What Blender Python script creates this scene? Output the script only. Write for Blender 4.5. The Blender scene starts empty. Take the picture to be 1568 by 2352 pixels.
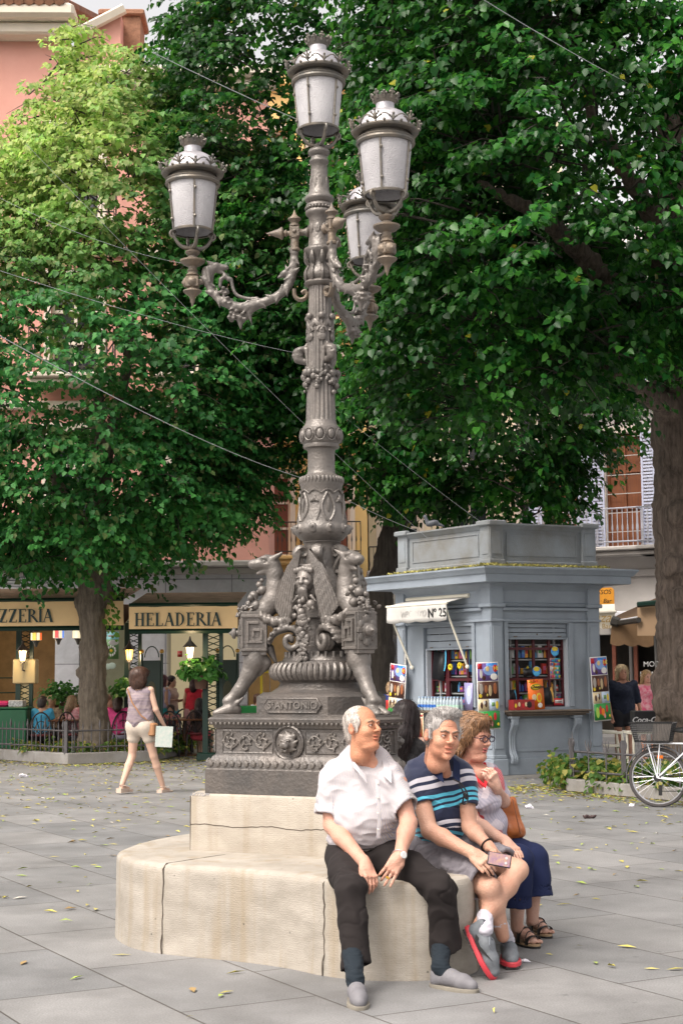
import bpy, math, random
import numpy as np
from mathutils import Vector, Matrix
rad = math.radians
S = bpy.context.scene
COL = S.collection
# camera
CAMH = 1.55; FPX = 3500.0; PIT = math.atan(380 / 3500.0); ROLL = rad(0.5)
_f = Vector((0, math.cos(PIT), math.sin(PIT)))
_r0 = Vector((1, 0, 0)); _u0 = Vector((0, -math.sin(PIT), math.cos(PIT)))
_r = _r0 * math.cos(ROLL) - _u0 * math.sin(ROLL)
_u = _u0 * math.cos(ROLL) + _r0 * math.sin(ROLL)
cam = bpy.data.objects.new('camera', bpy.data.cameras.new('camera')); COL.objects.link(cam)
cam.matrix_world = Matrix(((_r.x, _u.x, -_f.x, 0), (_r.y, _u.y, -_f.y, 0), (_r.z, _u.z, -_f.z, CAMH), (0, 0, 0, 1)))
cam.data.sensor_fit = 'VERTICAL'; cam.data.sensor_height = 36; cam.data.sensor_width = 24
cam.data.lens = 36 * FPX / 2352.0
cam.data.clip_start = 0.1; cam.data.clip_end = 500
S.camera = cam
# world, sun, exposure
SUN_EL, SUN_AZ = 56.0, -135.0
W = bpy.data.worlds.new('World'); S.world = W; W.use_nodes = True
nt = W.node_tree; nt.nodes.clear()
sk = nt.nodes.new('ShaderNodeTexSky'); sk.sky_type = 'NISHITA'; sk.sun_disc = False
sk.sun_elevation = rad(SUN_EL); sk.sun_rotation = rad(SUN_AZ); sk.dust_density = 6.0; sk.air_density = 1.0; sk.ozone_density = 0.6
hs = nt.nodes.new('ShaderNodeHueSaturation'); hs.inputs['Saturation'].default_value = 0.22; hs.inputs['Value'].default_value = 1.6
bg = nt.nodes.new('ShaderNodeBackground'); bg.inputs['Strength'].default_value = 0.15
ow = nt.nodes.new('ShaderNodeOutputWorld')
nt.links.new(sk.outputs[0], hs.inputs['Color']); tn = nt.nodes.new('ShaderNodeMix'); tn.data_type = 'RGBA'; tn.blend_type = 'MULTIPLY'; tn.inputs['Factor'].default_value = 1; tn.inputs['B'].default_value = (1.06, 1.0, .94, 1); nt.links.new(hs.outputs[0], tn.inputs['A']); nt.links.new(tn.outputs['Result'], bg.inputs[0]); nt.links.new(bg.outputs[0], ow.inputs[0])
sl = bpy.data.lights.new('sun', 'SUN'); sl.energy = 1.0; sl.angle = rad(22); sl.color = (1.0, 0.95, 0.86)
so = bpy.data.objects.new('sun', sl); COL.objects.link(so)
_sd = Vector((math.sin(rad(SUN_AZ)) * math.cos(rad(SUN_EL)), math.cos(rad(SUN_AZ)) * math.cos(rad(SUN_EL)), math.sin(rad(SUN_EL))))
so.rotation_euler = _sd.to_track_quat('Z', 'Y').to_euler(); so.location = (0, 0, 30)
S.view_settings.view_transform = 'Standard'; S.view_settings.look = 'None'
S.view_settings.exposure = 0.46; S.view_settings.gamma = 1.0
S.cycles.max_bounces = 6; S.cycles.transparent_max_bounces = 8
def P(px, py, Y):
 """photograph point (1568x2352 grid) at depth Y metres -> world point"""
 d = _f * FPX + _r * (px - 784) - _u * (py - 1176)
 d = d * (Y / d.y)
 return Vector((d.x, d.y, d.z + CAMH))
def G(px, py, z=0.0):
 d = _f * FPX + _r * (px - 784) - _u * (py - 1176)
 d = d * ((z - CAMH) / d.z)
 return Vector((d.x, d.y, z))
def proj(p):
 v = Vector(p) - Vector((0, 0, CAMH)); k = FPX / v.dot(_f)
 return (784 + v.dot(_r) * k, 1176 - v.dot(_u) * k)
# materials
MATS = {}
def mat(name, col=(.5, .5, .5), rough=.6, metal=0.0, noise=0.0, nscale=8.0, col2=None, bump=0.0, bscale=40.0, spec=.5,
  emit=None, estr=0.0, attr=None, alpha=1.0, trans=0.0, sheen=0.0, coat=0.0, coord='Object', stretch=(1, 1, 1), detail=6.0, sss=0.0):
 """general procedural material: two-tone noise colour, noise bump, optional vertex colour attribute"""
 if name in MATS: return MATS[name]
 m = bpy.data.materials.new(name); m.use_nodes = True; MATS[name] = m
 n = m.node_tree; N = n.nodes; L = n.links
 b = N['Principled BSDF']
 b.inputs['Roughness'].default_value = rough; b.inputs['Metallic'].default_value = metal
 b.inputs['Specular IOR Level'].default_value = spec
 if coat: b.inputs['Coat Weight'].default_value = coat; b.inputs['Coat Roughness'].default_value = .25
 if sheen: b.inputs['Sheen Weight'].default_value = sheen
 if trans: b.inputs['Transmission Weight'].default_value = trans
 if alpha < 1: b.inputs['Alpha'].default_value = alpha
 if sss:
  b.inputs['Subsurface Weight'].default_value = sss; b.inputs['Subsurface Scale'].default_value = .01
  b.inputs['Subsurface Radius'].default_value = (1, .4, .2)
 c4 = tuple(col) + (1,)
 tc = N.new('ShaderNodeTexCoord'); mp = N.new('ShaderNodeMapping'); mp.inputs['Scale'].default_value = stretch
 L.new(tc.outputs[coord], mp.inputs[0])
 src = None
 if attr:
  a = N.new('ShaderNodeAttribute'); a.attribute_name = attr; src = a.outputs['Color']
 if noise or col2:
  nz = N.new('ShaderNodeTexNoise'); nz.inputs['Scale'].default_value = nscale; nz.inputs['Detail'].default_value = detail
  nz.inputs['Roughness'].default_value = .62
  L.new(mp.outputs[0], nz.inputs['Vector'])
  mr = N.new('ShaderNodeMapRange'); mr.inputs[1].default_value = .32; mr.inputs[2].default_value = .68
  L.new(nz.outputs['Fac'], mr.inputs[0])
  mx = N.new('ShaderNodeMix'); mx.data_type = 'RGBA'
  L.new(mr.outputs[0], mx.inputs['Factor'])
  if src is not None:
   mx.blend_type = 'MULTIPLY'
   mx.inputs['Factor'].default_value = 1
   L.new(src, mx.inputs['A'])
   v = 1 - noise
   mx.inputs['B'].default_value = (v, v, v, 1)
  else:
   c2 = col2 if col2 else tuple(min(1, x * (1 - noise)) for x in col)
   mx.inputs['A'].default_value = c4; mx.inputs['B'].default_value = tuple(c2) + (1,)
  src = mx.outputs['Result']
 if src is not None: L.new(src, b.inputs['Base Color'])
 else: b.inputs['Base Color'].default_value = c4
 if bump:
  bz = N.new('ShaderNodeTexNoise'); bz.inputs['Scale'].default_value = bscale; bz.inputs['Detail'].default_value = 5
  L.new(mp.outputs[0], bz.inputs['Vector'])
  bp = N.new('ShaderNodeBump'); bp.inputs['Strength'].default_value = bump; bp.inputs['Distance'].default_value = .02
  L.new(bz.outputs['Fac'], bp.inputs['Height']); L.new(bp.outputs[0], b.inputs['Normal'])
 if emit:
  b.inputs['Emission Color'].default_value = tuple(emit) + (1,); b.inputs['Emission Strength'].default_value = estr
 return m
# mesh building
class MB:
 """collects shapes (numpy verts + faces), builds ONE mesh object"""
 def __init__(s): s.v = []; s.f = []; s.n = 0; s.mi = []; s.cur = 0; s.c = []; s.col = None
 def add(s, v, f):
  v = np.asarray(v, float).reshape(-1, 3)
  s.v.append(v); o = s.n
  for q in f: s.f.append(tuple(int(i) + o for i in q)); s.mi.append(s.cur)
  if s.col is not None: s.c.append(np.tile(np.array(s.col, float), (len(v), 1)))
  else: s.c.append(np.ones((len(v), 3)))
  s.n += len(v); return s
 def box(s, c, h, R=None, bev=0.0):
  """centre, half sizes"""
  if bev > 0:
   b = min(bev, min(h) * .9); pts = []; 
   x, y, z = h
   v = []
   for sz in (-1, 1):
    for (ins, zz) in ((b, z),) if 0 else (((0, z - b), (b, z)) if sz > 0 else ((b, z), (0, z - b))):
     X, Yh = x - ins, y - ins
     bb = b * .7
     for (qx, qy) in ((-X + bb, -Yh), (X - bb, -Yh), (X, -Yh + bb), (X, Yh - bb), (X - bb, Yh), (-X + bb, Yh), (-X, Yh - bb), (-X, -Yh + bb)):
      v.append((qx, qy, sz * zz))
   f = [tuple(range(7, -1, -1)), tuple(range(24, 32))]
   for k in range(3):
    for i in range(8):
     j = (i + 1) % 8; f.append((k * 8 + i, k * 8 + j, k * 8 + 8 + j, k * 8 + 8 + i))
   v = np.array(v)
  else:
   v = np.array([(a * h[0], b_ * h[1], c_ * h[2]) for c_ in (-1, 1) for b_ in (-1, 1) for a in (-1, 1)])
   f = [(0, 2, 3, 1), (4, 5, 7, 6), (0, 1, 5, 4), (2, 6, 7, 3), (0, 4, 6, 2), (1, 3, 7, 5)]
  if R is not None: v = v @ np.array(R).T
  return s.add(v + np.array(c), f)
 def bb(s, x0, x1, y0, y1, z0, z1, bev=0.0):
  return s.box(((x0 + x1) / 2, (y0 + y1) / 2, (z0 + z1) / 2), (abs(x1 - x0) / 2, abs(y1 - y0) / 2, abs(z1 - z0) / 2), None, bev)
 def lathe(s, prof, n=24, c=(0, 0, 0), M=None, tri=None, caps=True):
  """prof: list of (r, z). tri=(amount, angle) makes a rounded three-sided ring"""
  a = np.linspace(0, 2 * math.pi, n, endpoint=False); V = []
  k = np.ones(n)
  if tri: k = 1 + tri[0] * np.cos(3 * (a - tri[1]))
  for r, z in prof: V.append(np.stack([r * k * np.cos(a), r * k * np.sin(a), np.full(n, z)], 1))
  V = np.concatenate(V); f = []
  for j in range(len(prof) - 1):
   for i in range(n):
    i2 = (i + 1) % n; f.append((j * n + i, j * n + i2, (j + 1) * n + i2, (j + 1) * n + i))
  if caps:
   f.append(tuple(range(n - 1, -1, -1))); f.append(tuple((len(prof) - 1) * n + i for i in range(n)))
  if M is not None: V = V @ np.array(M).T
  return s.add(V + np.array(c), f)
 def sph(s, c, r, n=10, R=None):
  r = np.array([r] * 3 if np.isscalar(r) else r, float)
  prof = [(math.sin(t), -math.cos(t)) for t in np.linspace(0.02, math.pi - .02, n // 2 + 2)]
  a = np.linspace(0, 2 * math.pi, n, endpoint=False); V = []
  for q, z in prof: V.append(np.stack([q * np.cos(a), q * np.sin(a), np.full(n, z)], 1))
  V = np.concatenate(V) * r; f = []
  for j in range(len(prof) - 1):
   for i in range(n):
    i2 = (i + 1) % n; f.append((j * n + i, j * n + i2, (j + 1) * n + i2, (j + 1) * n + i))
  f.append(tuple(range(n - 1, -1, -1))); f.append(tuple((len(prof) - 1) * n + i for i in range(n)))
  if R is not None: V = V @ np.array(R).T
  return s.add(V + np.array(c), f)
 def tube(s, pts, r, n=8, flat=1.0, caps=True, up=None):
  pts = [np.array(p, float) for p in pts]; m = len(pts)
  rr = [r] * m if np.isscalar(r) else list(r)
  T = [pts[min(i + 1, m - 1)] - pts[max(i - 1, 0)] for i in range(m)]
  T = [t / (np.linalg.norm(t) + 1e-9) for t in T]
  ref = np.array(up if up is not None else (0, 0, 1), float)
  if abs(T[0] @ ref) > .95 and up is None: ref = np.array((1., 0, 0))
  a = np.linspace(0, 2 * math.pi, n, endpoint=False); V = []
  u = ref - T[0] * (ref @ T[0]); u /= np.linalg.norm(u) + 1e-9
  for i in range(m):
   if up is not None: u = ref - T[i] * (ref @ T[i])
   else: u = u - T[i] * (u @ T[i])
   u /= np.linalg.norm(u) + 1e-9
   w = np.cross(T[i], u)
   V.append(pts[i] + rr[i] * (np.outer(np.cos(a), u) * flat + np.outer(np.sin(a), w)))
  V = np.concatenate(V); f = []
  for j in range(m - 1):
   for i in range(n):
    i2 = (i + 1) % n; f.append((j * n + i, j * n + i2, (j + 1) * n + i2, (j + 1) * n + i))
  if caps: f.append(tuple(range(n - 1, -1, -1))); f.append(tuple((m - 1) * n + i for i in range(n)))
  return s.add(V, f)
 def prism(s, poly, z0, z1, c=(0, 0, 0), R=None, bev=0.0):
  """poly in xy (ccw), extruded in z"""
  n = len(poly); p = np.array(poly, float)
  if bev > 0:
   cen = p.mean(0); d = p - cen; q = cen + d * (1 - bev / (np.linalg.norm(d, axis=1, keepdims=True) + 1e-9))
   rings = [(p, z0), (p, z1 - bev), (cen + (p - cen) * .5 + (q - cen) * .5, z1 - bev * .35), (q, z1)]
  else: rings = [(p, z0), (p, z1)]
  V = np.concatenate([np.column_stack([a, np.full(n, z)]) for a, z in rings]); f = []
  for j in range(len(rings) - 1):
   for i in range(n):
    i2 = (i + 1) % n; f.append((j * n + i, j * n + i2, (j + 1) * n + i2, (j + 1) * n + i))
  f.append(tuple(range(n - 1, -1, -1))); f.append(tuple((len(rings) - 1) * n + i for i in range(n)))
  if R is not None: V = V @ np.array(R).T
  return s.add(V + np.array(c), f)
 def quad(s, a, b, c, d): return s.add([a, b, c, d], [(0, 1, 2, 3)])
 def grid(s, F, nu, nv, thick=0.0):
  """F(u,v)->point, u,v in 0..1; thick: solid sheet"""
  pts = np.array([F(i / nu, j / nv) for j in range(nv + 1) for i in range(nu + 1)], float); w = nu + 1
  f = [(j * w + i, j * w + i + 1, (j + 1) * w + i + 1, (j + 1) * w + i) for j in range(nv) for i in range(nu)]
  if not thick: return s.add(pts, f)
  q = pts.reshape(nv + 1, w, 3); du = np.gradient(q, axis=1); dv = np.gradient(q, axis=0)
  nn = np.cross(du, dv); nn /= np.linalg.norm(nn, axis=2, keepdims=True) + 1e-9
  bk = (q - nn * thick).reshape(-1, 3); M = len(pts)
  g = [(d + M, c + M, b + M, a + M) for a, b, c, d in f]
  ring = [i for i in range(w)] + [j * w + nu for j in range(1, nv + 1)] + [nv * w + i for i in range(nu - 1, -1, -1)] + [j * w for j in range(nv - 1, 0, -1)]
  e = [(ring[(k + 1) % len(ring)], ring[k], ring[k] + M, ring[(k + 1) % len(ring)] + M) for k in range(len(ring))]
  return s.add(np.concatenate([pts, bk]), f + g + e)
 def build(s, name, m, parent=None, loc=None, smooth=True, auto=35, M=None, colors=False):
  V = np.concatenate(s.v)
  if M is not None:
   A = np.array(M); V = V @ A[:3, :3].T + A[:3, 3]
  if parent is not None and loc is None: V = V - np.array(parent.get('_o', (0, 0, 0)))
  if loc is not None: V = V - np.array(loc)
  me = bpy.data.meshes.new(name)
  me.from_pydata(V.tolist(), [], s.f)
  if colors:
   ca = me.color_attributes.new('Col', 'FLOAT_COLOR', 'POINT')
   ca.data.foreach_set('color', np.column_stack([np.concatenate(s.c), np.ones(len(V))]).astype(np.float32).ravel())
  ms = m if isinstance(m, (list, tuple)) else [m]
  for q in ms: me.materials.append(q)
  if len(ms) > 1: me.polygons.foreach_set('material_index', s.mi)
  if smooth:
   me.polygons.foreach_set('use_smooth', [True] * len(me.polygons))
   if auto: me.set_sharp_from_angle(angle=rad(auto))
  me.update()
  return link(name, me, parent, loc)
def link(name, me, parent=None, loc=None):
 o = bpy.data.objects.new(name, me); COL.objects.link(o)
 if parent is not None: o.parent = parent; o['_o'] = tuple(parent.get('_o', (0, 0, 0)))
 if loc is not None: o.location = loc; o['_o'] = tuple(loc)
 return o
def tag(o, label=None, cat=None, group=None, kind=None):
 if label: o['label'] = label
 if cat: o['category'] = cat
 if group: o['group'] = group
 if kind: o['kind'] = kind
 return o
def empty(name, loc, label=None, cat=None, group=None, rz=0.0):
 o = bpy.data.objects.new(name, None); COL.objects.link(o); o.location = loc; o.empty_display_size = .2
 o['_o'] = tuple(loc) if rz == 0 else (0, 0, 0); o.rotation_euler.z = rz
 return tag(o, label, cat, group)
def copy_tree(o, parent=None):
 c = o.copy(); COL.objects.link(c)
 if parent is not None: c.parent = parent
 for ch in [x for x in bpy.data.objects if x.parent == o]: copy_tree(ch, c)
 return c
# implicit surfaces (smooth blended solids -> one mesh)
def rotm(rx=0, ry=0, rz=0):
 return np.array(Matrix.Rotation(rz, 3, 'Z') @ Matrix.Rotation(ry, 3, 'Y') @ Matrix.Rotation(rx, 3, 'X'))
def frame(x, z):
 """3x3 with columns: x axis, y, z axis (orthonormalised, z kept approx)"""
 x = np.array(x, float); x /= np.linalg.norm(x); z = np.array(z, float); z = z - x * (z @ x); z /= np.linalg.norm(z)
 return np.column_stack([x, np.cross(z, x), z])
class SD:
 def __init__(s): s.p = []; s.k = .01; s.col = (1, 1, 1); s.T = None
 def _t(s, a): 
  a = np.array(a, float)
  return a if s.T is None else s.T[:3, :3] @ a + s.T[:3, 3]
 def _r(s, R):
  R = np.eye(3) if R is None else np.array(R, float)
  if s.T is None: return R
  q = s.T[:3, :3]; return (q / np.cbrt(abs(np.linalg.det(q)))) @ R
 def _s(s): return 1.0 if s.T is None else float(np.cbrt(abs(np.linalg.det(s.T[:3, :3]))))
 def cap(s, a, b, ra, rb=None, k=None, neg=False, col=None, u=None):
  g = s._s(); rb = ra if rb is None else rb
  s.p.append(('c', s._t(a), s._t(b), ra * g, rb * g, (s.k if k is None else k) * g, neg, col or s.col, u)); return s
 def ell(s, c, r, R=None, k=None, neg=False, col=None, u=None):
  g = s._s(); r = np.array([r] * 3 if np.isscalar(r) else r, float) * g
  s.p.append(('e', s._t(c), r, s._r(R), 0, (s.k if k is None else k) * g, neg, col or s.col, u)); return s
 def box(s, c, h, R=None, rd=.005, k=None, neg=False, col=None, u=None):
  g = s._s()
  s.p.append(('b', s._t(c), np.array(h, float) * g, s._r(R), rd * g, (s.k if k is None else k) * g, neg, col or s.col, u)); return s
 def path(s, pts, rs, k=None, neg=False, col=None, u=None):
  rs = [rs] * len(pts) if np.isscalar(rs) else rs
  for i in range(len(pts) - 1): s.cap(pts[i], pts[i + 1], rs[i], rs[i + 1], k, neg, col, u)
  return s
 def mesh(s, vox, clip=None):
  lo = np.full(3, 1e9); hi = -lo
  for q in s.p:
   if q[6]: continue
   if q[0] == 'c':
    r = max(q[3], q[4]) + q[5] * .3; l, h = np.minimum(q[1], q[2]) - r, np.maximum(q[1], q[2]) + r
   else:
    e = np.abs(q[3]) @ (q[2]) + q[5] * .3; l, h = q[1] - e, q[1] + e
   lo = np.minimum(lo, l); hi = np.maximum(hi, h)
  lo = lo - 2.5 * vox; n = np.ceil((hi - lo) / vox).astype(int) + 3
  D = np.full(n, 1e3, np.float32); C = np.ones(tuple(n) + (3,), np.float32); U = np.zeros(n, np.float32)
  ax = [np.float32(lo[i]) + np.arange(n[i], dtype=np.float32) * np.float32(vox) for i in range(3)]
  for (t, a, b, c, d, k, neg, col, u) in s.p:
   mg = 3 * vox + k
   if t == 'c': r = max(c, d) + mg; l, h = np.minimum(a, b) - r, np.maximum(a, b) + r
   else: e = np.abs(c) @ b + mg; l, h = a - e, a + e
   i0 = np.clip(np.floor((l - lo) / vox).astype(int), 0, n - 1); i1 = np.clip(np.ceil((h - lo) / vox).astype(int) + 1, 1, n)
   sl_ = tuple(slice(i0[i], i1[i]) for i in range(3))
   X = ax[0][sl_[0]][:, None, None]; Y = ax[1][sl_[1]][None, :, None]; Z = ax[2][sl_[2]][None, None, :]
   if t == 'c':
    ba = (b - a).astype(np.float32); L2 = float(ba @ ba) + 1e-12
    hh = np.clip(((X - a[0]) * ba[0] + (Y - a[1]) * ba[1] + (Z - a[2]) * ba[2]) / L2, 0, 1)
    dd = np.sqrt((X - a[0] - hh * ba[0]) ** 2 + (Y - a[1] - hh * ba[1]) ** 2 + (Z - a[2] - hh * ba[2]) ** 2) - (c + (d - c) * hh)
    uu = u[0] + (u[1] - u[0]) * hh if u else None
   else:
    q0 = (X - a[0]) * c[0, 0] + (Y - a[1]) * c[1, 0] + (Z - a[2]) * c[2, 0]
    q1 = (X - a[0]) * c[0, 1] + (Y - a[1]) * c[1, 1] + (Z - a[2]) * c[2, 1]
    q2 = (X - a[0]) * c[0, 2] + (Y - a[1]) * c[1, 2] + (Z - a[2]) * c[2, 2]
    if t == 'e':
     k0 = np.sqrt((q0 / b[0]) ** 2 + (q1 / b[1]) ** 2 + (q2 / b[2]) ** 2)
     k1 = np.sqrt((q0 / b[0] ** 2) ** 2 + (q1 / b[1] ** 2) ** 2 + (q2 / b[2] ** 2) ** 2) + 1e-6
     dd = k0 * (k0 - 1) / k1
    else:
     e0 = np.abs(q0) - b[0] + d; e1 = np.abs(q1) - b[1] + d; e2 = np.abs(q2) - b[2] + d
     dd = np.sqrt(np.maximum(e0, 0) ** 2 + np.maximum(e1, 0) ** 2 + np.maximum(e2, 0) ** 2) + np.minimum(np.maximum(np.maximum(e0, e1), e2), 0) - d
    uu = u[0] + (u[1] - u[0]) * np.clip(q2 / b[2] * .5 + .5, 0, 1) if u else None
   dd = dd.astype(np.float32); o = D[sl_]
   if neg: # smooth subtraction
    h_ = np.clip(.5 - .5 * (-dd * -1 * -1 + -o * -1 * 0 + 0) / max(k, 1e-5), 0, 1) * 0
    x = -dd; hq = np.clip(.5 + .5 * (x - o) / max(k, 1e-5), 0, 1)
    D[sl_] = o + (x - o) * hq + max(k, 1e-5) * hq * (1 - hq)
    if col is not None and col != (1, 1, 1):
     w = (hq > .5)[..., None]; C[sl_] = np.where(w, np.array(col, np.float32), C[sl_])
   else:
    kk = max(k, 1e-5); hq = np.clip(.5 + .5 * (o - dd) / kk, 0, 1)
    D[sl_] = o + (dd - o) * hq - kk * hq * (1 - hq)
    w = hq[..., None]; C[sl_] = C[sl_] * (1 - w) + np.array(col, np.float32) * w
    if uu is not None: U[sl_] = U[sl_] * (1 - hq) + uu * hq
  if clip is not None:
   X, Y, Z = ax[0][:, None, None], ax[1][None, :, None], ax[2][None, None, :]
   for (pt, nrm) in clip:   # keep the side the normal points away from
    dd = (X - pt[0]) * nrm[0] + (Y - pt[1]) * nrm[1] + (Z - pt[2]) * nrm[2]
    D = np.maximum(D, dd.astype(np.float32))
  return nets(D, lo, vox, C, U)
 def build(s, name, m, vox, parent=None, disp=None, clip=None, iters=1, keep=None, extra=None, ufun=None, loc=None):
  V, F, C, U = s.mesh(vox, clip)
  V = relax(V, F, iters)
  if disp is not None:
   Nn = vnorm(V, F); r = disp(V, Nn, U); 
   if isinstance(r, tuple): V, C = r[0], (r[1] if r[1] is not None else C)
   else: V = r
  if keep is not None:
   kf = keep(V, U)[F].all(1); F = F[kf]
  if ufun is not None: U = ufun(V, U)
  return nmesh(name, m, V, F, C, U, parent, extra, loc)
def nets(D, lo, vox, C, U):
 n = D.shape; ins = D < 0
 acc = np.zeros((n[0] - 1, n[1] - 1, n[2] - 1, 3), np.float32); cnt = np.zeros(acc.shape[:3], np.float32)
 m = [slice(0, -1), slice(1, None)]
 for axis in range(3):
  o1, o2 = [i for i in range(3) if i != axis]
  for a in (0, 1):
   for b in (0, 1):
    s0 = [None] * 3; s1 = [None] * 3
    s0[axis] = m[0]; s1[axis] = m[1]; s0[o1] = s1[o1] = m[a]; s0[o2] = s1[o2] = m[b]
    d0 = D[tuple(s0)]; d1 = D[tuple(s1)]; x = ins[tuple(s0)] != ins[tuple(s1)]
    idx = np.nonzero(x); t = d0[idx] / (d0[idx] - d1[idx])
    cnt[idx] += 1; acc[idx + (axis,)] += t; acc[idx + (o1,)] += a; acc[idx + (o2,)] += b
 act = np.nonzero(cnt > 0); vid = np.full(cnt.shape, -1, np.int64); vid[act] = np.arange(len(act[0]))
 base = np.stack(act, 1).astype(np.float64)
 V = (base + acc[act] / cnt[act][:, None]) * vox + np.array(lo)
 F = []
 for axis in range(3):
  o1, o2 = (axis + 1) % 3, (axis + 2) % 3
  s0 = [slice(1, -1)] * 3; s1 = [slice(1, -1)] * 3; s0[axis] = slice(0, -1); s1[axis] = slice(1, None)
  a_, b_ = ins[tuple(s0)], ins[tuple(s1)]; x = np.nonzero(a_ != b_); fl = a_[x]
  g = [q.copy() for q in x]; g[o1] = g[o1] + 1; g[o2] = g[o2] + 1
  def at(d1, d2):
   h = [q.copy() for q in g]; h[o1] = h[o1] - d1; h[o2] = h[o2] - d2; return vid[tuple(h)]
  q = np.stack([at(1, 1), at(0, 1), at(0, 0), at(1, 0)], 1)
  q = np.where(fl[:, None], q, q[:, ::-1]); F.append(q)
 F = np.concatenate(F); ci = act
 nb = tuple(np.minimum(np.round((V[:, i] - lo[i]) / vox).astype(int), n[i] - 1) for i in range(3))
 return V, F, C[nb], U[nb]
def relax(V, F, it=1, lam=.5):
 for _ in range(it):
  A = np.zeros_like(V); c = np.zeros(len(V))
  for i in range(4):
   for j in ((i + 1) % 4, (i + 3) % 4):
    for ax in range(3): A[:, ax] += np.bincount(F[:, i], V[F[:, j], ax], len(V))
    c += np.bincount(F[:, i], minlength=len(V))
  V = V + lam * (A / np.maximum(c, 1)[:, None] - V) * (c > 0)[:, None]
 return V
def vnorm(V, F):
 n = np.cross(V[F[:, 2]] - V[F[:, 0]], V[F[:, 3]] - V[F[:, 1]]); N = np.zeros_like(V)
 for i in range(4):
  for ax in range(3): N[:, ax] += np.bincount(F[:, i], n[:, ax], len(V))
 return N / (np.linalg.norm(N, axis=1, keepdims=True) + 1e-12)
def nmesh(name, m, V, F, C=None, U=None, parent=None, extra=None, loc=None):
 off = np.array(parent.get('_o', (0, 0, 0))) if parent is not None else (np.array(loc) if loc is not None else np.zeros(3))
 if extra is not None:
  for (v2, f2, c2, u2) in extra:
   F = np.concatenate([F, f2 + len(V)]); V = np.concatenate([V, v2]); C = np.concatenate([C, c2]); U = np.concatenate([U, u2])
 me = bpy.data.meshes.new(name); V = (V - off).astype(np.float32); k = F.shape[1]
 me.vertices.add(len(V)); me.vertices.foreach_set('co', V.ravel())
 me.loops.add(F.size); me.loops.foreach_set('vertex_index', F.astype(np.int32).ravel())
 me.polygons.add(len(F)); me.polygons.foreach_set('loop_start', np.arange(0, F.size, k, dtype=np.int32))
 me.polygons.foreach_set('loop_total', np.full(len(F), k, np.int32))
 if C is not None:
  ca = me.color_attributes.new('Col', 'FLOAT_COLOR', 'POINT')
  ca.data.foreach_set('color', np.column_stack([C, np.ones(len(V))]).astype(np.float32).ravel())
 if U is not None:
  a = me.attributes.new('u', 'FLOAT', 'POINT'); a.data.foreach_set('value', U.astype(np.float32))
 ms = m if isinstance(m, (list, tuple)) else [m]
 for q in ms: me.materials.append(q)
 me.update(calc_edges=True); me.validate()
 me.polygons.foreach_set('use_smooth', [True] * len(me.polygons))
 return link(name, me, parent, loc)
def noise3(V, sc, seed=0, oct=3):
 """smooth pseudo-noise from sums of sines, about -1..1"""
 r = np.random.RandomState(seed); o = np.zeros(len(V)); amp = 1.0; tot = 0
 for i in range(oct):
  for _ in range(3):
   d = r.normal(size=3); d /= np.linalg.norm(d); o += amp * np.sin(V @ d * sc * 6.283 * (.7 + .6 * r.rand()) + r.rand() * 6.28)
  tot += amp * 1.7; amp *= .55; sc *= 2.1
 return o / tot
# lettering as real geometry
def text(body, size, M, m, parent=None, name='lettering', ext=.002, bold=None, sx=1.0, shear=0.0, align='CENTER', thick=0.0):
 cu = bpy.data.curves.new(name, 'FONT'); cu.body = body; cu.size = size; cu.extrude = ext; cu.align_x = align; cu.align_y = 'CENTER'
 cu.shear = shear; cu.offset = thick; cu.resolution_u = 3
 t = bpy.data.objects.new(name, cu); COL.objects.link(t)
 dg = bpy.context.evaluated_depsgraph_get(); dg.update()
 me = bpy.data.meshes.new_from_object(t.evaluated_get(dg)); bpy.data.objects.remove(t); bpy.data.curves.remove(cu)
 A = np.array(M); n = len(me.vertices); co = np.empty(n * 3); me.vertices.foreach_get('co', co); co = co.reshape(-1, 3)
 co[:, 0] *= sx
 co = co @ A[:3, :3].T + A[:3, 3]
 if parent is not None: co = co - np.array(parent.get('_o', (0, 0, 0)))
 me.vertices.foreach_set('co', co.ravel()); me.materials.clear(); me.materials.append(m); me.update()
 return link(name, me, parent)
def wall_frame(o, right, up=(0, 0, 1)):
 """4x4: local x = right, y = up, z = outward (right x up)"""
 r = np.array(right, float); r /= np.linalg.norm(r); u = np.array(up, float); u = u - r * (u @ r); u /= np.linalg.norm(u)
 M = np.eye(4); M[:3, 0] = r; M[:3, 1] = u; M[:3, 2] = np.cross(r, u); M[:3, 3] = o; return M
# materials used everywhere
IRON = mat('grey_iron_paint', (.118, .108, .10), .39, .3, col2=(.185, .165, .15), nscale=5, bump=.25, bscale=60, spec=.55)
IRON_D = mat('dark_iron_paint', (.086, .08, .077), .37, .35, col2=(.14, .122, .11), nscale=6, bump=.3, bscale=50)
IRON_R = mat('rusty_iron_paint', (.125, .112, .10), .5, .2, col2=(.22, .165, .115), nscale=9, bump=.3, bscale=80)
FENCE = mat('fence_iron', (.12, .113, .12), .5, .2, noise=.3, nscale=12)
DARKGAP = mat('dark_joint', (.07, .055, .042), .95)
BLACK = mat('black_plastic', (.012, .012, .013), .4)
CREAMPL = mat('cream_plastic', (.78, .74, .62), .45)
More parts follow.
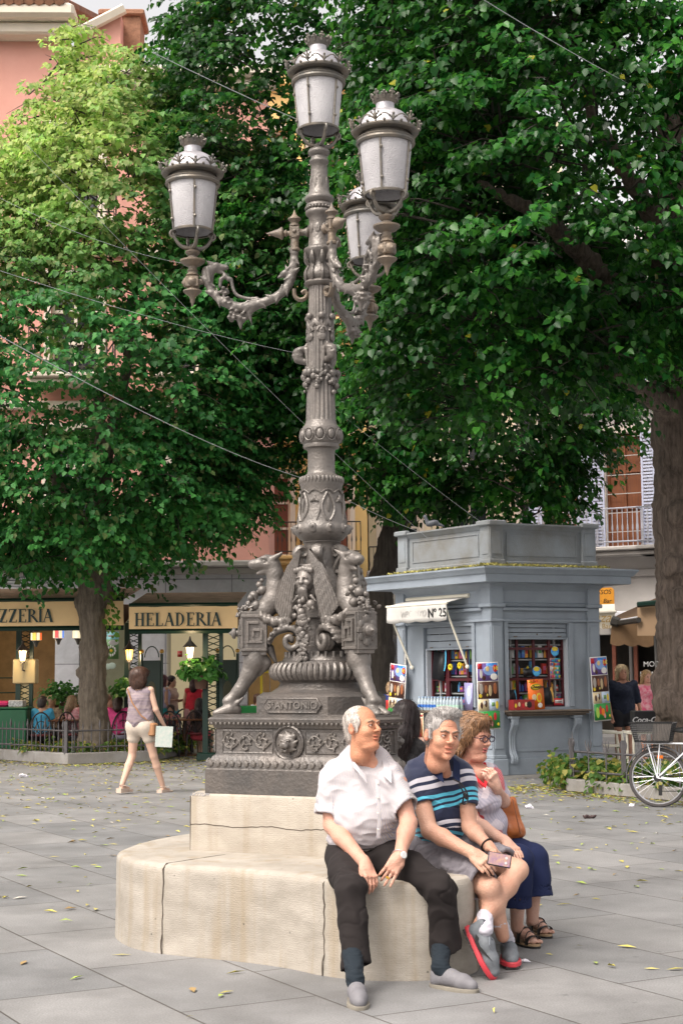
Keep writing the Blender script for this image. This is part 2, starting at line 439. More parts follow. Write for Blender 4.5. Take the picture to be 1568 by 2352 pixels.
# paving
def paving_mat():
 m = bpy.data.materials.new('granite_paving'); m.use_nodes = True; n = m.node_tree; N, L = n.nodes, n.links
 b = N['Principled BSDF']; tc = N.new('ShaderNodeTexCoord'); mp = N.new('ShaderNodeMapping')
 mp.inputs['Rotation'].default_value = (0, 0, rad(61)); L.new(tc.outputs['Object'], mp.inputs[0])
 br = N.new('ShaderNodeTexBrick'); br.inputs['Scale'].default_value = 1.0; br.inputs['Brick Width'].default_value = 1.25
 br.inputs['Row Height'].default_value = .72; br.inputs['Mortar Size'].default_value = .0065; br.inputs['Mortar Smooth'].default_value = .4
 br.inputs['Bias'].default_value = 0; br.offset = .43
 br.inputs['Color1'].default_value = (.178, .180, .184, 1); br.inputs['Color2'].default_value = (.226, .223, .222, 1); br.inputs['Mortar'].default_value = (.07, .062, .056, 1)
 L.new(mp.outputs[0], br.inputs['Vector'])
 nz = N.new('ShaderNodeTexNoise'); nz.inputs['Scale'].default_value = 1.1; nz.inputs['Detail'].default_value = 8; nz.inputs['Roughness'].default_value = .7
 L.new(tc.outputs['Object'], nz.inputs['Vector'])
 r1 = N.new('ShaderNodeMapRange'); r1.inputs[1].default_value = .3; r1.inputs[2].default_value = .72; r1.inputs[3].default_value = .60; r1.inputs[4].default_value = 1.18
 L.new(nz.outputs['Fac'], r1.inputs[0])
 sp = N.new('ShaderNodeTexNoise'); sp.inputs['Scale'].default_value = 95; sp.inputs['Detail'].default_value = 3; L.new(tc.outputs['Object'], sp.inputs['Vector'])
 r2 = N.new('ShaderNodeMapRange'); r2.inputs[1].default_value = .3; r2.inputs[2].default_value = .7; r2.inputs[3].default_value = .8; r2.inputs[4].default_value = 1.2
 L.new(sp.outputs['Fac'], r2.inputs[0])
 m1 = N.new('ShaderNodeMath'); m1.operation = 'MULTIPLY'; L.new(r1.outputs[0], m1.inputs[0]); L.new(r2.outputs[0], m1.inputs[1])
 vo = N.new('ShaderNodeTexVoronoi'); vo.inputs['Scale'].default_value = 3.1; L.new(tc.outputs['Object'], vo.inputs['Vector'])
 r3 = N.new('ShaderNodeMapRange'); r3.inputs[1].default_value = .02; r3.inputs[2].default_value = .075; r3.inputs[3].default_value = .62; r3.inputs[4].default_value = 1
 L.new(vo.outputs['Distance'], r3.inputs[0])
 m2 = N.new('ShaderNodeMath'); m2.operation = 'MULTIPLY'; L.new(m1.outputs[0], m2.inputs[0]); L.new(r3.outputs[0], m2.inputs[1])
 vm = N.new('ShaderNodeVectorMath'); vm.operation = 'SCALE'; L.new(br.outputs['Color'], vm.inputs[0]); L.new(m2.outputs[0], vm.inputs['Scale'])
 L.new(vm.outputs[0], b.inputs['Base Color'])
 rr = N.new('ShaderNodeMapRange'); rr.inputs[3].default_value = .42; rr.inputs[4].default_value = .78; L.new(nz.outputs['Fac'], rr.inputs[0]); L.new(rr.outputs[0], b.inputs['Roughness'])
 ad = N.new('ShaderNodeMath'); ad.operation = 'MULTIPLY_ADD'; ad.inputs[1].default_value = .25; L.new(sp.outputs['Fac'], ad.inputs[0])
 iv = N.new('ShaderNodeMath'); iv.operation = 'SUBTRACT'; iv.inputs[0].default_value = 1; L.new(br.outputs['Fac'], iv.inputs[1]); L.new(iv.outputs[0], ad.inputs[2])
 bp = N.new('ShaderNodeBump'); bp.inputs['Strength'].default_value = .5; bp.inputs['Distance'].default_value = .006
 L.new(ad.outputs[0], bp.inputs['Height']); L.new(bp.outputs[0], b.inputs['Normal'])
 return m
g = MB(); g.add([(-80, -30, 0), (80, -30, 0), (80, 120, 0), (-80, 120, 0)], [(0, 1, 2, 3)])
tag(g.build('ground', paving_mat(), smooth=False), kind='structure')
# stone bench (lobed) and plinth
def stone_mat(name, c1, c2, stain=.5, tool=True):
 m = bpy.data.materials.new(name); m.use_nodes = True; n = m.node_tree; N, L = n.nodes, n.links; b = N['Principled BSDF']
 tc = N.new('ShaderNodeTexCoord'); nz = N.new('ShaderNodeTexNoise'); nz.inputs['Scale'].default_value = 3; nz.inputs['Detail'].default_value = 8; nz.inputs['Roughness'].default_value = .65
 mp = N.new('ShaderNodeMapping'); mp.inputs['Scale'].default_value = (1, 1, 2.2) if tool else (1, 1, 1); L.new(tc.outputs['Object'], mp.inputs[0]); L.new(mp.outputs[0], nz.inputs['Vector'])
 cr = N.new('ShaderNodeValToRGB'); L.new(nz.outputs['Fac'], cr.inputs[0])
 e = cr.color_ramp.elements; e[0].position = .3; e[0].color = tuple(c2) + (1,); e[1].position = .66; e[1].color = tuple(c1) + (1,)
 m3 = N.new('ShaderNodeMapping'); m3.inputs['Scale'].default_value = (7, 7, .55); L.new(tc.outputs['Object'], m3.inputs[0])
 st = N.new('ShaderNodeTexNoise'); st.inputs['Scale'].default_value = 1.6; st.inputs['Detail'].default_value = 5; L.new(m3.outputs[0], st.inputs['Vector'])
 r = N.new('ShaderNodeMapRange'); r.inputs[1].default_value = .5; r.inputs[2].default_value = .75; r.inputs[3].default_value = 0; r.inputs[4].default_value = stain; L.new(st.outputs['Fac'], r.inputs[0])
 mx = N.new('ShaderNodeMix'); mx.data_type = 'RGBA'; L.new(r.outputs[0], mx.inputs['Factor']); L.new(cr.outputs[0], mx.inputs['A']); mx.inputs['B'].default_value = (.27, .215, .145, 1)
 vo = N.new('ShaderNodeTexVoronoi'); vo.inputs['Scale'].default_value = 9; L.new(tc.outputs['Object'], vo.inputs['Vector'])
 r3 = N.new('ShaderNodeMapRange'); r3.inputs[1].default_value = .03; r3.inputs[2].default_value = .07; r3.inputs[3].default_value = .35; r3.inputs[4].default_value = 1; L.new(vo.outputs['Distance'], r3.inputs[0])
 vm = N.new('ShaderNodeVectorMath'); vm.operation = 'SCALE'; L.new(mx.outputs['Result'], vm.inputs[0]); L.new(r3.outputs[0], vm.inputs['Scale']); L.new(vm.outputs[0], b.inputs['Base Color'])
 b.inputs['Roughness'].default_value = .82
 f = N.new('ShaderNodeTexNoise'); f.inputs['Scale'].default_value = 130; f.inputs['Detail'].default_value = 2; L.new(tc.outputs['Object'], f.inputs['Vector'])
 wv = N.new('ShaderNodeTexWave'); wv.bands_direction = 'Z'; wv.inputs['Scale'].default_value = 26; wv.inputs['Distortion'].default_value = 5; wv.inputs['Detail Scale'].default_value = 4; L.new(tc.outputs['Object'], wv.inputs['Vector'])
 ad = N.new('ShaderNodeMath'); ad.operation = 'MULTIPLY_ADD'; ad.inputs[1].default_value = .12; L.new(wv.outputs['Fac'], ad.inputs[0]); L.new(f.outputs['Fac'], ad.inputs[2])
 a2 = N.new('ShaderNodeMath'); a2.operation = 'ADD'; L.new(ad.outputs[0], a2.inputs[0]); L.new(nz.outputs['Fac'], a2.inputs[1])
 bp = N.new('ShaderNodeBump'); bp.inputs['Strength'].default_value = .55; bp.inputs['Distance'].default_value = .006; L.new(a2.outputs[0], bp.inputs['Height']); L.new(bp.outputs[0], b.inputs['Normal'])
 return m
STONE = stone_mat('limestone', (.385, .35, .305), (.25, .225, .19), .8); STONE2 = stone_mat('plinth_limestone', (.42, .38, .325), (.30, .265, .22), .6)
def catmull(pts, per=8, closed=True):
 p = np.array(pts, float); n = len(p); out = []
 rng = range(n) if closed else range(n - 1)
 for i in rng:
  a = p[(i - 1) % n] if closed or i > 0 else p[0]; b = p[i]; c = p[(i + 1) % n]; d = p[(i + 2) % n] if closed or i + 2 < n else p[-1]
  for t in np.linspace(0, 1, per, endpoint=False):
   out.append(.5 * ((2 * b) + (c - a) * t + (2 * a - 5 * b + 4 * c - d) * t ** 2 + (3 * b - a - 3 * c + d) * t ** 3))
 if not closed: out.append(p[-1])
 return np.array(out)
PX, PY = -.127, 9.70
BH = .50
bench_pts = [(-1.385, 9.75), (-1.385, 9.46), (-1.25, 9.10), (-1.035, 8.87), (-.6, 8.62), (-.32, 8.42), (-.11, 8.19), (.05, 8.08), (.25, 8.03), (.46, 8.05), (.645, 8.18), (.715, 8.42), (.78, 8.9), (.85, 9.5),
   (.86, 10.1), (.4, 10.7), (.05, 11.05), (-.35, 11.15), (-.75, 11.0), (-1.05, 10.65), (-1.28, 10.2)]
bo = catmull(bench_pts, 8); nb = len(bo)
def inset(p, d):
 t = np.roll(p, -1, 0) - np.roll(p, 1, 0); t /= np.linalg.norm(t, axis=1, keepdims=True)
 return p + np.stack([-t[:, 1], t[:, 0]], 1) * d
bm_ = MB(); rings = []
rs = np.random.RandomState(3)
for ins, z in ((-.008, 0), (-.006, .03), (-.002, .1), (0, .25), (0, BH - .05), (.004, BH - .025), (.015, BH - .009), (.035, BH - .001), (.07, BH), (.2, BH)):
 q = inset(bo, ins); rings.append(np.column_stack([q, np.full(nb, z)]))
V = np.concatenate(rings); wob = noise3(V, .9, 5) * .004 + noise3(V, 4, 6) * .0016; V[:, :2] += (wob[:, None] * np.sign(V[:, :2] - np.array([PX, PY])))
f = []
for j in range(len(rings) - 1):
 for i in range(nb):
  i2 = (i + 1) % nb; f.append((j * nb + i, j * nb + i2, (j + 1) * nb + i2, (j + 1) * nb + i))
f.append(tuple((len(rings) - 1) * nb + i for i in range(nb)))
bm_.add(V, f)
bench = bm_.build('stone_bench', STONE, loc=(PX, PY, 0))
tag(bench, 'low curved beige limestone bench wrapped round the foot of the lamp post', 'bench')
def bench_joint(x, y, nm='joint'):
 i = int(np.argmin(((bo - np.array([x, y])) ** 2).sum(1))); t = bo[(i + 1) % nb] - bo[i - 1]; t /= np.linalg.norm(t); nn = np.array([-t[1], t[0]])
 j = MB(); rs = np.random.RandomState(i); pts = []
 for z in np.linspace(.0, BH - .03, 14): pts.append(np.array([*(bo[i] - nn * (.0015 if z > .1 else .014) + t * rs.normal() * .0025), z]))
 for s_ in np.linspace(.03, .55, 10): pts.append(np.array([*(bo[i] + nn * s_ + t * rs.normal() * .0015), BH - .002]))
 j.tube(pts, [.003 + .002 * rs.rand() for _ in pts], 5); j.build(nm, DARKGAP, bench)
bench_joint(-1.035, 8.87); bench_joint(-.11, 8.19); bench_joint(.80, 9.1)
def tri_poly(Rc, w, a0, concave=0.0, rnd=0.0):
 """chamfered triangle; corners at a0, a0+120.. (angle from -Y towards +X), ccw"""
 out = []
 for k in range(3):
  a = rad(a0 + 120 * k); d = np.array([math.sin(a), -math.cos(a)]); t = np.array([math.cos(a), math.sin(a)])
  for s_ in np.linspace(-1, 1, 4 if rnd else 2): out.append(d * (Rc + (rnd * (1 - s_ * s_))) + t * w / 2 * s_)
  if concave:
   a2 = rad(a0 + 120 * (k + 1)); d2 = np.array([math.sin(a2), -math.cos(a2)]); t2 = np.array([math.cos(a2), math.sin(a2)])
   A = d * Rc + t * w / 2; B = d2 * Rc - t2 * w / 2
   m_ = (d + d2); m_ /= np.linalg.norm(m_)
   for u in (.15, .3, .5, .7, .85): out.append(A + (B - A) * u - m_ * concave * math.sin(math.pi * u) ** .8)
 return np.array(out)
A0 = -88.0
pl = MB(); ps = [tri_poly(R_, .20, A0, 0, .01) for R_ in (.83, .826, .822, .81, .79, .70)]; zs = (BH - .02, .6, .815, .835, .845, .846)
n_ = len(ps[0]); V = np.concatenate([np.column_stack([p_, np.full(n_, z)]) for p_, z in zip(ps, zs)]); f = []
for j in range(len(ps) - 1):
 for i in range(n_): f.append((j * n_ + i, j * n_ + (i + 1) % n_, (j + 1) * n_ + (i + 1) % n_, (j + 1) * n_ + i))
f.append(tuple((len(ps) - 1) * n_ + i for i in range(n_)))
pl.add(V + np.array((PX, PY, 0)), f)
plinth = pl.build('stone_plinth', STONE2, loc=(PX, PY, BH), auto=25)
tag(plinth, 'cracked beige stone block between the bench and the iron pedestal', 'plinth')
def face_pt(pf, k, u, z, out=0.0):
 """point on side k (0 = front) of triangle polygon with params pf=(Rc,w)"""
 Rc, w = pf; a = rad(A0 + 120 * k); b = rad(A0 + 120 * (k + 1))
 A = np.array([math.sin(a), -math.cos(a)]) * Rc + np.array([math.cos(a), math.sin(a)]) * w / 2
 B = np.array([math.sin(b), -math.cos(b)]) * Rc - np.array([math.cos(b), math.sin(b)]) * w / 2
 m_ = A + B; m_ /= np.linalg.norm(m_); q = A + (B - A) * u + m_ * out
 return np.array([PX + q[0], PY + q[1], z])
c = MB(); rs = np.random.RandomState(4)
c.tube([face_pt((.824, .20), 0, u, .655 + .006 * math.sin(u * 19) + rs.normal() * .002 - .02 * (abs(u - .55) < .2) * 0, 0) for u in np.linspace(.0, 1, 40)], .0032, 4)
c.tube([face_pt((.826, .20), 0, 0.0, z, .0) for z in (BH, .6, .83)], .003, 4)
c.build('crack', DARKGAP, plinth)
_m = wall_frame(face_pt((.808, .20), 0, .035, .8385, .0), face_pt((.8, .2), 0, 1, 0) - face_pt((.8, .2), 0, 0, 0), (0, .55, .45)); text('SXTTUM', .035, _m, mat('faded_pen', (.22, .22, .24), .8), plinth, 'faded_tag', .0008, shear=.3)
# the iron lamp post
def zz(y, Y=PY): return P(738, y, Y).z
def kk(y): return (PY * .994 + (zz(y) - CAMH) * .108) / FPX
LP = empty('lamp_post', (PX, PY, .846), 'tall grey cast iron lamp post with griffins, curled arms and four frosted lanterns', 'lamp post')
def polar(alpha):
 a = rad(alpha); M = np.eye(4); M[:3, 0] = (math.sin(a), -math.cos(a), 0); M[:3, 1] = (math.cos(a), math.sin(a), 0); M[:3, 2] = (0, 0, 1); M[:3, 3] = (PX, PY, 0)
 return M
PF = PY - .22
# pedestal
ped = MB()
rows = [(.735, .245, .8465), (.735, .245, zz(1766, PF)), (.725, .24, zz(1763, PF)), (.725, .24, zz(1758, PF)), (.715, .235, zz(1748, PF)), (.70, .23, zz(1742, PF)), (.69, .23, zz(1737, PF)), (.672, .225, zz(1733, PF)),
  (.665, .225, zz(1728, PF)), (.665, .225, zz(1673, PF)), (.68, .23, zz(1670, PF)), (.688, .235, zz(1663, PF)), (.712, .24, zz(1657, PF)), (.718, .24, zz(1650, PF)), (.708, .235, zz(1647, PF)), (.69, .23, zz(1645, PF)), (.69, .23, zz(1640, PF)), (.60, .18, zz(1639.6, PF))]
ps = [tri_poly(a, b, A0, 0, .004) for a, b, c in rows]; n_ = len(ps[0])
V = np.concatenate([np.column_stack([p_, np.full(n_, r_[2])]) for p_, r_ in zip(ps, rows)]); f = []
for j in range(len(ps) - 1):
 for i in range(n_): f.append((j * n_ + i, j * n_ + (i + 1) % n_, (j + 1) * n_ + (i + 1) % n_, (j + 1) * n_ + i))
f.append(tuple((len(ps) - 1) * n_ + i for i in range(n_))); f.append(tuple(range(n_ - 1, -1, -1)))
ped.add(V + np.array((PX, PY, 0)), f)
def face_frame(k, u, z, pf=(.665, .225), out=0.0):
 o = face_pt(pf, k, u, z, out); a = face_pt(pf, k, 0, z); b = face_pt(pf, k, 1, z); return wall_frame(o, b - a)
def chamf_frame(k, z, R_=.672):
 a = rad(A0 + 120 * k); d = np.array([math.sin(a), -math.cos(a), 0]); return wall_frame(np.array([PX, PY, z]) + d * R_, (math.cos(a), math.sin(a), 0))
def put(mb, M, pts): 
 A = np.array(M); p = np.array(pts, float); return p @ A[:3, :3].T + A[:3, 3]
zt, zb = zz(1673, PF), zz(1730, PF); zm = (zt + zb) / 2; ph = (zt - zb)
def spiral(M, cx, cy, r0, turns, a0, dirn, rt=.006, n=22):
 pts = []
 for i in range(n):
  t = i / (n - 1); r_ = r0 * (1 - .88 * t); a = a0 + dirn * turns * 2 * math.pi * t
  pts.append((cx + r_ * math.cos(a), cy + r_ * math.sin(a), .004 + .004 * t))
 return put(None, M, pts)
relief = MB()
for k in (0, 1, 2):
 L_ = np.linalg.norm(face_pt((.665, .225), k, 1, 0) - face_pt((.665, .225), k, 0, 0))
 M = face_frame(k, .5, zm, out=.0)
 w_, h_ = L_ / 2 - .05, ph / 2 - .008
 for s_ in (-1, 1):
  fr = [(s_ * .115, -h_, 0), (s_ * .115, h_, 0), (s_ * w_, h_, 0), (s_ * w_, -h_, 0), (s_ * .115, -h_, 0)]
  ped.tube(put(0, M, fr), .006, 4)
  n_s = 3; step = (w_ - .125) / n_s
  relief.tube(put(0, M, [(s_ * (.125 + (w_ - .13) * t), -.55 * h_ * math.sin(t * n_s * math.pi), .005) for t in np.linspace(0, 1, 26)]), .0065, 5)
  for i in range(n_s):
   cx = s_ * (.135 + step * (i + .45)); dr = 1 if i % 2 else -1
   relief.tube(spiral(M, cx, 0, step * .47, 1.35, rad(90 * dr) + (math.pi if s_ < 0 else 0), s_ * dr), [.0075 - .004 * q / 21 for q in range(22)], 5)
   for q in range(7):
    a = q * 2 * math.pi / 7 + .4; rr_ = step * (.28 + .14 * (q % 2))
    p_ = put(0, M, [(cx + rr_ * math.cos(a), rr_ * math.sin(a) * .9, .006)])[0]
    relief.sph(p_, (.014, .009, .007), 6, np.array(M)[:3, :3] @ rotm(0, 0, a))
 Mc = chamf_frame(k, zm)
 ped.tube(put(0, Mc, [(-.09, -h_, 0), (-.09, h_, 0), (.09, h_, 0), (.09, -h_, 0), (-.09, -h_, 0)]), .005, 4)
 for cy in (-.045, .02):
  for s_ in (-1, 1):
   relief.tube(spiral(Mc, s_ * .034, cy, .03, 1.3, rad(90), s_), .0055, 5)
   relief.tube(spiral(Mc, s_ * .05, cy + .036, .018, 1.1, rad(-90), -s_), .0045, 5)
  relief.sph(put(0, Mc, [(0, cy + .02, .004)])[0], .012, 6)
 for (pf, y_, nn, sz) in (((.72, .24), 1752, 22, (.022, .026, .015)), ((.708, .24), 1660, 34, (.010, .011, .007))):
  for seg in range(2):
   if seg == 0: Mq = [face_frame(k, (i + .5) / nn, zz(y_, PF), pf, .0) for i in range(nn)]
   else:
    c_ = chamf_frame(k, zz(y_, PF), pf[0]); m_ = max(3, nn // 6); Mq = []
    for i in range(m_):
     q = c_.copy(); q[:3, 3] += q[:3, 0] * ((i + .5) / m_ - .5) * pf[1]; Mq.append(q)
   for q in Mq: relief.sph(q[:3, 3], sz, 6, q[:3, :3] @ rotm(0, 0, .35))
ped_o = ped.build('pedestal', IRON_D, LP, auto=30)
relief.build('scroll_relief', IRON, ped_o)
def lion(M, s=1.0):
 d = SD(); d.T = np.array(M) @ np.diag([s, s, s, 1]); d.k = .012
 d.ell((0, 0, .01), (.045, .055, .035)).ell((0, -.012, .045), (.026, .026, .022)).ell((0, -.005, .066), (.015, .009, .009))
 for q in (-1, 1):
  d.ell((q * .014, -.018, .06), (.013, .012, .012)).ell((q * .02, .014, .047), (.011, .006, .008)).ell((q * .045, .038, .02), (.013, .015, .01))
  d.ell((q * .019, .006, .052), (.006, .005, .006), neg=True, k=.004)
 d.ell((0, -.045, .04), (.014, .012, .016)).ell((0, -.032, .056), (.012, .006, .012), neg=True, k=.005)
 for i in range(16):
  a = i * 2 * math.pi / 16; r_ = .052 if i % 2 else .06; d.cap((r_ * .75 * math.cos(a), r_ * .85 * math.sin(a), .018), (r_ * 1.1 * math.cos(a + .2), r_ * 1.15 * math.sin(a + .2), .012), .012, .005, .008)
 return d
for k in (0, 1, 2):
 M = face_frame(k, .5, zm - .004, out=.002)
 lo_ = lion(M, 1.05).build('lion_head', IRON, .0038, ped_o)
 r = MB(); r.lathe([(.108, 0), (.108, .012), (.098, .018), (.09, .012), (.09, .004)], 32); r.build('medallion_ring', IRON_D, ped_o, M=M)
# name block, gadrooned drum
dr = MB()
rows = [(.50, .32, zz(1639, PF)), (.50, .32, zz(1602, PF)), (.49, .31, zz(1598, PF))]
rows = [(.40, .42, zz(1640, PF)), (.40, .42, zz(1600, PF)), (.385, .41, zz(1596, PF)), (.36, .38, zz(1590, PF))]
ps = [tri_poly(a, b, A0, 0, .02) for a, b, c in rows]; n_ = len(ps[0])
V = np.concatenate([np.column_stack([p_, np.full(n_, r_[2])]) for p_, r_ in zip(ps, rows)]); f = []
for j in range(len(ps) - 1):
 for i in range(n_): f.append((j * n_ + i, j * n_ + (i + 1) % n_, (j + 1) * n_ + (i + 1) % n_, (j + 1) * n_ + i))
f.append(tuple((len(ps) - 1) * n_ + i for i in range(n_)))
dr.add(V + np.array((PX, PY, 0)), f)
a0r = rad(A0 - 90)
dr.lathe([(.34, zz(1594)), (.305, zz(1588)), (.265, zz(1578)), (.252, zz(1568)), (.262, zz(1563)), (.285, zz(1560)), (.29, zz(1557)), (.27, zz(1520)), (.238, zz(1517)), (.232, zz(1512)), (.222, zz(1508)), (.20, zz(1496)), (.155, zz(1484)), (.135, zz(1440)), (.12, zz(1330)), (.10, zz(1240))], 48, (PX, PY, 0), tri=(.07, a0r))
nb_ = dr.build('base_drum', IRON_D, LP, auto=40)
gd = MB()
for i in range(48):
 a = i * 2 * math.pi / 48; kf = 1 + .07 * math.cos(3 * (a - a0r))
 pts = []
 for t in np.linspace(0, 1, 7):
  r_ = (.268 + .036 * math.sin(math.pi * (.12 + .80 * t))) * kf; pts.append((PX + r_ * math.cos(a), PY + r_ * math.sin(a), zz(1524) + (zz(1559) - zz(1524)) * t))
 gd.tube(pts, [.010, .015, .0175, .019, .0195, .019, .014], 6)
for i in range(30):
 a = i * 2 * math.pi / 30; kf = 1 + .07 * math.cos(3 * (a - a0r))
 gd.tube([(PX + .219 * kf * math.cos(a), PY + .219 * kf * math.sin(a), z) for z in (zz(1514), zz(1497))], .011, 5)
gd.build('gadroon_ring', IRON, nb_)
for k in (0,):
 M = face_frame(0, .5, zz(1619, PF), (.40, .42), .004)
 t = MB(); w_, h_ = .19, .042
 poly = [(-w_ + .02, -h_), (w_ - .02, -h_), (w_ - .008, -h_ * .6), (w_ + .012, 0), (w_ - .008, h_ * .6), (w_ - .02, h_), (-w_ + .02, h_), (-w_ + .008, h_ * .6), (-w_ - .012, 0), (-w_ + .008, -h_ * .6)]
 t.prism(poly, -.01, .006); pp = [(x * 1.0, y, .006) for x, y in poly] + [(poly[0][0], poly[0][1], .006)]; t.tube(pp, .004, 5)
 pn = t.build('name_plate', IRON_D, nb_, M=M)
 M2 = M.copy(); M2[:3, 3] += M[:3, 2] * .006 + M[:3, 0] * .03
 text('ANTONIO', .062, M2, IRON, pn, 'raised_letters', .007, sx=1.02, thick=.0016)
 M3 = M.copy(); M3[:3, 3] += M[:3, 2] * .006 - M[:3, 0] * .158
 text('S', .062, M3, IRON, pn, 'raised_letters', .007, thick=.0016); M3[:3, 3] += M[:3, 0] * .024 + M[:3, 1] * .013
 text('t', .03, M3, IRON, pn, 'raised_letters', .007, thick=.0016)
# griffins (local: x outwards, y sideways, z up); c(x,y) converts the photo's left griffin outline
def gx(cx): return (737 - (439 + .34 * cx)) * PY / FPX
def gz(cy): return zz(1223 + .34 * cy)
def griffin(alpha):
 M = polar(alpha)
 s = SD(); s.T = M; s.k = .02
 s.path([(gx(285), 0, gz(1195)), (gx(250), 0, gz(1135)), (gx(320), 0, gz(1060)), (gx(385), 0, gz(950)), (gx(420), 0, gz(870)), (gx(425), 0, gz(820))], [.045, .036, .040, .05, .068, .07])
 for sy in (-1, 1):
  s.cap((gx(255), sy * .018, gz(1190)), (gx(165), sy * .032, gz(1215)), .042, .024, .012)
  s.cap((gx(300), sy * .025, gz(1150)), (gx(345), sy * .03, gz(1110)), .016, .006, .01)
  s.ell((gx(240), sy * .02, gz(1135)), (.03, .02, .02))
 s.cap((gx(215), 0, gz(1180)), (gx(140), 0, gz(1222)), .007, .007, .004, neg=True)
 s.box((gx(215), 0, gz(1222) - .05), (.14, .1, .05), rd=.001, k=.002, neg=True)
 s.ell((gx(490), 0, gz(880)), (.035, .04, .05)); s.cap((gx(500), 0, gz(880)), (gx(455), 0, gz(960)), .03, .008, .02)
 leg = s.build('hoofed_leg', IRON, .0055, LP)
 b = MB(); zc = (gz(550) + gz(805)) / 2; hz = (gz(550) - gz(805)) / 2; xc = (gx(328) + gx(508)) / 2; hx = (gx(328) - gx(508)) / 2; W_ = .066
 b.box((xc, 0, zc), (hx, W_, hz), bev=.006)
 b.box((xc, 0, gz(805) - .008), (hx * .92, W_ * .92, .014), bev=.005); b.box((xc, 0, gz(550) + .006), (hx * .95, W_ * .95, .01), bev=.004)
 for sy in (-1, 1):
  def bar(x0, x1, z0, z1, t=.014): b.bb(xc + x0 * hx, xc + x1 * hx, sy * W_, sy * (W_ + t), zc + z0 * hz, zc + z1 * hz, .003)
  bar(-.95, .95, .80, .95, .012); bar(-.95, .95, -.95, -.80, .012); bar(.80, .95, -.80, .80, .012); bar(-.95, -.8, -.8, .8, .012)
  bar(.38, .55, -.55, .62, .018); bar(-.35, .38, .46, .62, .018); bar(-.62, .38, -.55, -.40, .018); bar(-.62, -.46, -.40, .22, .018); bar(-.46, .12, .08, .22, .018); bar(-.02, .12, -.22, .08, .018)
 blk = b.build('key_block', IRON, LP, M=M, auto=30)
 k_ = MB(); Rx = rotm(0, rad(90), 0)
 xo = gx(328)
 k_.lathe([(.052, 0), (.052, .006), (.036, .012), (.022, .02), (.020, .03), (.034, .034), (.036, .044), (.032, .052), (.02, .058), (.008, .068), (.002, .078)], 18, (xo, 0, zc), Rx)
 for i in range(6):
  a = i * math.pi / 3 + math.pi / 6; k_.sph((xo + .004, .058 * math.cos(a) * .8, zc + .07 * math.sin(a)), (.008, .022, .03), 8, rotm(-a + math.pi / 2 if 0 else 0, 0, 0))
 k_.box((xo, 0, zc), (.012, W_ * 1.05, .016), bev=.004); k_.box((xo, 0, zc), (.008, .03, .085), bev=.004)
 k_.build('boss', IRON, blk, M=M)
 s = SD(); s.T = M; s.k = .018
 s.path([(gx(440), 0, gz(545)), (gx(490), 0, gz(520)), (gx(545), 0, gz(460)), (gx(563), 0, gz(370)), (gx(560), 0, gz(280)), (gx(545), 0, gz(225))], [.042, .062, .070, .060, .052, .052])
 s.ell((gx(522), 0, gz(200)), (.062, .046, .046)).cap((gx(500), 0, gz(202)), (gx(430), 0, gz(215)), .049, .036).ell((gx(408), 0, gz(212)), (.030, .031, .026))
 s.cap((gx(500), 0, gz(255)), (gx(445), 0, gz(274)), .028, .013, .012)
 s.cap((gx(470), 0, gz(240)), (gx(400), 0, gz(252)), .008, .009, .006, neg=True)
 for sy in (-1, 1):
  s.ell((gx(490), sy * .033, gz(172)), (.032, .016, .013), k=.01)
  s.ell((gx(487), sy * .039, gz(195)), .012, k=.002)
  s.ell((gx(490), sy * .046, gz(197)), (.02, .007, .012), neg=True, k=.006); s.ell((gx(487), sy * .036, gz(196)), .011, k=.001)
  s.cap((gx(545), sy * .028, gz(180)), (gx(608), sy * .062, gz(138)), .024, .005, .008)
  s.ell((gx(398), sy * .012, gz(205)), (.006, .004, .004), neg=True, k=.003)
 s.cap((gx(560), 0, gz(430)), (gx(640), 0, gz(520)), .055, .05, .03).cap((gx(640), 0, gz(520)), (gx(720), 0, gz(480)), .05, .06, .03)
 neck = s.build('griffin_bust', IRON, .0048, LP)
 s = SD(); s.T = M; s.k = .010
 for i, t in enumerate(np.linspace(0, 1, 9)):
  for sy in (-1, 1):
   s.ell((gx(465 + 215 * t), sy * (.05 + .05 * t), gz(560 + 40 * math.sin(t * 3.1) + 8 * (i % 2))), (.02, .034 + .01 * (i % 2), .036), k=.008)
   for q in (-1, 1): s.ell((gx(470 + 215 * t), sy * (.05 + .05 * t) + q * .03, gz(565 + 35 * math.sin(t * 3.1) + 16 * (i % 2))), (.015, .014, .022), rotm(0, .5, 0), k=.005)
 pts = [(gx(520), 0, gz(745)), (gx(545), 0, gz(690)), (gx(600), 0, gz(655)), (gx(665), 0, gz(650)), (gx(712), 0, gz(685)), (gx(712), 0, gz(750)), (gx(670), 0, gz(785)), (gx(632), 0, gz(760)), (gx(630), 0, gz(720)), (gx(655), 0, gz(705)), (gx(670), 0, gz(725))]
 pts = catmull([(p_[0], p_[2]) for p_ in pts], 3, False)
 for sy in (-.125, -.10, -.075, .075, .10, .125): s.path([(a, sy * (.75 + .25 * min(1, i_ / 9)) , b_) for i_, (a, b_) in enumerate(pts)], list(np.linspace(.013, .022, 8)) + [.018] * (len(pts) - 8), k=.004)
 for i in range(0, 16, 2): [s.ell((pts[i][0], q * .095, pts[i][1] + .018), (.014, .045, .014), rotm(0, .6, 0), k=.006) for q in (-1, 1)]
 s.cap((gx(520), 0, gz(780)), (gx(560), 0, gz(870)), .03, .012, .01)
 s.build('leafy_scroll', IRON, .005, LP)
 fr = MB(); rs = np.random.RandomState(int(alpha) % 97)
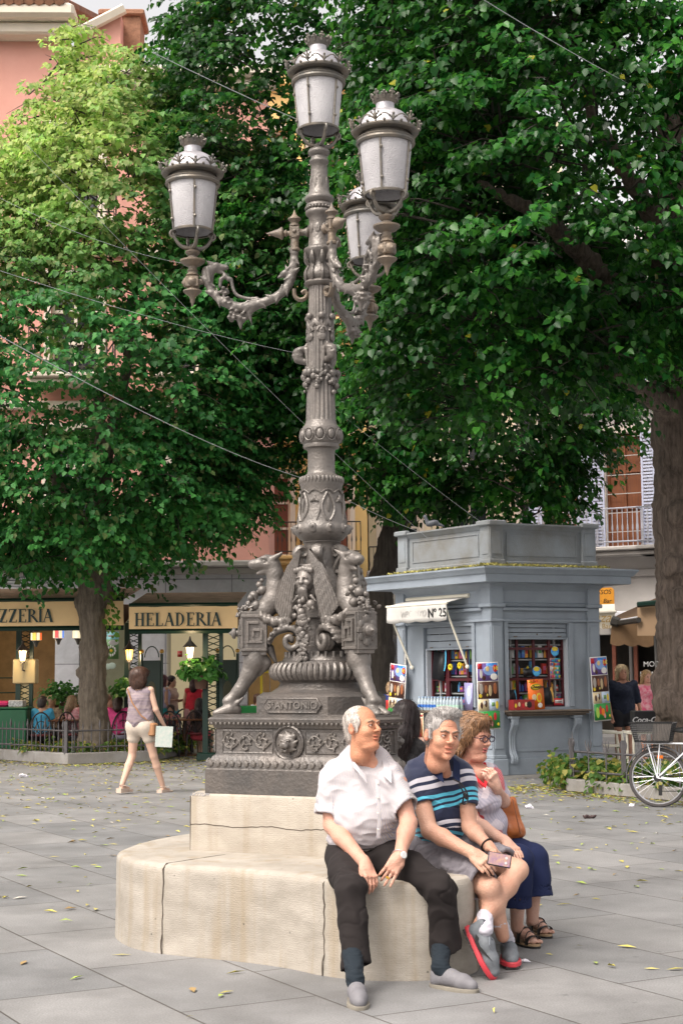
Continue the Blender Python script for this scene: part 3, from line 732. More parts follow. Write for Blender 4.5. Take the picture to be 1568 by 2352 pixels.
 for (x, y, r_, yy) in ((452, 350, 22, 0), (473, 388, 31, .02), (455, 400, 24, -.03), (415, 425, 34, .0), (395, 440, 22, .035), (430, 492, 36, .025), (425, 490, 32, -.035), (385, 480, 26, 0), (470, 320, 14, 0)):
  fr.sph((gx(x), yy, gz(y)), r_ * .34 * PY / FPX, 12)
 for i in range(46):
  t = rs.rand(); x = 385 - 75 * t + rs.normal() * 10; y = 480 + 75 * t + rs.normal() * 10
  fr.sph((gx(x), rs.normal() * .028 * (1 - .6 * t), gz(y)), .0115 - .002 * t, 8)
 for i in range(7): fr.sph((gx(440 - i * 8), rs.normal() * .05, gz(400 + i * 20)), (.026, .014, .008), 8, rotm(rs.rand() * 3, rs.rand() * 3, 0))
 fr.build('fruit_garland', IRON, neck, M=M)
 for sy in (-1, 1):
  w = MB()
  tip = np.array((.150, sy * .185, zz(1268))); root = np.array((.300, sy * .055, zz(1395)))
  low = np.array((.215, sy * .125, zz(1447))); inn = np.array((.165, sy * .165, zz(1330)))
  mid = np.array((.255, sy * .12, zz(1335)))
  def W(u, v, tip=tip, root=root, low=low, inn=inn, mid=mid):
   lead = (1 - v) ** 2 * root + 2 * v * (1 - v) * (mid + np.array((.02, 0, .03))) + v * v * tip
   trail = (1 - v) ** 2 * low + 2 * v * (1 - v) * inn + v * v * (tip + np.array((-.012, 0, -.012)))
   p_ = lead * (1 - u) + trail * u
   fold = (.0075 * abs(math.sin(math.pi * (u * 7 + v * 1.2))) + .006 * math.sin(math.pi * u)) * (1.15 - v)
   if v < .55: fold += .005 * abs(math.sin(v * 30 + u * 3))
   nrm = np.array((.45, sy * .85, .1))
   return p_ + nrm * fold
  w.grid(W, 42, 30, .016) if sy > 0 else w.grid(lambda u, v: W(1 - u, v), 42, 30, .016)
  w.build('wing', IRON, neck, M=M, auto=60)
for k in range(3): griffin(A0 + 120 * k)
# masks with hanging fruit between the griffins
def mascaron(alpha):
 M = polar(alpha) @ np.array([[0, 0, 1, 0], [1, 0, 0, 0], [0, 1, 0, 0], [0, 0, 0, 1.]]); c = M.copy(); c[:3, 3] += M[:3, 2] * .215 + np.array((0, 0, zz(1336))); c[:3, :3] *= 1.38
 s = SD(); s.T = c; s.k = .009
 s.ell((0, 0, 0), (.042, .056, .04)).ell((0, -.006, .036), (.010, .018, .012)).ell((0, -.014, .044), (.012, .008, .009))
 for q in (-1, 1):
  s.ell((q * .018, .010, .036), (.016, .005, .007), rotm(0, 0, q * -.35), k=.004); s.ell((q * .017, .001, .036), (.009, .006, .006), neg=True, k=.004).ell((q * .017, .001, .030), (.008, .005, .006), k=.001)
  s.ell((q * .024, -.016, .028), (.013, .012, .010)).cap((q * .004, -.026, .038), (q * .024, -.034, .03), .006, .003, .003)
  s.cap((q * .04, .035, 0), (q * .062, .055, .005), .012, .003).cap((q * .05, -.02, -.005), (q * .055, -.06, -.01), .01, .006)
  s.cap((q * .012, -.05, .03), (q * .02, -.095, .02), .013, .004).cap((q * .035, -.075, .01), (q * .06, -.1, .012), .01, .004)
 s.cap((0, -.045, .032), (0, -.11, .022), .014, .004)
 for i in range(7): s.ell(((i - 3) * .014, .05 - abs(i - 3) * .003, .022), (.010, .014, .010), k=.004)
 s.box((0, 0, -.05), (.06, .075, .04), rd=.01)
 s.build('mask', IRON, .0042, LP)
 f = MB(); rs = np.random.RandomState(int(alpha) % 91)
 z0, z1 = zz(1378), zz(1520)
 for i in range(64):
  t = rs.rand() ** .8; w = .075 * (1 - .8 * t) * (1 if t > .08 else .6); r_ = (.032 if rs.rand() < .3 else .018) * (1 - .5 * t)
  a = rs.uniform(-1, 1); f.sph((.245 + .03 * (1 - t) * (1 - abs(a)), a * w, z0 + (z1 - z0) * t), r_, 9)
 for i in range(26):
  t = rs.rand(); w = .085 * (1 - .75 * t); f.sph((.262, rs.uniform(-1, 1) * w, z0 + (z1 - z0) * t), (.008, .024, .011), 7, rotm(rs.uniform(-1.2, 1.2), 0, 0))
 f.build('fruit_drop', IRON, LP, M=polar(alpha))
for k in range(3): mascaron(A0 + 60 + 120 * k)
# column
def prof(rows): return [(h * kk(y), zz(y)) for h, y in rows]
col_ = MB(); c0 = (PX, PY, 0)
col_.lathe(prof([(60, 1420), (52, 1340), (42, 1300), (40, 1270), (41, 1256), (42, 1249), (45, 1247), (43, 1244), (52, 1238), (60, 1229), (65, 1219), (62, 1210), (57, 1203), (56, 1196), (52, 1180), (49, 1160), (47.5, 1140), (46.5, 1124), (48, 1121), (48, 1117),
    (50, 1114), (46, 1096), (37, 1092), (33, 1088), (31.5, 1082), (31, 1040), (33, 1033), (41, 1030), (42, 1025), (41, 1021), (46, 1016), (44, 988), (43, 984), (42, 981), (37.5, 977), (36, 972), (35, 968)]), 40, c0)
cb = col_.build('column', IRON, LP, auto=50)
fl = MB(); nF = 20; n_ = nF * 6; a = np.linspace(0, 2 * math.pi, n_, endpoint=False); V = []; fls = []
ys = list(np.linspace(969, 655, 22))
for j, y in enumerate(ys):
 h = 34.5 - (34.5 - 25.5) * (j / 21) ** .8; dep = 0 if j == 0 or j == 21 else .075
 r_ = h * kk(y) * (1 - dep * np.clip(np.cos(nF * a) * 1.6, -.2, 1))
 V.append(np.stack([PX + r_ * np.cos(a), PY + r_ * np.sin(a), np.full(n_, zz(y))], 1))
for j in range(21):
 for i in range(n_): fls.append((j * n_ + i, j * n_ + (i + 1) % n_, (j + 1) * n_ + (i + 1) % n_, (j + 1) * n_ + i))
fl.add(np.concatenate(V), fls); fl.build('fluted_shaft', IRON, LP, auto=60)
up = MB()
up.lathe(prof([(26, 660), (35, 657), (37, 652), (34, 648), (29, 645), (33, 640), (35, 632), (30, 622), (24, 612), (23, 604), (27, 594), (34, 584), (37, 577), (36, 573), (30, 570), (26, 566), (24.5, 545), (24, 520), (24, 503), (27, 498), (32, 493), (32, 487), (28, 483), (27, 479), (31, 476), (30, 471), (26, 468),
    (33, 462), (34, 457), (31, 452), (26, 448), (23, 440), (20.5, 420), (19, 395), (18.5, 378), (22, 375), (22.5, 370), (19, 366), (18, 361), (21, 358), (25, 353), (25, 349), (22, 344), (15, 340), (13, 334)]), 32, c0)
up.build('upper_stem', IRON, LP, auto=50)
orn = MB()
def cyl(a, r_, z): return (PX + r_ * math.cos(a), PY + r_ * math.sin(a), z)
for i in range(11):
 a = i * 2 * math.pi / 11 + .1; k_ = kk(1002); Rz = rotm(0, 0, a)
 orn.sph(cyl(a, 46 * k_, zz(1002)), (5.5 * k_, 8.5 * k_, 12 * k_), 12, Rz)
 ring = [np.array(cyl(a + math.cos(t) * .25, (48.5 - 1.5 * abs(math.sin(t))) * k_, zz(1002) + math.sin(t) * 14.5 * k_)) for t in np.linspace(0, 2 * math.pi, 15)]
 orn.tube(ring, 1.7 * k_, 5)
for i in range(34):
 a = i * 2 * math.pi / 34; k_ = kk(1105); orn.sph(cyl(a, 47.5 * k_, zz(1105)), (5 * k_, 4.6 * k_, 9.5 * k_), 8, rotm(0, 0, a))
for i in range(10):
 a = i * 2 * math.pi / 10; k_ = kk(1218); orn.sph(cyl(a, 61 * k_, zz(1217)), (8 * k_, 11 * k_, 12 * k_), 9, rotm(0, 0, a)); orn.sph(cyl(a, 68 * k_, zz(1214)), 4.2 * k_, 8)
 z0, z1 = zz(1204), zz(1128)
 def vr(t): return (56 - 9.2 * t ** .8 + 1.2) * kk(1204 - 76 * t)
 for s_ in (-1, 1):
  pts = [cyl(a + s_ * .33 * math.sin(math.pi * min(1, t * 1.05)) * (1 - .25 * t), vr(t), z0 + (z1 - z0) * t) for t in np.linspace(.05, .9, 16)]
  if i % 2 == 0: orn.tube(pts, .0085, 5)
  pts = [cyl(a + .314 + s_ * (.02 + .2 * (1 - t) ** 1.5), vr(t * .55), z0 + (z1 - z0) * (t * .6)) for t in np.linspace(.1, 1, 9)]
  if i % 2: orn.tube(pts, .006, 5)
 if i % 2 == 0: orn.sph(cyl(a, vr(.5), z0 + (z1 - z0) * .5), (.008, .012, .05), 8, rotm(0, 0, a))
 else:
  for q in range(5):
   b = (q - 2) * .5; orn.sph(cyl(a + .1 * math.sin(b), vr(.7), z0 + (z1 - z0) * (.62 + .1 * math.cos(b))), (.01, .009, .024), 7, rotm(-b, 0, a) if 0 else rotm(0, 0, a) @ rotm(b, 0, 0))
for i in range(20):
 a = i * 2 * math.pi / 20; b = (i + 1) * 2 * math.pi / 20
 orn.tube([cyl(a, 48.5 * kk(1130), zz(1137 if i % 2 else 1128)), cyl((a + b) / 2, 49 * kk(1130), zz(1131)), cyl(b, 48.5 * kk(1130), zz(1128 if i % 2 else 1137))], .006, 5)
for i in range(9):
 a = i * 2 * math.pi / 9
 for (y0, y1, r0, r1, rr0) in ((648, 612, 33, 27, .018), (612, 582, 25, 35, .016)):
  pts = [cyl(a, (r0 + (r1 - r0) * t + 5 * math.sin(math.pi * t)) * kk(y0), zz(y0 + (y1 - y0) * t)) for t in np.linspace(0, 1, 7)]
  orn.tube(pts, [rr0 * q for q in (.5, .9, 1.1, 1.1, .9, .7, .4)], 6, .6)
 orn.sph(cyl(a + .35, 25 * kk(530), zz(528)), (.006, .02, .035), 7, rotm(0, 0, a + .35))
 orn.sph(cyl(a + .1, 21.5 * kk(410), zz(425)), (.004, .010, .05), 7, rotm(0, 0, a + .1))
for i in range(24): orn.sph(cyl(i * 2 * math.pi / 24, 30 * kk(478), zz(480)), .011, 6)
orn.build('cast_ornament', IRON, cb)
sw = MB(); rs = np.random.RandomState(8)
for i in range(6):
 a = i * 2 * math.pi / 6 + rad(-100); droop = 900 if i % 2 else 888
 for j in range(15):
  t = rs.rand(); sw.sph(cyl(a + rs.normal() * .2 * (1 - .5 * t), (34 + rs.rand() * 5) * kk(870), zz(858 + (droop - 852) * t)), (.024 if rs.rand() < .35 else .014) * (1.1 - .4 * t), 9)
 for j in range(7): sw.sph(cyl(a + rs.normal() * .28, 36 * kk(860), zz(848 + rs.rand() * 26)), (.008, .026, .011), 7, rotm(rs.uniform(-1.5, 1.5), 0, a))
for i in range(3):   # leaf crests high on the shaft
 for a in (rad(A0 + 120 * i - 90 + 35), rad(A0 + 120 * i - 90 - 25)):
  sw.sph(cyl(a, 30 * kk(735), zz(730)), .024, 10)
  for s_ in (-1, 1):
   pts = [cyl(a + s_ * (.08 + .28 * (1 - q) * math.cos(q * 6)), (29 + 2 * q) * kk(760), zz(765) + .03 * math.sin(q * 7) * (1 - q * .6)) for q in np.linspace(0, 1, 10)]
   sw.tube(pts, .011, 6); sw.sph(cyl(a + s_ * .35, 29 * kk(745), zz(748)), (.01, .016, .038), 7, rotm(0, 0, a + s_ * .35) @ rotm(-s_ * .6, 0, 0))
  sw.sph(cyl(a, 30 * kk(775), zz(778)), (.014, .03, .03), 8, rotm(0, 0, a))
sw.build('fruit_swag', IRON, cb)
for i in range(3):   # small capped busts half way up
 M = polar(A0 + 120 * i - 2); c = M.copy(); c[:3, 3] += M[:3, 0] * (31 * kk(815)) + np.array((0, 0, zz(815)))
 s = SD(); s.T = c; s.k = .01
 s.ell((.055, 0, 0), (.038, .032, .042)).ell((.085, 0, -.006), (.014, .01, .012)).cap((.06, 0, -.03), (.0, 0, -.05), .026, .02).ell((.045, 0, .03), (.046, .038, .022), rotm(0, .3, 0)).cap((.01, 0, .035), (.0, 0, .07), .02, .008)
 for q in (-1, 1): s.ell((.085, q * .014, .004), (.006, .006, .004), neg=True, k=.003).cap((0, q * .02, .03), (-.005, q * .035, -.1), .018, .006)
 s.build('bust', IRON, .005, cb)
sc = MB()
for i in range(6):
 M = polar(A0 + 60 * i + 18); pts = []
 for t in np.linspace(0, 1, 26):
  a = rad(-60) + 2.3 * math.pi * t; r_ = .048 * (1 - .78 * t); pts.append((.135 + r_ * math.cos(a), 0, zz(1272) + r_ * math.sin(a)))
 pts = [(.10, 0, zz(1330)), (.125, 0, zz(1306)), (.148, 0, zz(1292))] + pts
 sc.tube(put(0, M, pts), [.02] * 10 + list(np.linspace(.022, .012, 19)), 7, 1.8, up=M[:3, 1])
 sc.sph(put(0, M, [(.13, 0, zz(1316))])[0], (.028, .03, .02), 9)
sc.build('neck_scroll', IRON, cb)
# arms and lanterns
FROST = mat('frosted_lantern_glass', (.58, .57, .59), .55, 0, col2=(.40, .39, .41), nscale=3, bump=.5, bscale=160, sss=0, spec=.6)
DOMEM = mat('tarnished_dome', (.30, .29, .32), .32, .5, col2=(.62, .60, .62), nscale=9, bump=.2, bscale=30)
FRAME = mat('lantern_frame', (.105, .105, .10), .42, .35, col2=(.20, .17, .135), nscale=10, bump=.2)
def lantern(M, s):
 """M: 4x4, origin at the centre of the bottom ring; s scale"""
 def T(p_): return put(0, M, np.array(p_) * s)
 M2 = M @ np.diag([s, s, s, 1])
 fr = MB()
 fr.lathe([(.132, -.008), (.140, -.008), (.142, .004), (.136, .010), (.130, .006)], 36, caps=False)
 fr.lathe([(.165, .318), (.180, .318), (.188, .330), (.182, .344), (.186, .350), (.178, .362), (.168, .366), (.150, .366)], 40, caps=False)
 fr.lathe([(.150, .366), (.150, .40), (.16, .405)], 32, caps=False)
 fr.lathe([(.165, .385), (.205, .392), (.212, .402), (.205, .414), (.175, .42), (.15, .43), (.12, .43)], 40, caps=False)
 for i in range(5):
  a = i * 2 * math.pi / 5 + .5
  fr.tube([(r_ * math.cos(a), r_ * math.sin(a), z) for r_, z in ((.138, 0), (.170, .33))], .0075, 5)
  for z, r_ in ((.07, .150), (.26, .168)):
   fr.sph((r_ * math.cos(a + .03), r_ * math.sin(a + .03), z), .012, 7)
 for i in range(4):
  a = i * math.pi / 2 + .35; q = []
  for t in np.linspace(0, 1, 12):
   r_ = .022 + .118 * t ** .7; z = -.115 + .10 * t ** 2.2 ; q.append((r_ * math.cos(a), r_ * math.sin(a), z))
  fr.tube(q, list(np.linspace(.016, .010, 12)), 6)
  q = []
  for t in np.linspace(0, 1, 16):
   b = rad(-90) + t * 2 * math.pi * 1.1; rr_ = .028 * (1 - .7 * t); q.append(((.132 + rr_ * math.cos(b)) * math.cos(a), (.132 + rr_ * math.cos(b)) * math.sin(a), -.022 + rr_ * math.sin(b)))
  fr.tube(q, .0085, 6)
 fr.lathe([(.03, -.13), (.036, -.12), (.030, -.108), (.022, -.10), (.018, -.09)], 16)
 root = fr.build('lantern', FRAME, LP, M=M2, auto=40)
 g = MB(); g.lathe([(.131, .002), (.132, .004), (.165, .325), (.163, .325), (.128, .004)], 40, caps=False); g.build('glass_shade', FROST, root, M=M2)
 d = MB(); d.lathe([(.172, .424), (.165, .455), (.148, .492), (.120, .522), (.088, .540), (.066, .547), (.060, .552), (.058, .590), (.062, .595)], 32); d.build('dome', DOMEM, root, M=M2)
 c = MB(); n = 12
 for i in range(n):
  a = i * 2 * math.pi / n + .2; tall = i % 2 == 0; H = .070 if tall else .046
  def gp(da, h): r_ = .205 + .030 * (h / .078); return (r_ * math.cos(a + da), r_ * math.sin(a + da), .405 + h)
  c.tube([gp(0, 0), gp(0, H)], .005, 5); c.sph(gp(0, H), .009, 6)
  for s_ in (-1, 1):
   for (w, h) in ((.10, .8), (.17, .52)) if tall else ((.1, .7),):
    c.tube([gp(0, .01), gp(s_ * w * .55, H * h * .75), gp(s_ * w, H * h)], .0045, 5); c.sph(gp(s_ * w, H * h), .0075, 6)
   c.tube([gp(s_ * t, .012 + .036 * math.sin(math.pi * t / .52)) for t in np.linspace(0, .52, 7)], .0042, 5)
  c.sph(gp(.26, .012), .010, 6); c.sph(gp(0, H * .55), (.012, .012, .02), 6)
 c.build('gallery', FRAME, root, M=M2)
 k = MB(); k.lathe([(.058, .590), (.070, .600), (.082, .632), (.076, .632), (.064, .60)], 20, caps=False)
 for i in range(10):
  a = i * 2 * math.pi / 10; H = .04 if i % 2 == 0 else .026
  k.tube([(.074 * math.cos(a), .074 * math.sin(a), .61), (.088 * math.cos(a), .088 * math.sin(a), .615 + H)], [.010, .007], 5)
  for s_ in (-.15, .15): k.sph((.085 * math.cos(a + s_), .085 * math.sin(a + s_), .620 + H * .6), .010, 6)
  k.sph((.088 * math.cos(a), .088 * math.sin(a), .620 + H), .010, 6)
 k.build('crown', FRAME, root, M=M2)
LS = .965
Mt = np.eye(4); Mt[:3, 3] = (PX, PY, zz(299)); lantern(Mt, LS)
def ax(x): return (733 - (313.6 + .4 * x)) * kk(600)
def az(y): return zz(439 + .4 * y)
def arm(alpha, hand=1):
 M = polar(alpha)
 s = SD(); s.T = M; s.k = .014
 main = catmull([(ax(905), az(330)), (ax(897), az(430)), (ax(872), az(530)), (ax(805), az(600)), (ax(705), az(640)), (ax(600), az(662)), (ax(500), az(632)), (ax(435), az(575)), (ax(400), az(505)), (ax(392), az(440))], 3, False)
 s.path([(a, 0, b) for a, b in main], [.022, .024, .025, .026, .027, .027, .026, .026, .026, .026, .026, .027, .028, .03, .03, .03, .028, .026, .026, .024, .022, .021, .021, .022, .024, .024, .022, .02][:len(main)])
 inner = catmull([(ax(690), az(610)), (ax(640), az(612)), (ax(575), az(592)), (ax(550), az(550)), (ax(540), az(500)), (ax(525), az(500))], 3, False)
 s.path([(a, 0, b) for a, b in inner], .0105, k=.006)
 s.path([(ax(525), 0, az(500)), (ax(505), 0, az(480)), (ax(480), 0, az(500)), (ax(475), 0, az(540))], .012)
 s.ell((ax(440), 0, az(432)), (.042, .034, .034)).cap((ax(455), 0, az(425)), (ax(512), 0, az(432)), .026, .017).cap((ax(470), 0, az(455)), (ax(500), 0, az(462)), .014, .008).cap((ax(420), 0, az(450)), (ax(410), 0, az(510)), .03, .028)
 for q in (-1, 1): s.cap((ax(425), q * .022, az(412)), (ax(398), q * .035, az(398)), .014, .004).ell((ax(455), q * .022, az(418)), (.012, .008, .008)).cap((ax(405), q * .03, az(440)), (ax(420), q * .035, az(520)), .012, .006)
 rs = np.random.RandomState(5)
 for i, (t, o) in enumerate(zip(np.linspace(0.04, .9, 20), [1, -1] * 10)):
  j = min(int(t * (len(main) - 1)), len(main) - 2); p_ = main[j]; d_ = main[j + 1] - main[j]; d_ /= np.linalg.norm(d_); nn = np.array([-d_[1], d_[0]])
  for q in (-1, 1):
   a = (p_[0] + nn[0] * o * .012, q * .016, p_[1] + nn[1] * o * .012); e = p_ + nn * o * .040 + d_ * .035 * (1 if i % 3 else -1)
   s.cap(a, (e[0], q * .026, e[1]), .014, .004, .006)
 for (x, y) in ((500, 570), (525, 628), (575, 705), (610, 720), (545, 715)):
  for q in range(7): a = q * .9; s.ell((ax(x + 17 * math.cos(a)), (.02 if q % 2 else -.02), az(y + 17 * math.sin(a))), (.015, .022, .012), k=.004)
  s.ell((ax(x), 0, az(y)), .02, k=.004)
 s.cap((ax(592), 0, az(730)), (ax(594), 0, az(788)), .026, .006).cap((ax(640), 0, az(690)), (ax(655), 0, az(755)), .02, .004).cap((ax(700), 0, az(650)), (ax(640), 0, az(695)), .018, .014).cap((ax(545), 0, az(700)), (ax(533), 0, az(745)), .016, .005)
 s.ell((ax(850), 0, az(470)), (.03, .028, .024)).cap((ax(835), 0, az(480)), (ax(812), 0, az(492)), .016, .01).cap((ax(862), 0, az(450)), (ax(850), 0, az(420)), .012, .004)
 arm_o = s.build('arm', IRON, .0065, LP)
 t = MB()
 t.lathe([(.028, az(345)), (.036, az(340)), (.036, az(330)), (.026, az(322)), (.026, az(275)), (.034, az(268)), (.034, az(262)), (.02, az(258))], 16, (ax(905), 0, 0))
 t.box((ax(905), 0, az(235)), (.032, .032, (az(205) - az(265)) / 2), bev=.005)
 t.lathe([(.022, az(207)), (.034, az(200)), (.034, az(192)), (.024, az(184)), (.03, az(172)), (.044, az(162)), (.042, az(154)), (.024, az(145)), (.012, az(130)), (.002, az(105))], 16, (ax(905), 0, 0))
 Rx = rotm(0, rad(90), 0)
 t.lathe([(.016, 0), (.016, .03), (.026, .034), (.018, .045), (.018, .05), (.040, .058), (.042, .064), (.03, .085), (.014, .13), (.002, .165)], 16, (ax(905) + .02, 0, az(240)), Rx)
 t.lathe([(.02, 0), (.034, .02), (.022, .04), (.022, .06), (.034, .08), (.02, .1), (.02, .13)], 12, (.06, 0, az(235)), Rx)
 for q in (-1, 1): t.sph((ax(905), q * .034, az(235)), .014, 8)
 pts = [(ax(900), 0, az(560)), (ax(905), 0, az(600)), (ax(930), 0, az(622)), (ax(962), 0, az(615)), (ax(975), 0, az(590)), (ax(962), 0, az(572)), (ax(945), 0, az(585))]
 t.tube(put(0, np.eye(4), [(a, 0, b) for a, b in catmull([(p_[0], p_[2]) for p_ in pts], 4, False)]), .014, 7, 1.6, up=(0, 1, 0))
 t.tube([(ax(975), 0, az(590)), (.05, 0, az(585))], .016, 8)
 t.build('spindle', IRON_R, arm_o, M=M, auto=40); t = MB(); xo = ax(318)
 t.lathe([(.003, az(655)), (.014, az(625)), (.02, az(600)), (.028, az(592)), (.05, az(578)), (.062, az(568)), (.060, az(562)), (.04, az(556)), (.034, az(548)), (.034, az(480)), (.044, az(474)), (.036, az(466)), (.030, az(458)), (.036, az(448)), (.028, az(440)), (.03, az(425)),
   (.06, az(413)), (.082, az(397)), (.083, az(388)), (.06, az(382)), (.038, az(376)), (.028, az(364)), (.045, az(350)), (.05, az(342)), (.046, az(336)), (.03, az(330)), (.022, az(322))], 22, (xo, 0, 0))
 t.box((xo, 0, az(515)), (.042, .042, .036), bev=.006); t.lathe([(.02, 0), (.036, .004), (.03, .014), (.012, .024), (.005, .03)], 14, (xo + .04, 0, az(515)), Rx)
 t.tube([(xo - .03, 0, az(517)), (ax(385), 0, az(505))], .022, 8)
 for q in (-1, 1): t.lathe([(.02, 0), (.030, .004), (.022, .014), (.006, .024)], 12, (xo, q * .04, az(515)), rotm(-q * rad(90), 0, 0))
 t.build('lantern_socket', IRON_R, arm_o, M=M, auto=40)
 ML = M.copy(); ML[:3, 3] += M[:3, 0] * xo + np.array((0, 0, az(322) + .115)); lantern(ML, LS)
for a_ in (-91, 30, 156): arm(a_)
# trees
def leaf_mat(name, rough=.38):
 m = bpy.data.materials.new(name); m.use_nodes = True; n = m.node_tree; N, L = n.nodes, n.links; b = N['Principled BSDF']; o = N['Material Output']
 a = N.new('ShaderNodeAttribute'); a.attribute_name = 'Col'; L.new(a.outputs['Color'], b.inputs['Base Color']); b.inputs['Roughness'].default_value = rough
 b.inputs['Specular IOR Level'].default_value = .27
 t = N.new('ShaderNodeBsdfTranslucent'); h = N.new('ShaderNodeHueSaturation'); h.inputs['Value'].default_value = 1.7; h.inputs['Hue'].default_value = .485; L.new(a.outputs['Color'], h.inputs['Color']); L.new(h.outputs[0], t.inputs[0])
 mx = N.new('ShaderNodeMixShader'); mx.inputs[0].default_value = .38; L.new(b.outputs[0], mx.inputs[1]); L.new(t.outputs[0], mx.inputs[2]); L.new(mx.outputs[0], o.inputs[0])
 return m
LEAF = leaf_mat('linden_leaf', .33); LEAF2 = leaf_mat('pale_linden_leaf', .5)
def bark_mat(name, c1, c2):
 m = bpy.data.materials.new(name); m.use_nodes = True; n = m.node_tree; N, L = n.nodes, n.links; b = N['Principled BSDF']
 tc = N.new('ShaderNodeTexCoord'); mp = N.new('ShaderNodeMapping'); mp.inputs['Scale'].default_value = (14, 14, 1.6); L.new(tc.outputs['Object'], mp.inputs[0])
 nz = N.new('ShaderNodeTexNoise'); nz.inputs['Scale'].default_value = 1.3; nz.inputs['Detail'].default_value = 7; nz.inputs['Roughness'].default_value = .7; L.new(mp.outputs[0], nz.inputs['Vector'])
 cr = N.new('ShaderNodeValToRGB'); L.new(nz.outputs['Fac'], cr.inputs[0]); e = cr.color_ramp.elements; e[0].position = .34; e[0].color = tuple(c2) + (1,); e[1].position = .68; e[1].color = tuple(c1) + (1,)
 L.new(cr.outputs[0], b.inputs['Base Color']); b.inputs['Roughness'].default_value = .9
 bp = N.new('ShaderNodeBump'); bp.inputs['Strength'].default_value = .9; bp.inputs['Distance'].default_value = .03; L.new(nz.outputs['Fac'], bp.inputs['Height']); L.new(bp.outputs[0], b.inputs['Normal'])
 return m
BARK = bark_mat('grey_bark', (.185, .152, .118), (.07, .056, .042)); BARK_D = bark_mat('dark_bark', (.07, .06, .05), (.025, .02, .016)); BARK_R = bark_mat('ridged_brown_bark', (.175, .135, .11), (.05, .037, .029))
def spray_leaves(rs, P0, Dr, L_, lsize, dens, colf):
 """vectorised leafy twigs. P0 (n,3) start, Dr (n,3) unit dir, L_ (n,) length -> verts, quads, colours"""
 n = len(P0); k = dens
 t = (np.arange(k)[None, :] + rs.rand(n, k) * .8) / k
 droop = rs.uniform(.25, .6, n)[:, None]
 pos = P0[:, None, :] + Dr[:, None, :] * (t * L_[:, None])[..., None]
 pos[..., 2] -= droop * (t ** 2) * L_[:, None]
 side = np.cross(Dr, np.array([0, 0, 1.])); side /= np.linalg.norm(side, axis=1, keepdims=True) + 1e-9
 sg = np.where((np.arange(k) % 2) == 0, 1, -1)[None, :]
 wid = .22 * L_[:, None] * np.sin(np.pi * np.clip(t * .85 + .12, 0, 1)) * rs.uniform(.2, 1, (n, k))
 pos = pos + side[:, None, :] * (sg * wid)[..., None]; pos[..., 2] += rs.normal(size=(n, k)) * .025 - .06 * (wid / (.22 * L_[:, None] + 1e-6))
 pos = pos.reshape(-1, 3); m = len(pos)
 d = (side[:, None, :] * (sg * .55)[..., None] + Dr[:, None, :] * .45).reshape(-1, 3) + rs.normal(size=(m, 3)) * .32; d[:, 2] -= rs.uniform(.35, 1.3, m)
 d /= np.linalg.norm(d, axis=1, keepdims=True)
 up = np.repeat(Dr, k, 0) * .55 + rs.normal(size=(m, 3)) * .33; up[:, 2] += .75
 w = np.cross(d, up); w /= np.linalg.norm(w, axis=1, keepdims=True) + 1e-9; nn = np.cross(w, d)
 s = lsize * rs.uniform(.55, 1.2, m)[:, None]
 c1 = .30 * rs.uniform(.3, 1.2, m)[:, None]
 V = np.stack([pos, pos + s * (-.40 * w + .02 * d + .10 * c1 * nn), pos + s * (-.42 * w + .52 * d + c1 * nn * .55), pos + s * (1.05 * d - .10 * nn), pos + s * (.42 * w + .52 * d + c1 * nn * .55), pos + s * (.40 * w + .02 * d + .10 * c1 * nn)], 1)
 b = np.arange(m)[:, None] * 6
 F = np.concatenate([b + np.array([0, 1, 2, 3]), b + np.array([0, 3, 4, 5])])
 C = colf(pos, rs); C = np.repeat(C, 6, 0)
 return V.reshape(-1, 3), F, C
def crown(name, seed, blobs, nspray, lsize, parent, m, colf, dens=14, L_=(.45, 1.0), shell=.35, center=None, keep=None, flat=.25):
 rs = np.random.RandomState(seed); vol = np.array([b[1][0] * b[1][1] * b[1][2] for b in blobs]) ** .75; vol /= vol.sum()
 P0 = []; D0 = []
 for (c, r), v in zip(blobs, vol):
  k = int(nspray * v * 1.6); u = rs.normal(size=(k, 3)); u /= np.linalg.norm(u, axis=1, keepdims=True)
  rad_ = 1 - shell * rs.rand(k) ** 1.4
  lump = 1 + .10 * noise3(u, .9, seed + 3) + .05 * noise3(u * 3, 1, seed + 4)
  p = np.array(c) + u * np.array(r) * (rad_ * lump)[:, None]
  ins = np.zeros(k, bool)
  for (c2, r2) in blobs:
   if c2 is c: continue
   ins |= (((p - np.array(c2)) / (np.array(r2) * .72)) ** 2).sum(1) < 1
  p = p[~ins]; u = u[~ins] / np.array(r); u /= np.linalg.norm(u, axis=1, keepdims=True)
  P0.append(p); D0.append(u)
 P0 = np.concatenate(P0); D0 = np.concatenate(D0)
 if keep is not None: k_ = keep(P0, rs); P0, D0 = P0[k_], D0[k_]
 ph = noise3(P0 * np.array([1, 1, 0]), .35, seed + 9) * 2
 tier = .85; q = (P0[:, 2] + ph) / tier; fr_ = q - np.floor(q); P0[:, 2] -= (fr_ - .5) * tier * .8
 D = D0 + rs.normal(size=D0.shape) * .35; D[:, 2] = D[:, 2] * flat + rs.uniform(-.05, .25, len(D)); D /= np.linalg.norm(D, axis=1, keepdims=True)
 ln = rs.uniform(L_[0], L_[1], len(P0)); P0 = P0 - D * ln[:, None] * .5
 V, F, C = spray_leaves(rs, P0, D, ln, lsize, dens, colf)
 o = nmesh(name, m, V, F, C, None, parent)
 return o, P0, D, ln
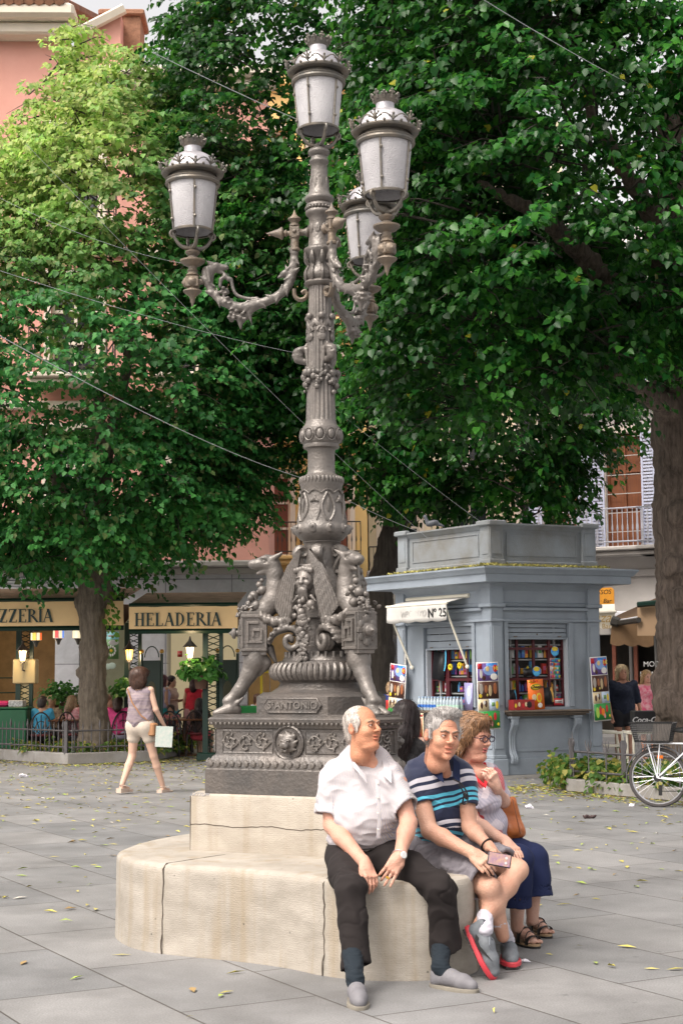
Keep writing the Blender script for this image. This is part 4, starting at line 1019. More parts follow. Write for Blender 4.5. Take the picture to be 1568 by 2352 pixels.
def col_dark(pos, rs):
 n = len(pos); t = rs.rand(n, 1) ** 1.4; s = np.clip(noise3(pos, .55, 3)[:, None] * .9 + .5, 0, 1.2)
 c = np.array([.007, .060, .012]) * (1 - t) + np.array([.046, .180, .022]) * t; c = c * (.48 + .70 * s)
 y = rs.rand(n) < .004; c[y] = (.30, .30, .03); return c
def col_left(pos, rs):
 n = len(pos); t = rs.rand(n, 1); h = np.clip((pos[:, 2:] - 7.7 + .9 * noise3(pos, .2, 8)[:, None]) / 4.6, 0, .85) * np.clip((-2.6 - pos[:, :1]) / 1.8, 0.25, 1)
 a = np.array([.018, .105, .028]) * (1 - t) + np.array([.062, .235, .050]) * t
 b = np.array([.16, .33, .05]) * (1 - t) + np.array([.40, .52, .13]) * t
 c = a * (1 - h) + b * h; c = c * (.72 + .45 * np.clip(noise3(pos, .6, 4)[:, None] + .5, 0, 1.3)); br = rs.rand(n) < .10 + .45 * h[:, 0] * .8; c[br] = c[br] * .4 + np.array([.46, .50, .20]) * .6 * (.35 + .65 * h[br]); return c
def trunk(name, parent, m, pts, rr, vox, burls=(), limbs=(), amp=.02, seed=1):
 s = SD(); s.k = .12
 s.path(pts, rr)
 for c, r in burls: s.ell(c, r, k=.10)
 for l in limbs:
  s.path([p for p, _ in l], [r for _, r in l], k=.12)
 def disp(V, N, U):
  x = V.copy(); x[:, 2] *= .12; d = noise3(x, 5, seed, 3) * amp + noise3(V, 2.2, seed + 1) * amp * .8 + noise3(V, 6.5, seed + 2) * amp * .6; return V + N * d[:, None]
 return s.build(name, m, vox, parent, disp=disp)
def twigs(parent, m, P0, D, ln, step, seed, name='branches'):
 b = MB()
 for i in range(0, len(P0), step):
  p, d, l = P0[i], D[i], ln[i]; b.tube([p - d * .5 - np.array((0, 0, .1)), p, p + d * l * .5 - np.array((0, 0, .04 * l)), p + d * l - np.array((0, 0, .3 * l))], [.016, .012, .008, .003], 4, caps=False)
 return b.build(name, m, parent, auto=0)
tl = G(225, 1742); tl = Vector((-4.78, 29.3, 0))
T1 = empty('linden_tree', tl, 'linden tree with pale yellow-green blossom in its top, inside the left railings by the pizzeria', 'tree')
def tp(x, y, Y=29.3): p = P(x, y, Y); return (p.x, p.y, p.z)
trunk('trunk', T1, BARK, [tp(222, 1760), tp(219, 1700), tp(213, 1600), tp(216, 1500), tp(214, 1400), tp(216, 1320), tp(222, 1240), tp(225, 1100), tp(228, 900)], [.36, .29, .25, .24, .25, .30, .27, .2, .1], .035,
 burls=((tp(190, 1385), .17), (tp(248, 1370), .14), (tp(246, 1350), .13), (tp(186, 1545), .10), (tp(240, 1500), .08), (tp(200, 1440), .1)),
 limbs=([(tp(235, 1300), .18), (tp(252, 1230), .14), (tp(330, 1100), .09), (tp(420, 950), .05)], [(tp(212, 1260), .15), (tp(140, 1120), .1), (tp(60, 980), .05)], [(tp(225, 1150), .14), (tp(300, 800), .08), (tp(330, 500), .04)]), amp=.022)
bl = [((-4.9, 29.0, 7.4), (4.5, 3.6, 3.6)), ((-4.25, 29.0, 10.2), (2.35, 3.0, 3.1)), ((-3.1, 28.7, 7.0), (1.9, 2.2, 2.4)), ((-8.0, 28.8, 7.3), (3.2, 2.6, 3.5)), ((-4.9, 28.6, 5.35), (3.6, 2.6, 1.5)), ((-2.4, 28.9, 9.5), (2.2, 2.4, 2.9)), ((-5.6, 29.2, 13.2), (1.2, 1.1, 1.5)), ((-6.7, 28.9, 9.9), (1.8, 2.2, 2.3)), ((-4.0, 29.2, 12.6), (1.3, 1.1, 1.5)), ((-2.9, 28.3, 5.0), (1.4, 1.5, .6)), ((-7.2, 28.5, 5.1), (2.6, 1.8, 1.2))]
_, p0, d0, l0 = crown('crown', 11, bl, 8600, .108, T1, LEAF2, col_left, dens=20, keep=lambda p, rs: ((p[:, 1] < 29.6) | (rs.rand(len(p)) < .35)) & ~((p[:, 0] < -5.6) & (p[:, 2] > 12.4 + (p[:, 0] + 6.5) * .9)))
twigs(T1, BARK_D, p0, d0, l0, 5, 1)
sp_ = MB();
V, F, C = spray_leaves(np.random.RandomState(5), np.array([tp(248, 1372), tp(250, 1395), tp(245, 1420), tp(252, 1360)]) - np.array((0, .3, 0)), np.array([(.8, -.3, -.3), (.6, -.5, -.4), (.7, -.4, -.6), (.9, -.2, .1)]), np.array([.35, .45, .35, .4]), .10, 14, lambda p, r: np.tile([.09, .22, .03], (len(p), 1)))
nmesh('trunk_shoot', LEAF2, V, F, C, None, T1)
T2 = empty('linden_tree', (.95, 30.0, 0), 'dark green tree with a leaning blackish trunk, behind the kiosk', 'tree')
def tq(x, y, Y=30.0): p = P(x, y, Y); return (p.x, p.y, p.z)
trunk('trunk', T2, BARK_D, [tq(880, 1760), tq(872, 1500), tq(876, 1330), tq(898, 1240), tq(925, 1160), tq(938, 1060), tq(950, 800), tq(940, 500)], [.33, .26, .24, .22, .21, .19, .12, .05], .05,
 limbs=([(tq(915, 1200), .15), (tq(960, 1160), .10), (tq(1040, 1080), .06)], [(tq(930, 1100), .14), (tq(860, 900), .09), (tq(760, 600), .05)], [(tq(890, 1190), .11), (tq(884, 1120), .1), (tq(878, 1000), .06)]))
bl = [((1.2, 28.8, 9.4), (4.6, 3.2, 3.6)), ((-.9, 28.8, 12.6), (3.1, 2.8, 3.4)), ((2.6, 28.0, 6.7), (3.0, 2.6, 2.0)), ((.9, 28.6, 6.4), (2.0, 2.4, 1.5)), ((3.2, 28.2, 6.1), (1.35, 1.5, .9)), ((.2, 28.8, 9.9), (1.7, 2.4, 1.9)), ((.9, 28.8, 14.6), (4.4, 3.0, 3.2)), ((3.2, 28.3, 5.1), (1.5, 1.4, .6))]
_, p0, d0, l0 = crown('crown', 21, bl, 5800, .118, T2, LEAF, col_dark, dens=19, keep=lambda p, rs: ((p[:, 1] < 29.2) | (rs.rand(len(p)) < .35)) & (p[:, 2] < 16.8))
twigs(T2, BARK_D, p0, d0, l0, 7, 2)
T3 = empty('linden_tree', (4.95, 21.4, 0), 'huge dark linden with a burred brown trunk at the right edge behind the bicycle', 'tree')
def tr(x, y, Y=21.4): p = P(x, y, Y); return (p.x, p.y, p.z)
trunk('trunk', T3, BARK_R, [tr(1590, 1800), tr(1588, 1700), tr(1580, 1600), tr(1578, 1400), tr(1572, 1200), tr(1572, 1000), tr(1580, 850), tr(1560, 500), tr(1540, 200)], [.56, .50, .44, .40, .42, .44, .44, .3, .2], .04,
 burls=((tr(1544, 1110, 21.15), .20), (tr(1559, 1180, 21.0), .20), (tr(1546, 1300, 21.1), .20), (tr(1534, 1360, 21.2), .14), (tr(1566, 1375, 21.0), .16), (tr(1532, 1450, 21.3), .16), (tr(1526, 1560, 21.3), .18), (tr(1536, 1615, 21.1), .22), (tr(1574, 1500, 20.95), .12), (tr(1569, 1640, 20.95), .16), (tr(1534, 950, 21.2), .14)),
 limbs=([(tr(1560, 900), .3), (tr(1450, 700, 20.5), .18), (tr(1250, 500, 19.5), .1), (tr(1100, 420, 18.8), .05)], [(tr(1570, 800), .25), (tr(1500, 500, 19.8), .14), (tr(1350, 250, 18.5), .06)], [(tr(1560, 950), .2), (tr(1420, 860, 20), .11), (tr(1200, 800, 19), .05)]), amp=.022, seed=5)
bl = [((5.4, 19.4, 9.6), (5.2, 3.4, 4.2)), ((3.0, 18.8, 7.8), (3.0, 2.6, 2.6)), ((6.2, 18.6, 8.1), (3.6, 3.0, 2.3)), ((2.5, 19.0, 10.4), (2.4, 2.4, 2.6)), ((1.6, 19.4, 6.1), (1.6, 1.8, 1.2)), ((4.6, 20.6, 9.6), (3.2, 1.6, 3.2))]
_, p0, d0, l0 = crown('crown', 31, bl, 6400, .100, T3, LEAF, col_dark, dens=24, L_=(.5, 1.15), keep=lambda p, rs: ((p[:, 1] < 21.2) | (rs.rand(len(p)) < .4)) & (p[:, 0] < 8.0) & (p[:, 2] < 13), flat=.15)
twigs(T3, BARK_D, p0, d0, l0, 5, 3)
# buildings
def plaster(name, c, d=None, **k): return mat(name, c, .85, col2=d or tuple(x * .86 for x in c), nscale=.8, bump=.15, bscale=60, **k)
PINK = plaster('pink_plaster', (.70, .36, .30), (.64, .31, .25)); ORANGE = plaster('orange_plaster', (.62, .26, .10)); YELLOW = plaster('yellow_plaster', (.76, .56, .24), (.70, .48, .19)); CREAM = plaster('cream_plaster', (.74, .64, .46)); WHITE = plaster('white_render', (.66, .64, .62), (.56, .54, .52))
MOULD = plaster('pale_moulding', (.74, .66, .56)); GREY_ST = plaster('grey_stone', (.42, .40, .38), (.33, .31, .29))
GLASS_D = mat('dark_window_glass', (.02, .025, .03), .08, 0, spec=.8); WOOD = mat('varnished_brown_wood', (.17, .05, .010), .6, col2=(.12, .035, .012), nscale=3, stretch=(8, 8, .7)); WOOD_R = mat('red_brown_shutter', (.20, .06, .035), .55, noise=.3, nscale=3)
SHUT = mat('pale_blue_shutter', (.44, .47, .60), .5, noise=.1); RAIL = mat('pale_grey_rail', (.36, .37, .42), .45); RAIL_D = mat('dark_rail', (.05, .045, .04), .5)
TILE = mat('roof_tiles', (.30, .14, .08), .8, noise=.5, nscale=6); BRICK = mat('old_brick', (.36, .18, .11), .9, noise=.4, nscale=12, bump=.5)
def marble_mat():
 m = bpy.data.materials.new('grey_marble_slabs'); m.use_nodes = True; n = m.node_tree; N, L = n.nodes, n.links; b = N['Principled BSDF']
 tc = N.new('ShaderNodeTexCoord'); sep = N.new('ShaderNodeSeparateXYZ'); cb_ = N.new('ShaderNodeCombineXYZ'); L.new(tc.outputs['Object'], sep.inputs[0]); L.new(sep.outputs[0], cb_.inputs[0]); L.new(sep.outputs[2], cb_.inputs[1])
 br = N.new('ShaderNodeTexBrick'); br.inputs['Scale'].default_value = 1; br.inputs['Brick Width'].default_value = 1.5; br.inputs['Row Height'].default_value = .95; br.inputs['Mortar Size'].default_value = .012; br.offset = 0
 br.inputs['Color1'].default_value = (.50, .51, .55, 1); br.inputs['Color2'].default_value = (.58, .58, .62, 1); br.inputs['Mortar'].default_value = (.24, .24, .27, 1); L.new(cb_.outputs[0], br.inputs['Vector'])
 nz = N.new('ShaderNodeTexNoise'); nz.inputs['Scale'].default_value = 2.2; nz.inputs['Detail'].default_value = 9; nz.inputs['Roughness'].default_value = .7; nz.inputs['Distortion'].default_value = 1.5; L.new(tc.outputs['Object'], nz.inputs['Vector'])
 r = N.new('ShaderNodeMapRange'); r.inputs[1].default_value = .3; r.inputs[2].default_value = .7; r.inputs[3].default_value = .84; r.inputs[4].default_value = 1.1; L.new(nz.outputs['Fac'], r.inputs[0])
 vm = N.new('ShaderNodeVectorMath'); vm.operation = 'SCALE'; L.new(br.outputs['Color'], vm.inputs[0]); L.new(r.outputs[0], vm.inputs['Scale']); L.new(vm.outputs[0], b.inputs['Base Color']); b.inputs['Roughness'].default_value = .35
 return m
MARBLE = marble_mat()
class Facade:
 """a facade in its own frame: u to the right, w outwards, z up"""
 def __init__(s, root, o, right):
  s.root = root; M = np.eye(4); r = np.array((right[0], right[1], 0), float); r /= np.linalg.norm(r); M[:3, 0] = r; M[:3, 1] = (r[1], -r[0], 0); M[:3, 2] = (0, 0, 1); M[:3, 3] = (o[0], o[1], 0); s.M = M
 def b(s, mb, u0, u1, w0, w1, z0, z1, bev=0): mb.bb(u0, u1, w0, w1, z0, z1, bev)
 def done(s, mb, name, m, parent=None, auto=35): return mb.build(name, m, parent or s.root, M=s.M, auto=auto, smooth=True)
 def window(s, u, z, w, h, fm, shutters=None, balcony=None, deep=.18, pane=GLASS_D, arch=MOULD, wood=None):
  f = MB(); t = .07
  s.b(f, u - w / 2, u - w / 2 + t, -deep, -deep + .07, z, z + h); s.b(f, u + w / 2 - t, u + w / 2, -deep, -deep + .07, z, z + h); s.b(f, u - t / 2, u + t / 2, -deep, -deep + .08, z + t, z + h - t)
  for q in (0, .34, .67, 1): s.b(f, u - w / 2 + t, u + w / 2 - t, -deep, -deep + .068, z + q * (h - t), z + q * (h - t) + t)
  win = s.done(f, 'window', fm)
  g = MB(); s.b(g, u - w / 2 + .01, u + w / 2 - .01, -deep - .01, -deep + .02, z + .01, z + h - .01); s.done(g, 'pane', pane, win)
  if arch:
   a = MB(); s.b(a, u - w / 2 - .16, u - w / 2, -.05, .04, z, z + h, .01); s.b(a, u + w / 2, u + w / 2 + .16, -.05, .04, z, z + h, .01); s.b(a, u - w / 2 - .2, u + w / 2 + .2, -.05, .07, z + h, z + h + .2, .02); s.done(a, 'surround', arch, win)
  if shutters:
   for sg in (-1, 1):
    a = MB(); x0 = u + sg * (w / 2 + .02); x1 = u + sg * (w / 2 + .40)
    for e in (x0, x1 - sg * .05): s.b(a, e, e + sg * .05, .075, .12, z, z + h)
    n_ = int(h / .09)
    for i in range(n_): s.b(a, min(x0, x1) + .05, max(x0, x1) - .05, .08, .11, z + i * h / n_ + .01, z + i * h / n_ + .065)
    s.done(a, 'shutter', shutters, win)
  if balcony:
   bw, dp, rm, slab = balcony
   a = MB(); s.b(a, u - bw / 2, u + bw / 2, -.05, dp, z - .16, z - .04, .03); s.b(a, u - bw / 2 + .08, u + bw / 2 - .08, -.05, dp - .1, z - .30, z - .16, .03); bal = s.done(a, 'balcony_slab', slab)
   r = MB()
   for zz_ in (.08, .98): r.tube([(u - bw / 2 + .05, -.02, z + zz_), (u - bw / 2 + .05, dp - .06, z + zz_), (u + bw / 2 - .05, dp - .06, z + zz_), (u + bw / 2 - .05, -.02, z + zz_)], .022, 5)
   n_ = int(bw / .14)
   for i in range(n_ + 1):
    x = u - bw / 2 + .05 + (bw - .1) * i / n_
    r.tube([(x, dp - .06, z - .04), (x, dp - .06, z + .35), (x, dp - .06, z + .42), (x, dp - .06, z + .5), (x, dp - .06, z + .56), (x, dp - .06, z + .98)], [.010, .012, .026, .02, .012, .010], 5)
   for sd in (-1, 1):
    for y in (.15, .3): 
     if y < dp - .1: r.tube([(u + sd * (bw / 2 - .05), y, z - .04), (u + sd * (bw / 2 - .05), y, z + .98)], .011, 4)
   s.done(r, 'railing', rm, bal)
  return win
def wall_with_holes(F, name, m, u0, u1, z0, z1, holes, depth=.35, parent=None):
 """solid wall slab with rectangular openings (u, z, w, h)"""
 mb = MB(); us = sorted({u0, u1} | {round(h[0] - h[2] / 2, 4) for h in holes} | {round(h[0] + h[2] / 2, 4) for h in holes}); us = [u for u in us if u0 <= u <= u1]
 for a, b in zip(us[:-1], us[1:]):
  mid = (a + b) / 2; cuts = sorted([(h[1], h[1] + h[3]) for h in holes if abs(mid - h[0]) < h[2] / 2])
  z = z0
  for c0, c1 in cuts:
   if c0 > z: mb.quad((a, 0, z), (b, 0, z), (b, 0, c0), (a, 0, c0))
   z = c1
  if z < z1: mb.quad((a, 0, z), (b, 0, z), (b, 0, z1), (a, 0, z1))
 for (u, z, w, h) in holes:
  l, r, bt, tp_ = u - w / 2, u + w / 2, z, z + h
  mb.quad((l, 0, bt), (l, 0, tp_), (l, -depth, tp_), (l, -depth, bt)); mb.quad((r, 0, tp_), (r, 0, bt), (r, -depth, bt), (r, -depth, tp_)); mb.quad((l, 0, tp_), (r, 0, tp_), (r, -depth, tp_), (l, -depth, tp_)); mb.quad((r, 0, bt), (l, 0, bt), (l, -depth, bt), (r, -depth, bt))
 mb.quad((u0, 0, z0), (u0, -9, z0), (u0, -9, z1), (u0, 0, z1)); mb.quad((u1, 0, z1), (u1, -9, z1), (u1, -9, z0), (u1, 0, z0)); mb.quad((u0, 0, z1), (u0, -9, z1), (u1, -9, z1), (u1, 0, z1))
 mb.quad((u0, -9, z0), (u1, -9, z0), (u1, -9, z1), (u0, -9, z1))
 return mb.build(name, m, parent or F.root, M=F.M, smooth=False)
# pink building over the marble shop front, left
BL = empty('apartment_building', (-16, 34, 0), 'pink apartment building with a marble ground floor, behind the left tree and the awnings', 'building')
F = Facade(BL, (-16, 34.2), (1, .03)); BLW = 14.35
hol = [(u, z, 1.1, 2.3) for u in (1.5, 4.3, 7.1, 9.9, 12.7) for z in (4.9, 8.5, 12.1)]
wall_with_holes(F, 'upper_wall', PINK, 0, BLW, 4.2, 15.3, hol, .3); a = MB(); F.b(a, 0, 9.7, -8.9, 0, 15.3, 16.5); F.done(a, 'attic_wall', PINK)
for (u, z, w, h) in hol: F.window(u, z, w, h, MOULD, None, (2.0, .7, RAIL_D, MOULD) if z > 5 else None)
a = MB(); F.b(a, -.2, 9.8, -.05, .45, 16.5, 16.8, .05); F.b(a, -.2, 9.9, -.05, .75, 16.8, 17.15, .08); F.b(a, 9.7, BLW + .2, -.05, .3, 15.3, 15.5, .04); F.b(a, 9.9, BLW + .3, -.05, .5, 15.5, 15.75, .06); F.b(a, 0, BLW, -.02, .14, 11.3, 11.5, .03); F.b(a, 0, BLW, -.02, .14, 7.7, 7.9, .03); F.done(a, 'cornice', MOULD)
a = MB()
for i in range(42): a.tube([F.M[:3, 0] * 0 + (i * 9.7 / 42 + .1, .8, 17.15), (i * BLW / 60 + .1, -4, 18.8)], .13, 6)
F.done(a, 'tiled_roof', TILE)
for (u0, u1, zt, nm) in ((10.4, 11.3, 17.4, 'chimney'),):
 a = MB(); F.b(a, u0, u1, -1.6, -.6, 15.5, zt); F.b(a, u0 - .1, u1 + .1, -1.7, -.5, zt, zt + .15, .03); F.done(a, nm, BRICK)
a = MB(); a.prism([(9.9, 15.5), (10.9, 15.5), (10.9, 17.2), (9.9, 16.6)], 0, 2.5, R=np.array([[1, 0, 0], [0, 0, -1], [0, 1, 0]])); F.done(a, 'attic_gable', PINK)
a = MB(); a.tube([(9.8, .15, 16.6), (11.0, .15, 17.25)], .13, 5); F.done(a, 'gable_moulding', MOULD)
u_ = lambda px, Y=34.2: (px - 784) / FPX * Y * .994 + 16
gh = [(u_(-60), .25, 3.2, 2.75), (u_(232), .3, 1.15, 2.9), (u_(458), .06, 1.6, 2.95), (u_(640), .3, 1.5, 2.9)]
gh[0] = (u_(20), .05, 1.9, 2.75); wall_with_holes(F, 'marble_front', MARBLE, 0, BLW, 0, 4.2, gh, 1.2)
a = MB(); F.b(a, 0, BLW, -.02, .35, 4.05, 4.2, .03); F.b(a, 0, BLW, -.02, .2, 3.9, 4.05, .02); F.done(a, 'shop_cornice', GREY_ST)
a = MB(); F.b(a, u_(393), u_(525), -.01, .02, 3.15, 3.42); F.done(a, 'dark_fascia', mat('dark_grey_fascia', (.13, .13, .13), .4))
a = MB()
for i in range(11): F.b(a, 0, u_(104), .03, .08, 3.18 + i * .07, 3.22 + i * .07)
F.b(a, u_(104), u_(110), .0, .1, 3.1, 4.0); F.done(a, 'louvre_grille', mat('grey_louvre', (.55, .56, .58), .4))
a = MB(); F.b(a, 0, u_(80), .0, .06, 4.3, 4.9); F.done(a, 'orange_wall', ORANGE)
WARM = mat('lit_shop_wall', (.62, .52, .33), .8, noise=.2, nscale=1.5, emit=(.8, .66, .40), estr=.30); WARM2 = mat('lit_shop_inside', (.50, .36, .2), .8, noise=.5, nscale=2, emit=(.7, .4, .15), estr=.12); OLIVE = mat('grey_green_inside', (.26, .28, .22), .6, noise=.4, nscale=2, emit=(.5, .45, .25), estr=.12)  # these back walls and the wood one emit, standing in for indoor light
for (u, z, w, h), m_ in zip(gh, (mat('dark_wood_inside', (.20, .11, .045), .7, noise=.6, nscale=3, emit=(.8, .4, .1), estr=.06), OLIVE, WARM, WARM2)):
 a = MB(); a.quad((u - w / 2, -1.19, z), (u + w / 2, -1.19, z), (u + w / 2, -1.19, z + h), (u - w / 2, -1.19, z + h)); F.done(a, 'shop_interior', m_)
# yellow building far centre
BY = empty('apartment_building', (-4, 47, 0), 'warm yellow house with brown shutters, far behind between left tree and lamp post', 'building')
F = Facade(BY, (-4.2, 47), (1, .0)); uy = lambda px: (px - 784) / FPX * 47 * .994 + 4.2
hol = [(u, z, 1.15, 2.5) for u in (uy(622), uy(760)) for z in (5.3, 9.0, 12.7, 16.4)]
wall_with_holes(F, 'wall', YELLOW, 0, 5.0, 0, 20.5, hol, .3)
for (u, z, w, h) in hol: F.window(u, z, w, h, MOULD, None, (1.9, .75, RAIL_D, YELLOW), pane=WOOD_R)
a = MB(); F.b(a, 0, 5.0, -.02, .3, 20.3, 20.7, .05); F.b(a, 0, 5, -.02, .12, 8.4, 8.6, .02); F.b(a, 0, 5, -.02, .16, 4.3, 4.5, .03); F.b(a, uy(692), uy(703), -.02, .16, 4.5, 20.3, .02)
F.done(a, 'moulding', YELLOW)
a = MB(); F.b(a, uy(592), uy(600), 0, .05, .1, 4.1); F.b(a, uy(650), uy(658), 0, .05, .1, 4.1); F.b(a, uy(592), uy(658), 0, .05, 3.7, 3.85); F.done(a, 'door_frame', WOOD)
# cream building far right of the post
BC = empty('apartment_building', (1.5, 48, 0), 'pale cream house with long dark balcony rails, far behind the dark middle tree', 'building')
F = Facade(BC, (.85, 48.0), (1, .0)); hol = [(u, z, 1.2, 2.5) for u in (1.0, 3.2, 5.4) for z in (4.6, 8.2, 11.8, 15.4)]
wall_with_holes(F, 'wall', CREAM, 0, 6.4, 0, 19.5, hol, .3)
for (u, z, w, h) in hol: F.window(u, z, w, h, MOULD, None, (2.1, .8, RAIL_D, GREY_ST))
# white building on the right with balcony, brown doors and blue shutters
BW = empty('apartment_building', (7, 39, 0), 'white rendered house with brown balcony doors and pale blue shutters, right above the cafe', 'building')
F = Facade(BW, (6.3, 42.0), (1, -.52)); 
def uf(px, o=(6.3, 42.0), d=(1, -.52)):
 n_ = math.hypot(*d); q = (px - 784) / FPX / 1.0; return (o[0] - q * o[1]) / (q * d[1] / n_ - d[0] / n_)
def zf(py, px, o=(6.3, 42.0), d=(1, -.52)):
 u = uf(px); Y = o[1] + u * d[1] / math.hypot(*d); return P(px, py, Y).z
uw = uf(1437); u2 = uf(1290)
zb_ = zf(1255, 1437)
hol = [(uw, zb_, 1.0, 3.1), (u2, zb_ - .05, 1.0, 3.1), (uf(1600), zb_, 1.0, 3.1)] + [(x, zb_ + 4.4, 1.0, 2.9) for x in (uw, u2)] 
wall_with_holes(F, 'upper_wall', WHITE, 0, 11.5, 4.35, 14.5, hol, .3)
for i, (u, z, w, h) in enumerate(hol): F.window(u, z, w, h, WOOD, SHUT, (2.9 if i != 1 else 2.3, .75, RAIL, GREY_ST), pane=WOOD, arch=MOULD)
a = MB()
for z in np.arange(4.9, 14.2, .52): F.b(a, 0, 11.5, -.01, .004, z, z + .02)
F.done(a, 'joint_line', mat('render_joint', (.38, .36, .34), .9))
ghr = [(uf(1405), .05, 2.2, 2.6), (uf(1492), .05, 1.3, 2.6), (uf(1560), .05, 1.0, 2.6)]
wall_with_holes(F, 'ground_wall', GREY_ST, 0, 11.5, 0, 4.35, ghr, .8)
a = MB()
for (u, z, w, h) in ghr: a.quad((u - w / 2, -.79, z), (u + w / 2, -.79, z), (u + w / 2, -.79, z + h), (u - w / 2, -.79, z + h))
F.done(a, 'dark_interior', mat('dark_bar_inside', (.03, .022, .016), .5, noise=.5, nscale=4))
a = MB()
for px in (1398, 1352, 1447): F.b(a, uf(px) - .05, uf(px) + .05, -.3, -.2, .05, 2.65)
F.done(a, 'door_frame', WOOD_R)
for i, s_ in enumerate(('', 'MODA', 'HOMBRE', 'mingo')):
 if s_: M = F.M.copy(); M[:3, 3] = (F.M @ np.array((uf(1492), -.10, 2.1 - i * .27, 1)))[:3]; text(s_, .2, wall_frame(M[:3, 3], F.M[:3, 0]), mat('pale_lettering', (.6, .6, .6), .5), BW, 'door_lettering', .003)
a = MB(); F.b(a, 0, 11.5, -.02, .12, 4.2, 4.4, .03); F.b(a, uf(1407) - .03, uf(1407) + .01, -.01, .01, 2.7, 4.2); F.done(a, 'string_course', GREY_ST)
a = MB(); F.b(a, uf(1392) + .0, uf(1600), -.02, .5, 2.9, 3.25, .02); F.done(a, 'white_fascia', mat('white_awning_box', (.62, .62, .66), .5))
sg = MB(); c = P(1372, 1374, 37.6); Ms = wall_frame(np.array(c), F.M[:3, 0]); w_, h_ = .42, .25
sg.prism([(-w_, -h_), (w_ - .06, -h_), (w_, -h_ + .06), (w_, h_ - .06), (w_ - .06, h_), (-w_, h_)], 0, .05)
so_ = sg.build('bar_sign', mat('orange_sign_paint', (.80, .34, .03), .5, noise=.15), loc=tuple(c), M=Ms); tag(so_, 'small orange cafe bar sign on the wall right of the kiosk roof', 'sign')
for tx, dx, dy, sz in (('KNOSSOS', 0, .14, .16), ('Café · Bar', .05, -.08, .15)):
 M = Ms.copy(); M[:3, 3] += Ms[:3, 0] * dx + Ms[:3, 1] * dy + Ms[:3, 2] * .052; text(tx, sz, M, BLACK, so_, 'sign_lettering', .002, shear=.2)
AWN_B = mat('brown_awning_canvas', (.22, .13, .065), .8, noise=.15); AWN_W = mat('white_awning_canvas', (.74, .70, .60), .8, noise=.1); GREEN = mat('dark_green_metal', (.004, .026, .018), .4)
def canvas(pts_top, pts_bot, n=24, scal=.0):
 A, B = np.array(pts_top, float), np.array(pts_bot, float)
 def Fn(u, v):
  a = A[0] + (A[1] - A[0]) * u; b = B[0] + (B[1] - B[0]) * u; p_ = a + (b - a) * v; 
  if v == 1 and scal: p_ = p_ + np.array((0, 0, -scal * abs(math.sin(u * math.pi * n / 4))))
  return p_
 return Fn
wa = MB(); wa.grid(canvas((P(1310, 1392, 37.5), P(1410, 1388, 36.9)), (P(1310, 1410, 36.2), P(1412, 1408, 35.6))), 20, 3, .01); wa.grid(canvas((P(1310, 1410, 36.2), P(1412, 1408, 35.6)), (P(1310, 1444, 36.2), P(1409, 1440, 35.6)), 24, .03), 48, 2, .01)
wo = wa.build('cafe_awning', AWN_W, loc=tuple(P(1360, 1410, 36.5))); tag(wo, 'small cream cafe awning with gold script lettering, behind the kiosk on the right', 'awning')
GOLD = mat('gold_lettering', (.45, .30, .10), .5)
Mw = wall_frame(np.array(P(1368, 1420, 35.9)) + np.array((0, -.12, 0)), np.array(P(1412, 1408, 35.6)) - np.array(P(1310, 1410, 36.2)))
text('Plaza', .34, Mw, GOLD, wo, 'awning_lettering', .002, shear=.4); Mw[:3, 3] += np.array((0, 0, -.20)); text('Cafe - Bar', .17, Mw, GOLD, wo, 'awning_lettering', .002)
a = MB(); a.bb(0, 0.001, 0, 0.001, 0, 0.001)
rt = wa = MB(); wa.tube([P(1310, 1408, 36.15), P(1414, 1405, 35.55)], .03, 6); wa.build('awning_roller', AWN_W, wo)
ba = MB()
ba.grid(canvas((P(1405, 1420, 30.5), P(1505, 1375, 30.0)), (P(1405, 1425, 27.2), P(1600, 1392, 26.2))), 10, 8, .012)
ba.grid(canvas((P(1405, 1425, 27.2), P(1500, 1428, 26.9)), (P(1400, 1478, 27.2), P(1500, 1482, 26.9)), 12, .04), 40, 3, .012)
bo_ = ba.build('cafe_awning', AWN_B, loc=tuple(P(1450, 1420, 28))); tag(bo_, 'brown canvas awning with scalloped edge beside the big tree trunk', 'awning')
ba = MB(); ba.grid(canvas((P(1463, 1392, 26.3), P(1600, 1380, 25.8)), (P(1463, 1460, 26.3), P(1600, 1460, 25.8))), 6, 4, .012); ba.build('side_curtain', mat('tan_canvas', (.42, .28, .17), .8), bo_)
ba = MB(); ba.tube([P(1463, 1389, 26.2), P(1600, 1376, 25.7)], .05, 6); ba.build('edge_bar', GREEN, bo_)
ba = MB(); ba.tube([P(1420, 1431, 27.1), P(1466, 1424, 26.2)], .05, 6); ba.tube([P(1404, 1425, 27.15), P(1420, 1430, 27.1)], .09, 6); ba.build('folding_arm', RAIL_D, bo_)
DK = empty('shop_building', (1.3, 36, 0), 'grey shop building with slatted shutter and dark awning, between lamp post and kiosk', 'building')
F = Facade(DK, tuple(np.array(P(845, 1500, 38.0))[:2]), (1, .0)); a = MB()
F.b(a, 0, 3.4, -3, 0, 0, 4.2); F.done(a, 'wall', GREY_ST)
a = MB()
for i in range(26): F.b(a, .15, 1.4, .0, .03, .3 + i * .085, .36 + i * .085)
F.done(a, 'roller_shutter', mat('grey_slats', (.30, .31, .33), .4))
a = MB(); a.grid(lambda u, v: (.0 + 1.9 * u, .02 + 2.2 * v, 4.1 - 1.2 * v), 12, 4, .02); a.grid(lambda u, v: (.0 + 1.9 * u, 2.22, 2.9 - .35 * v - (.06 * abs(math.sin(u * 12)) if v == 1 else 0)), 40, 2, .02); F.done(a, 'dark_awning', mat('dark_grey_awning', (.12, .115, .10), .8))
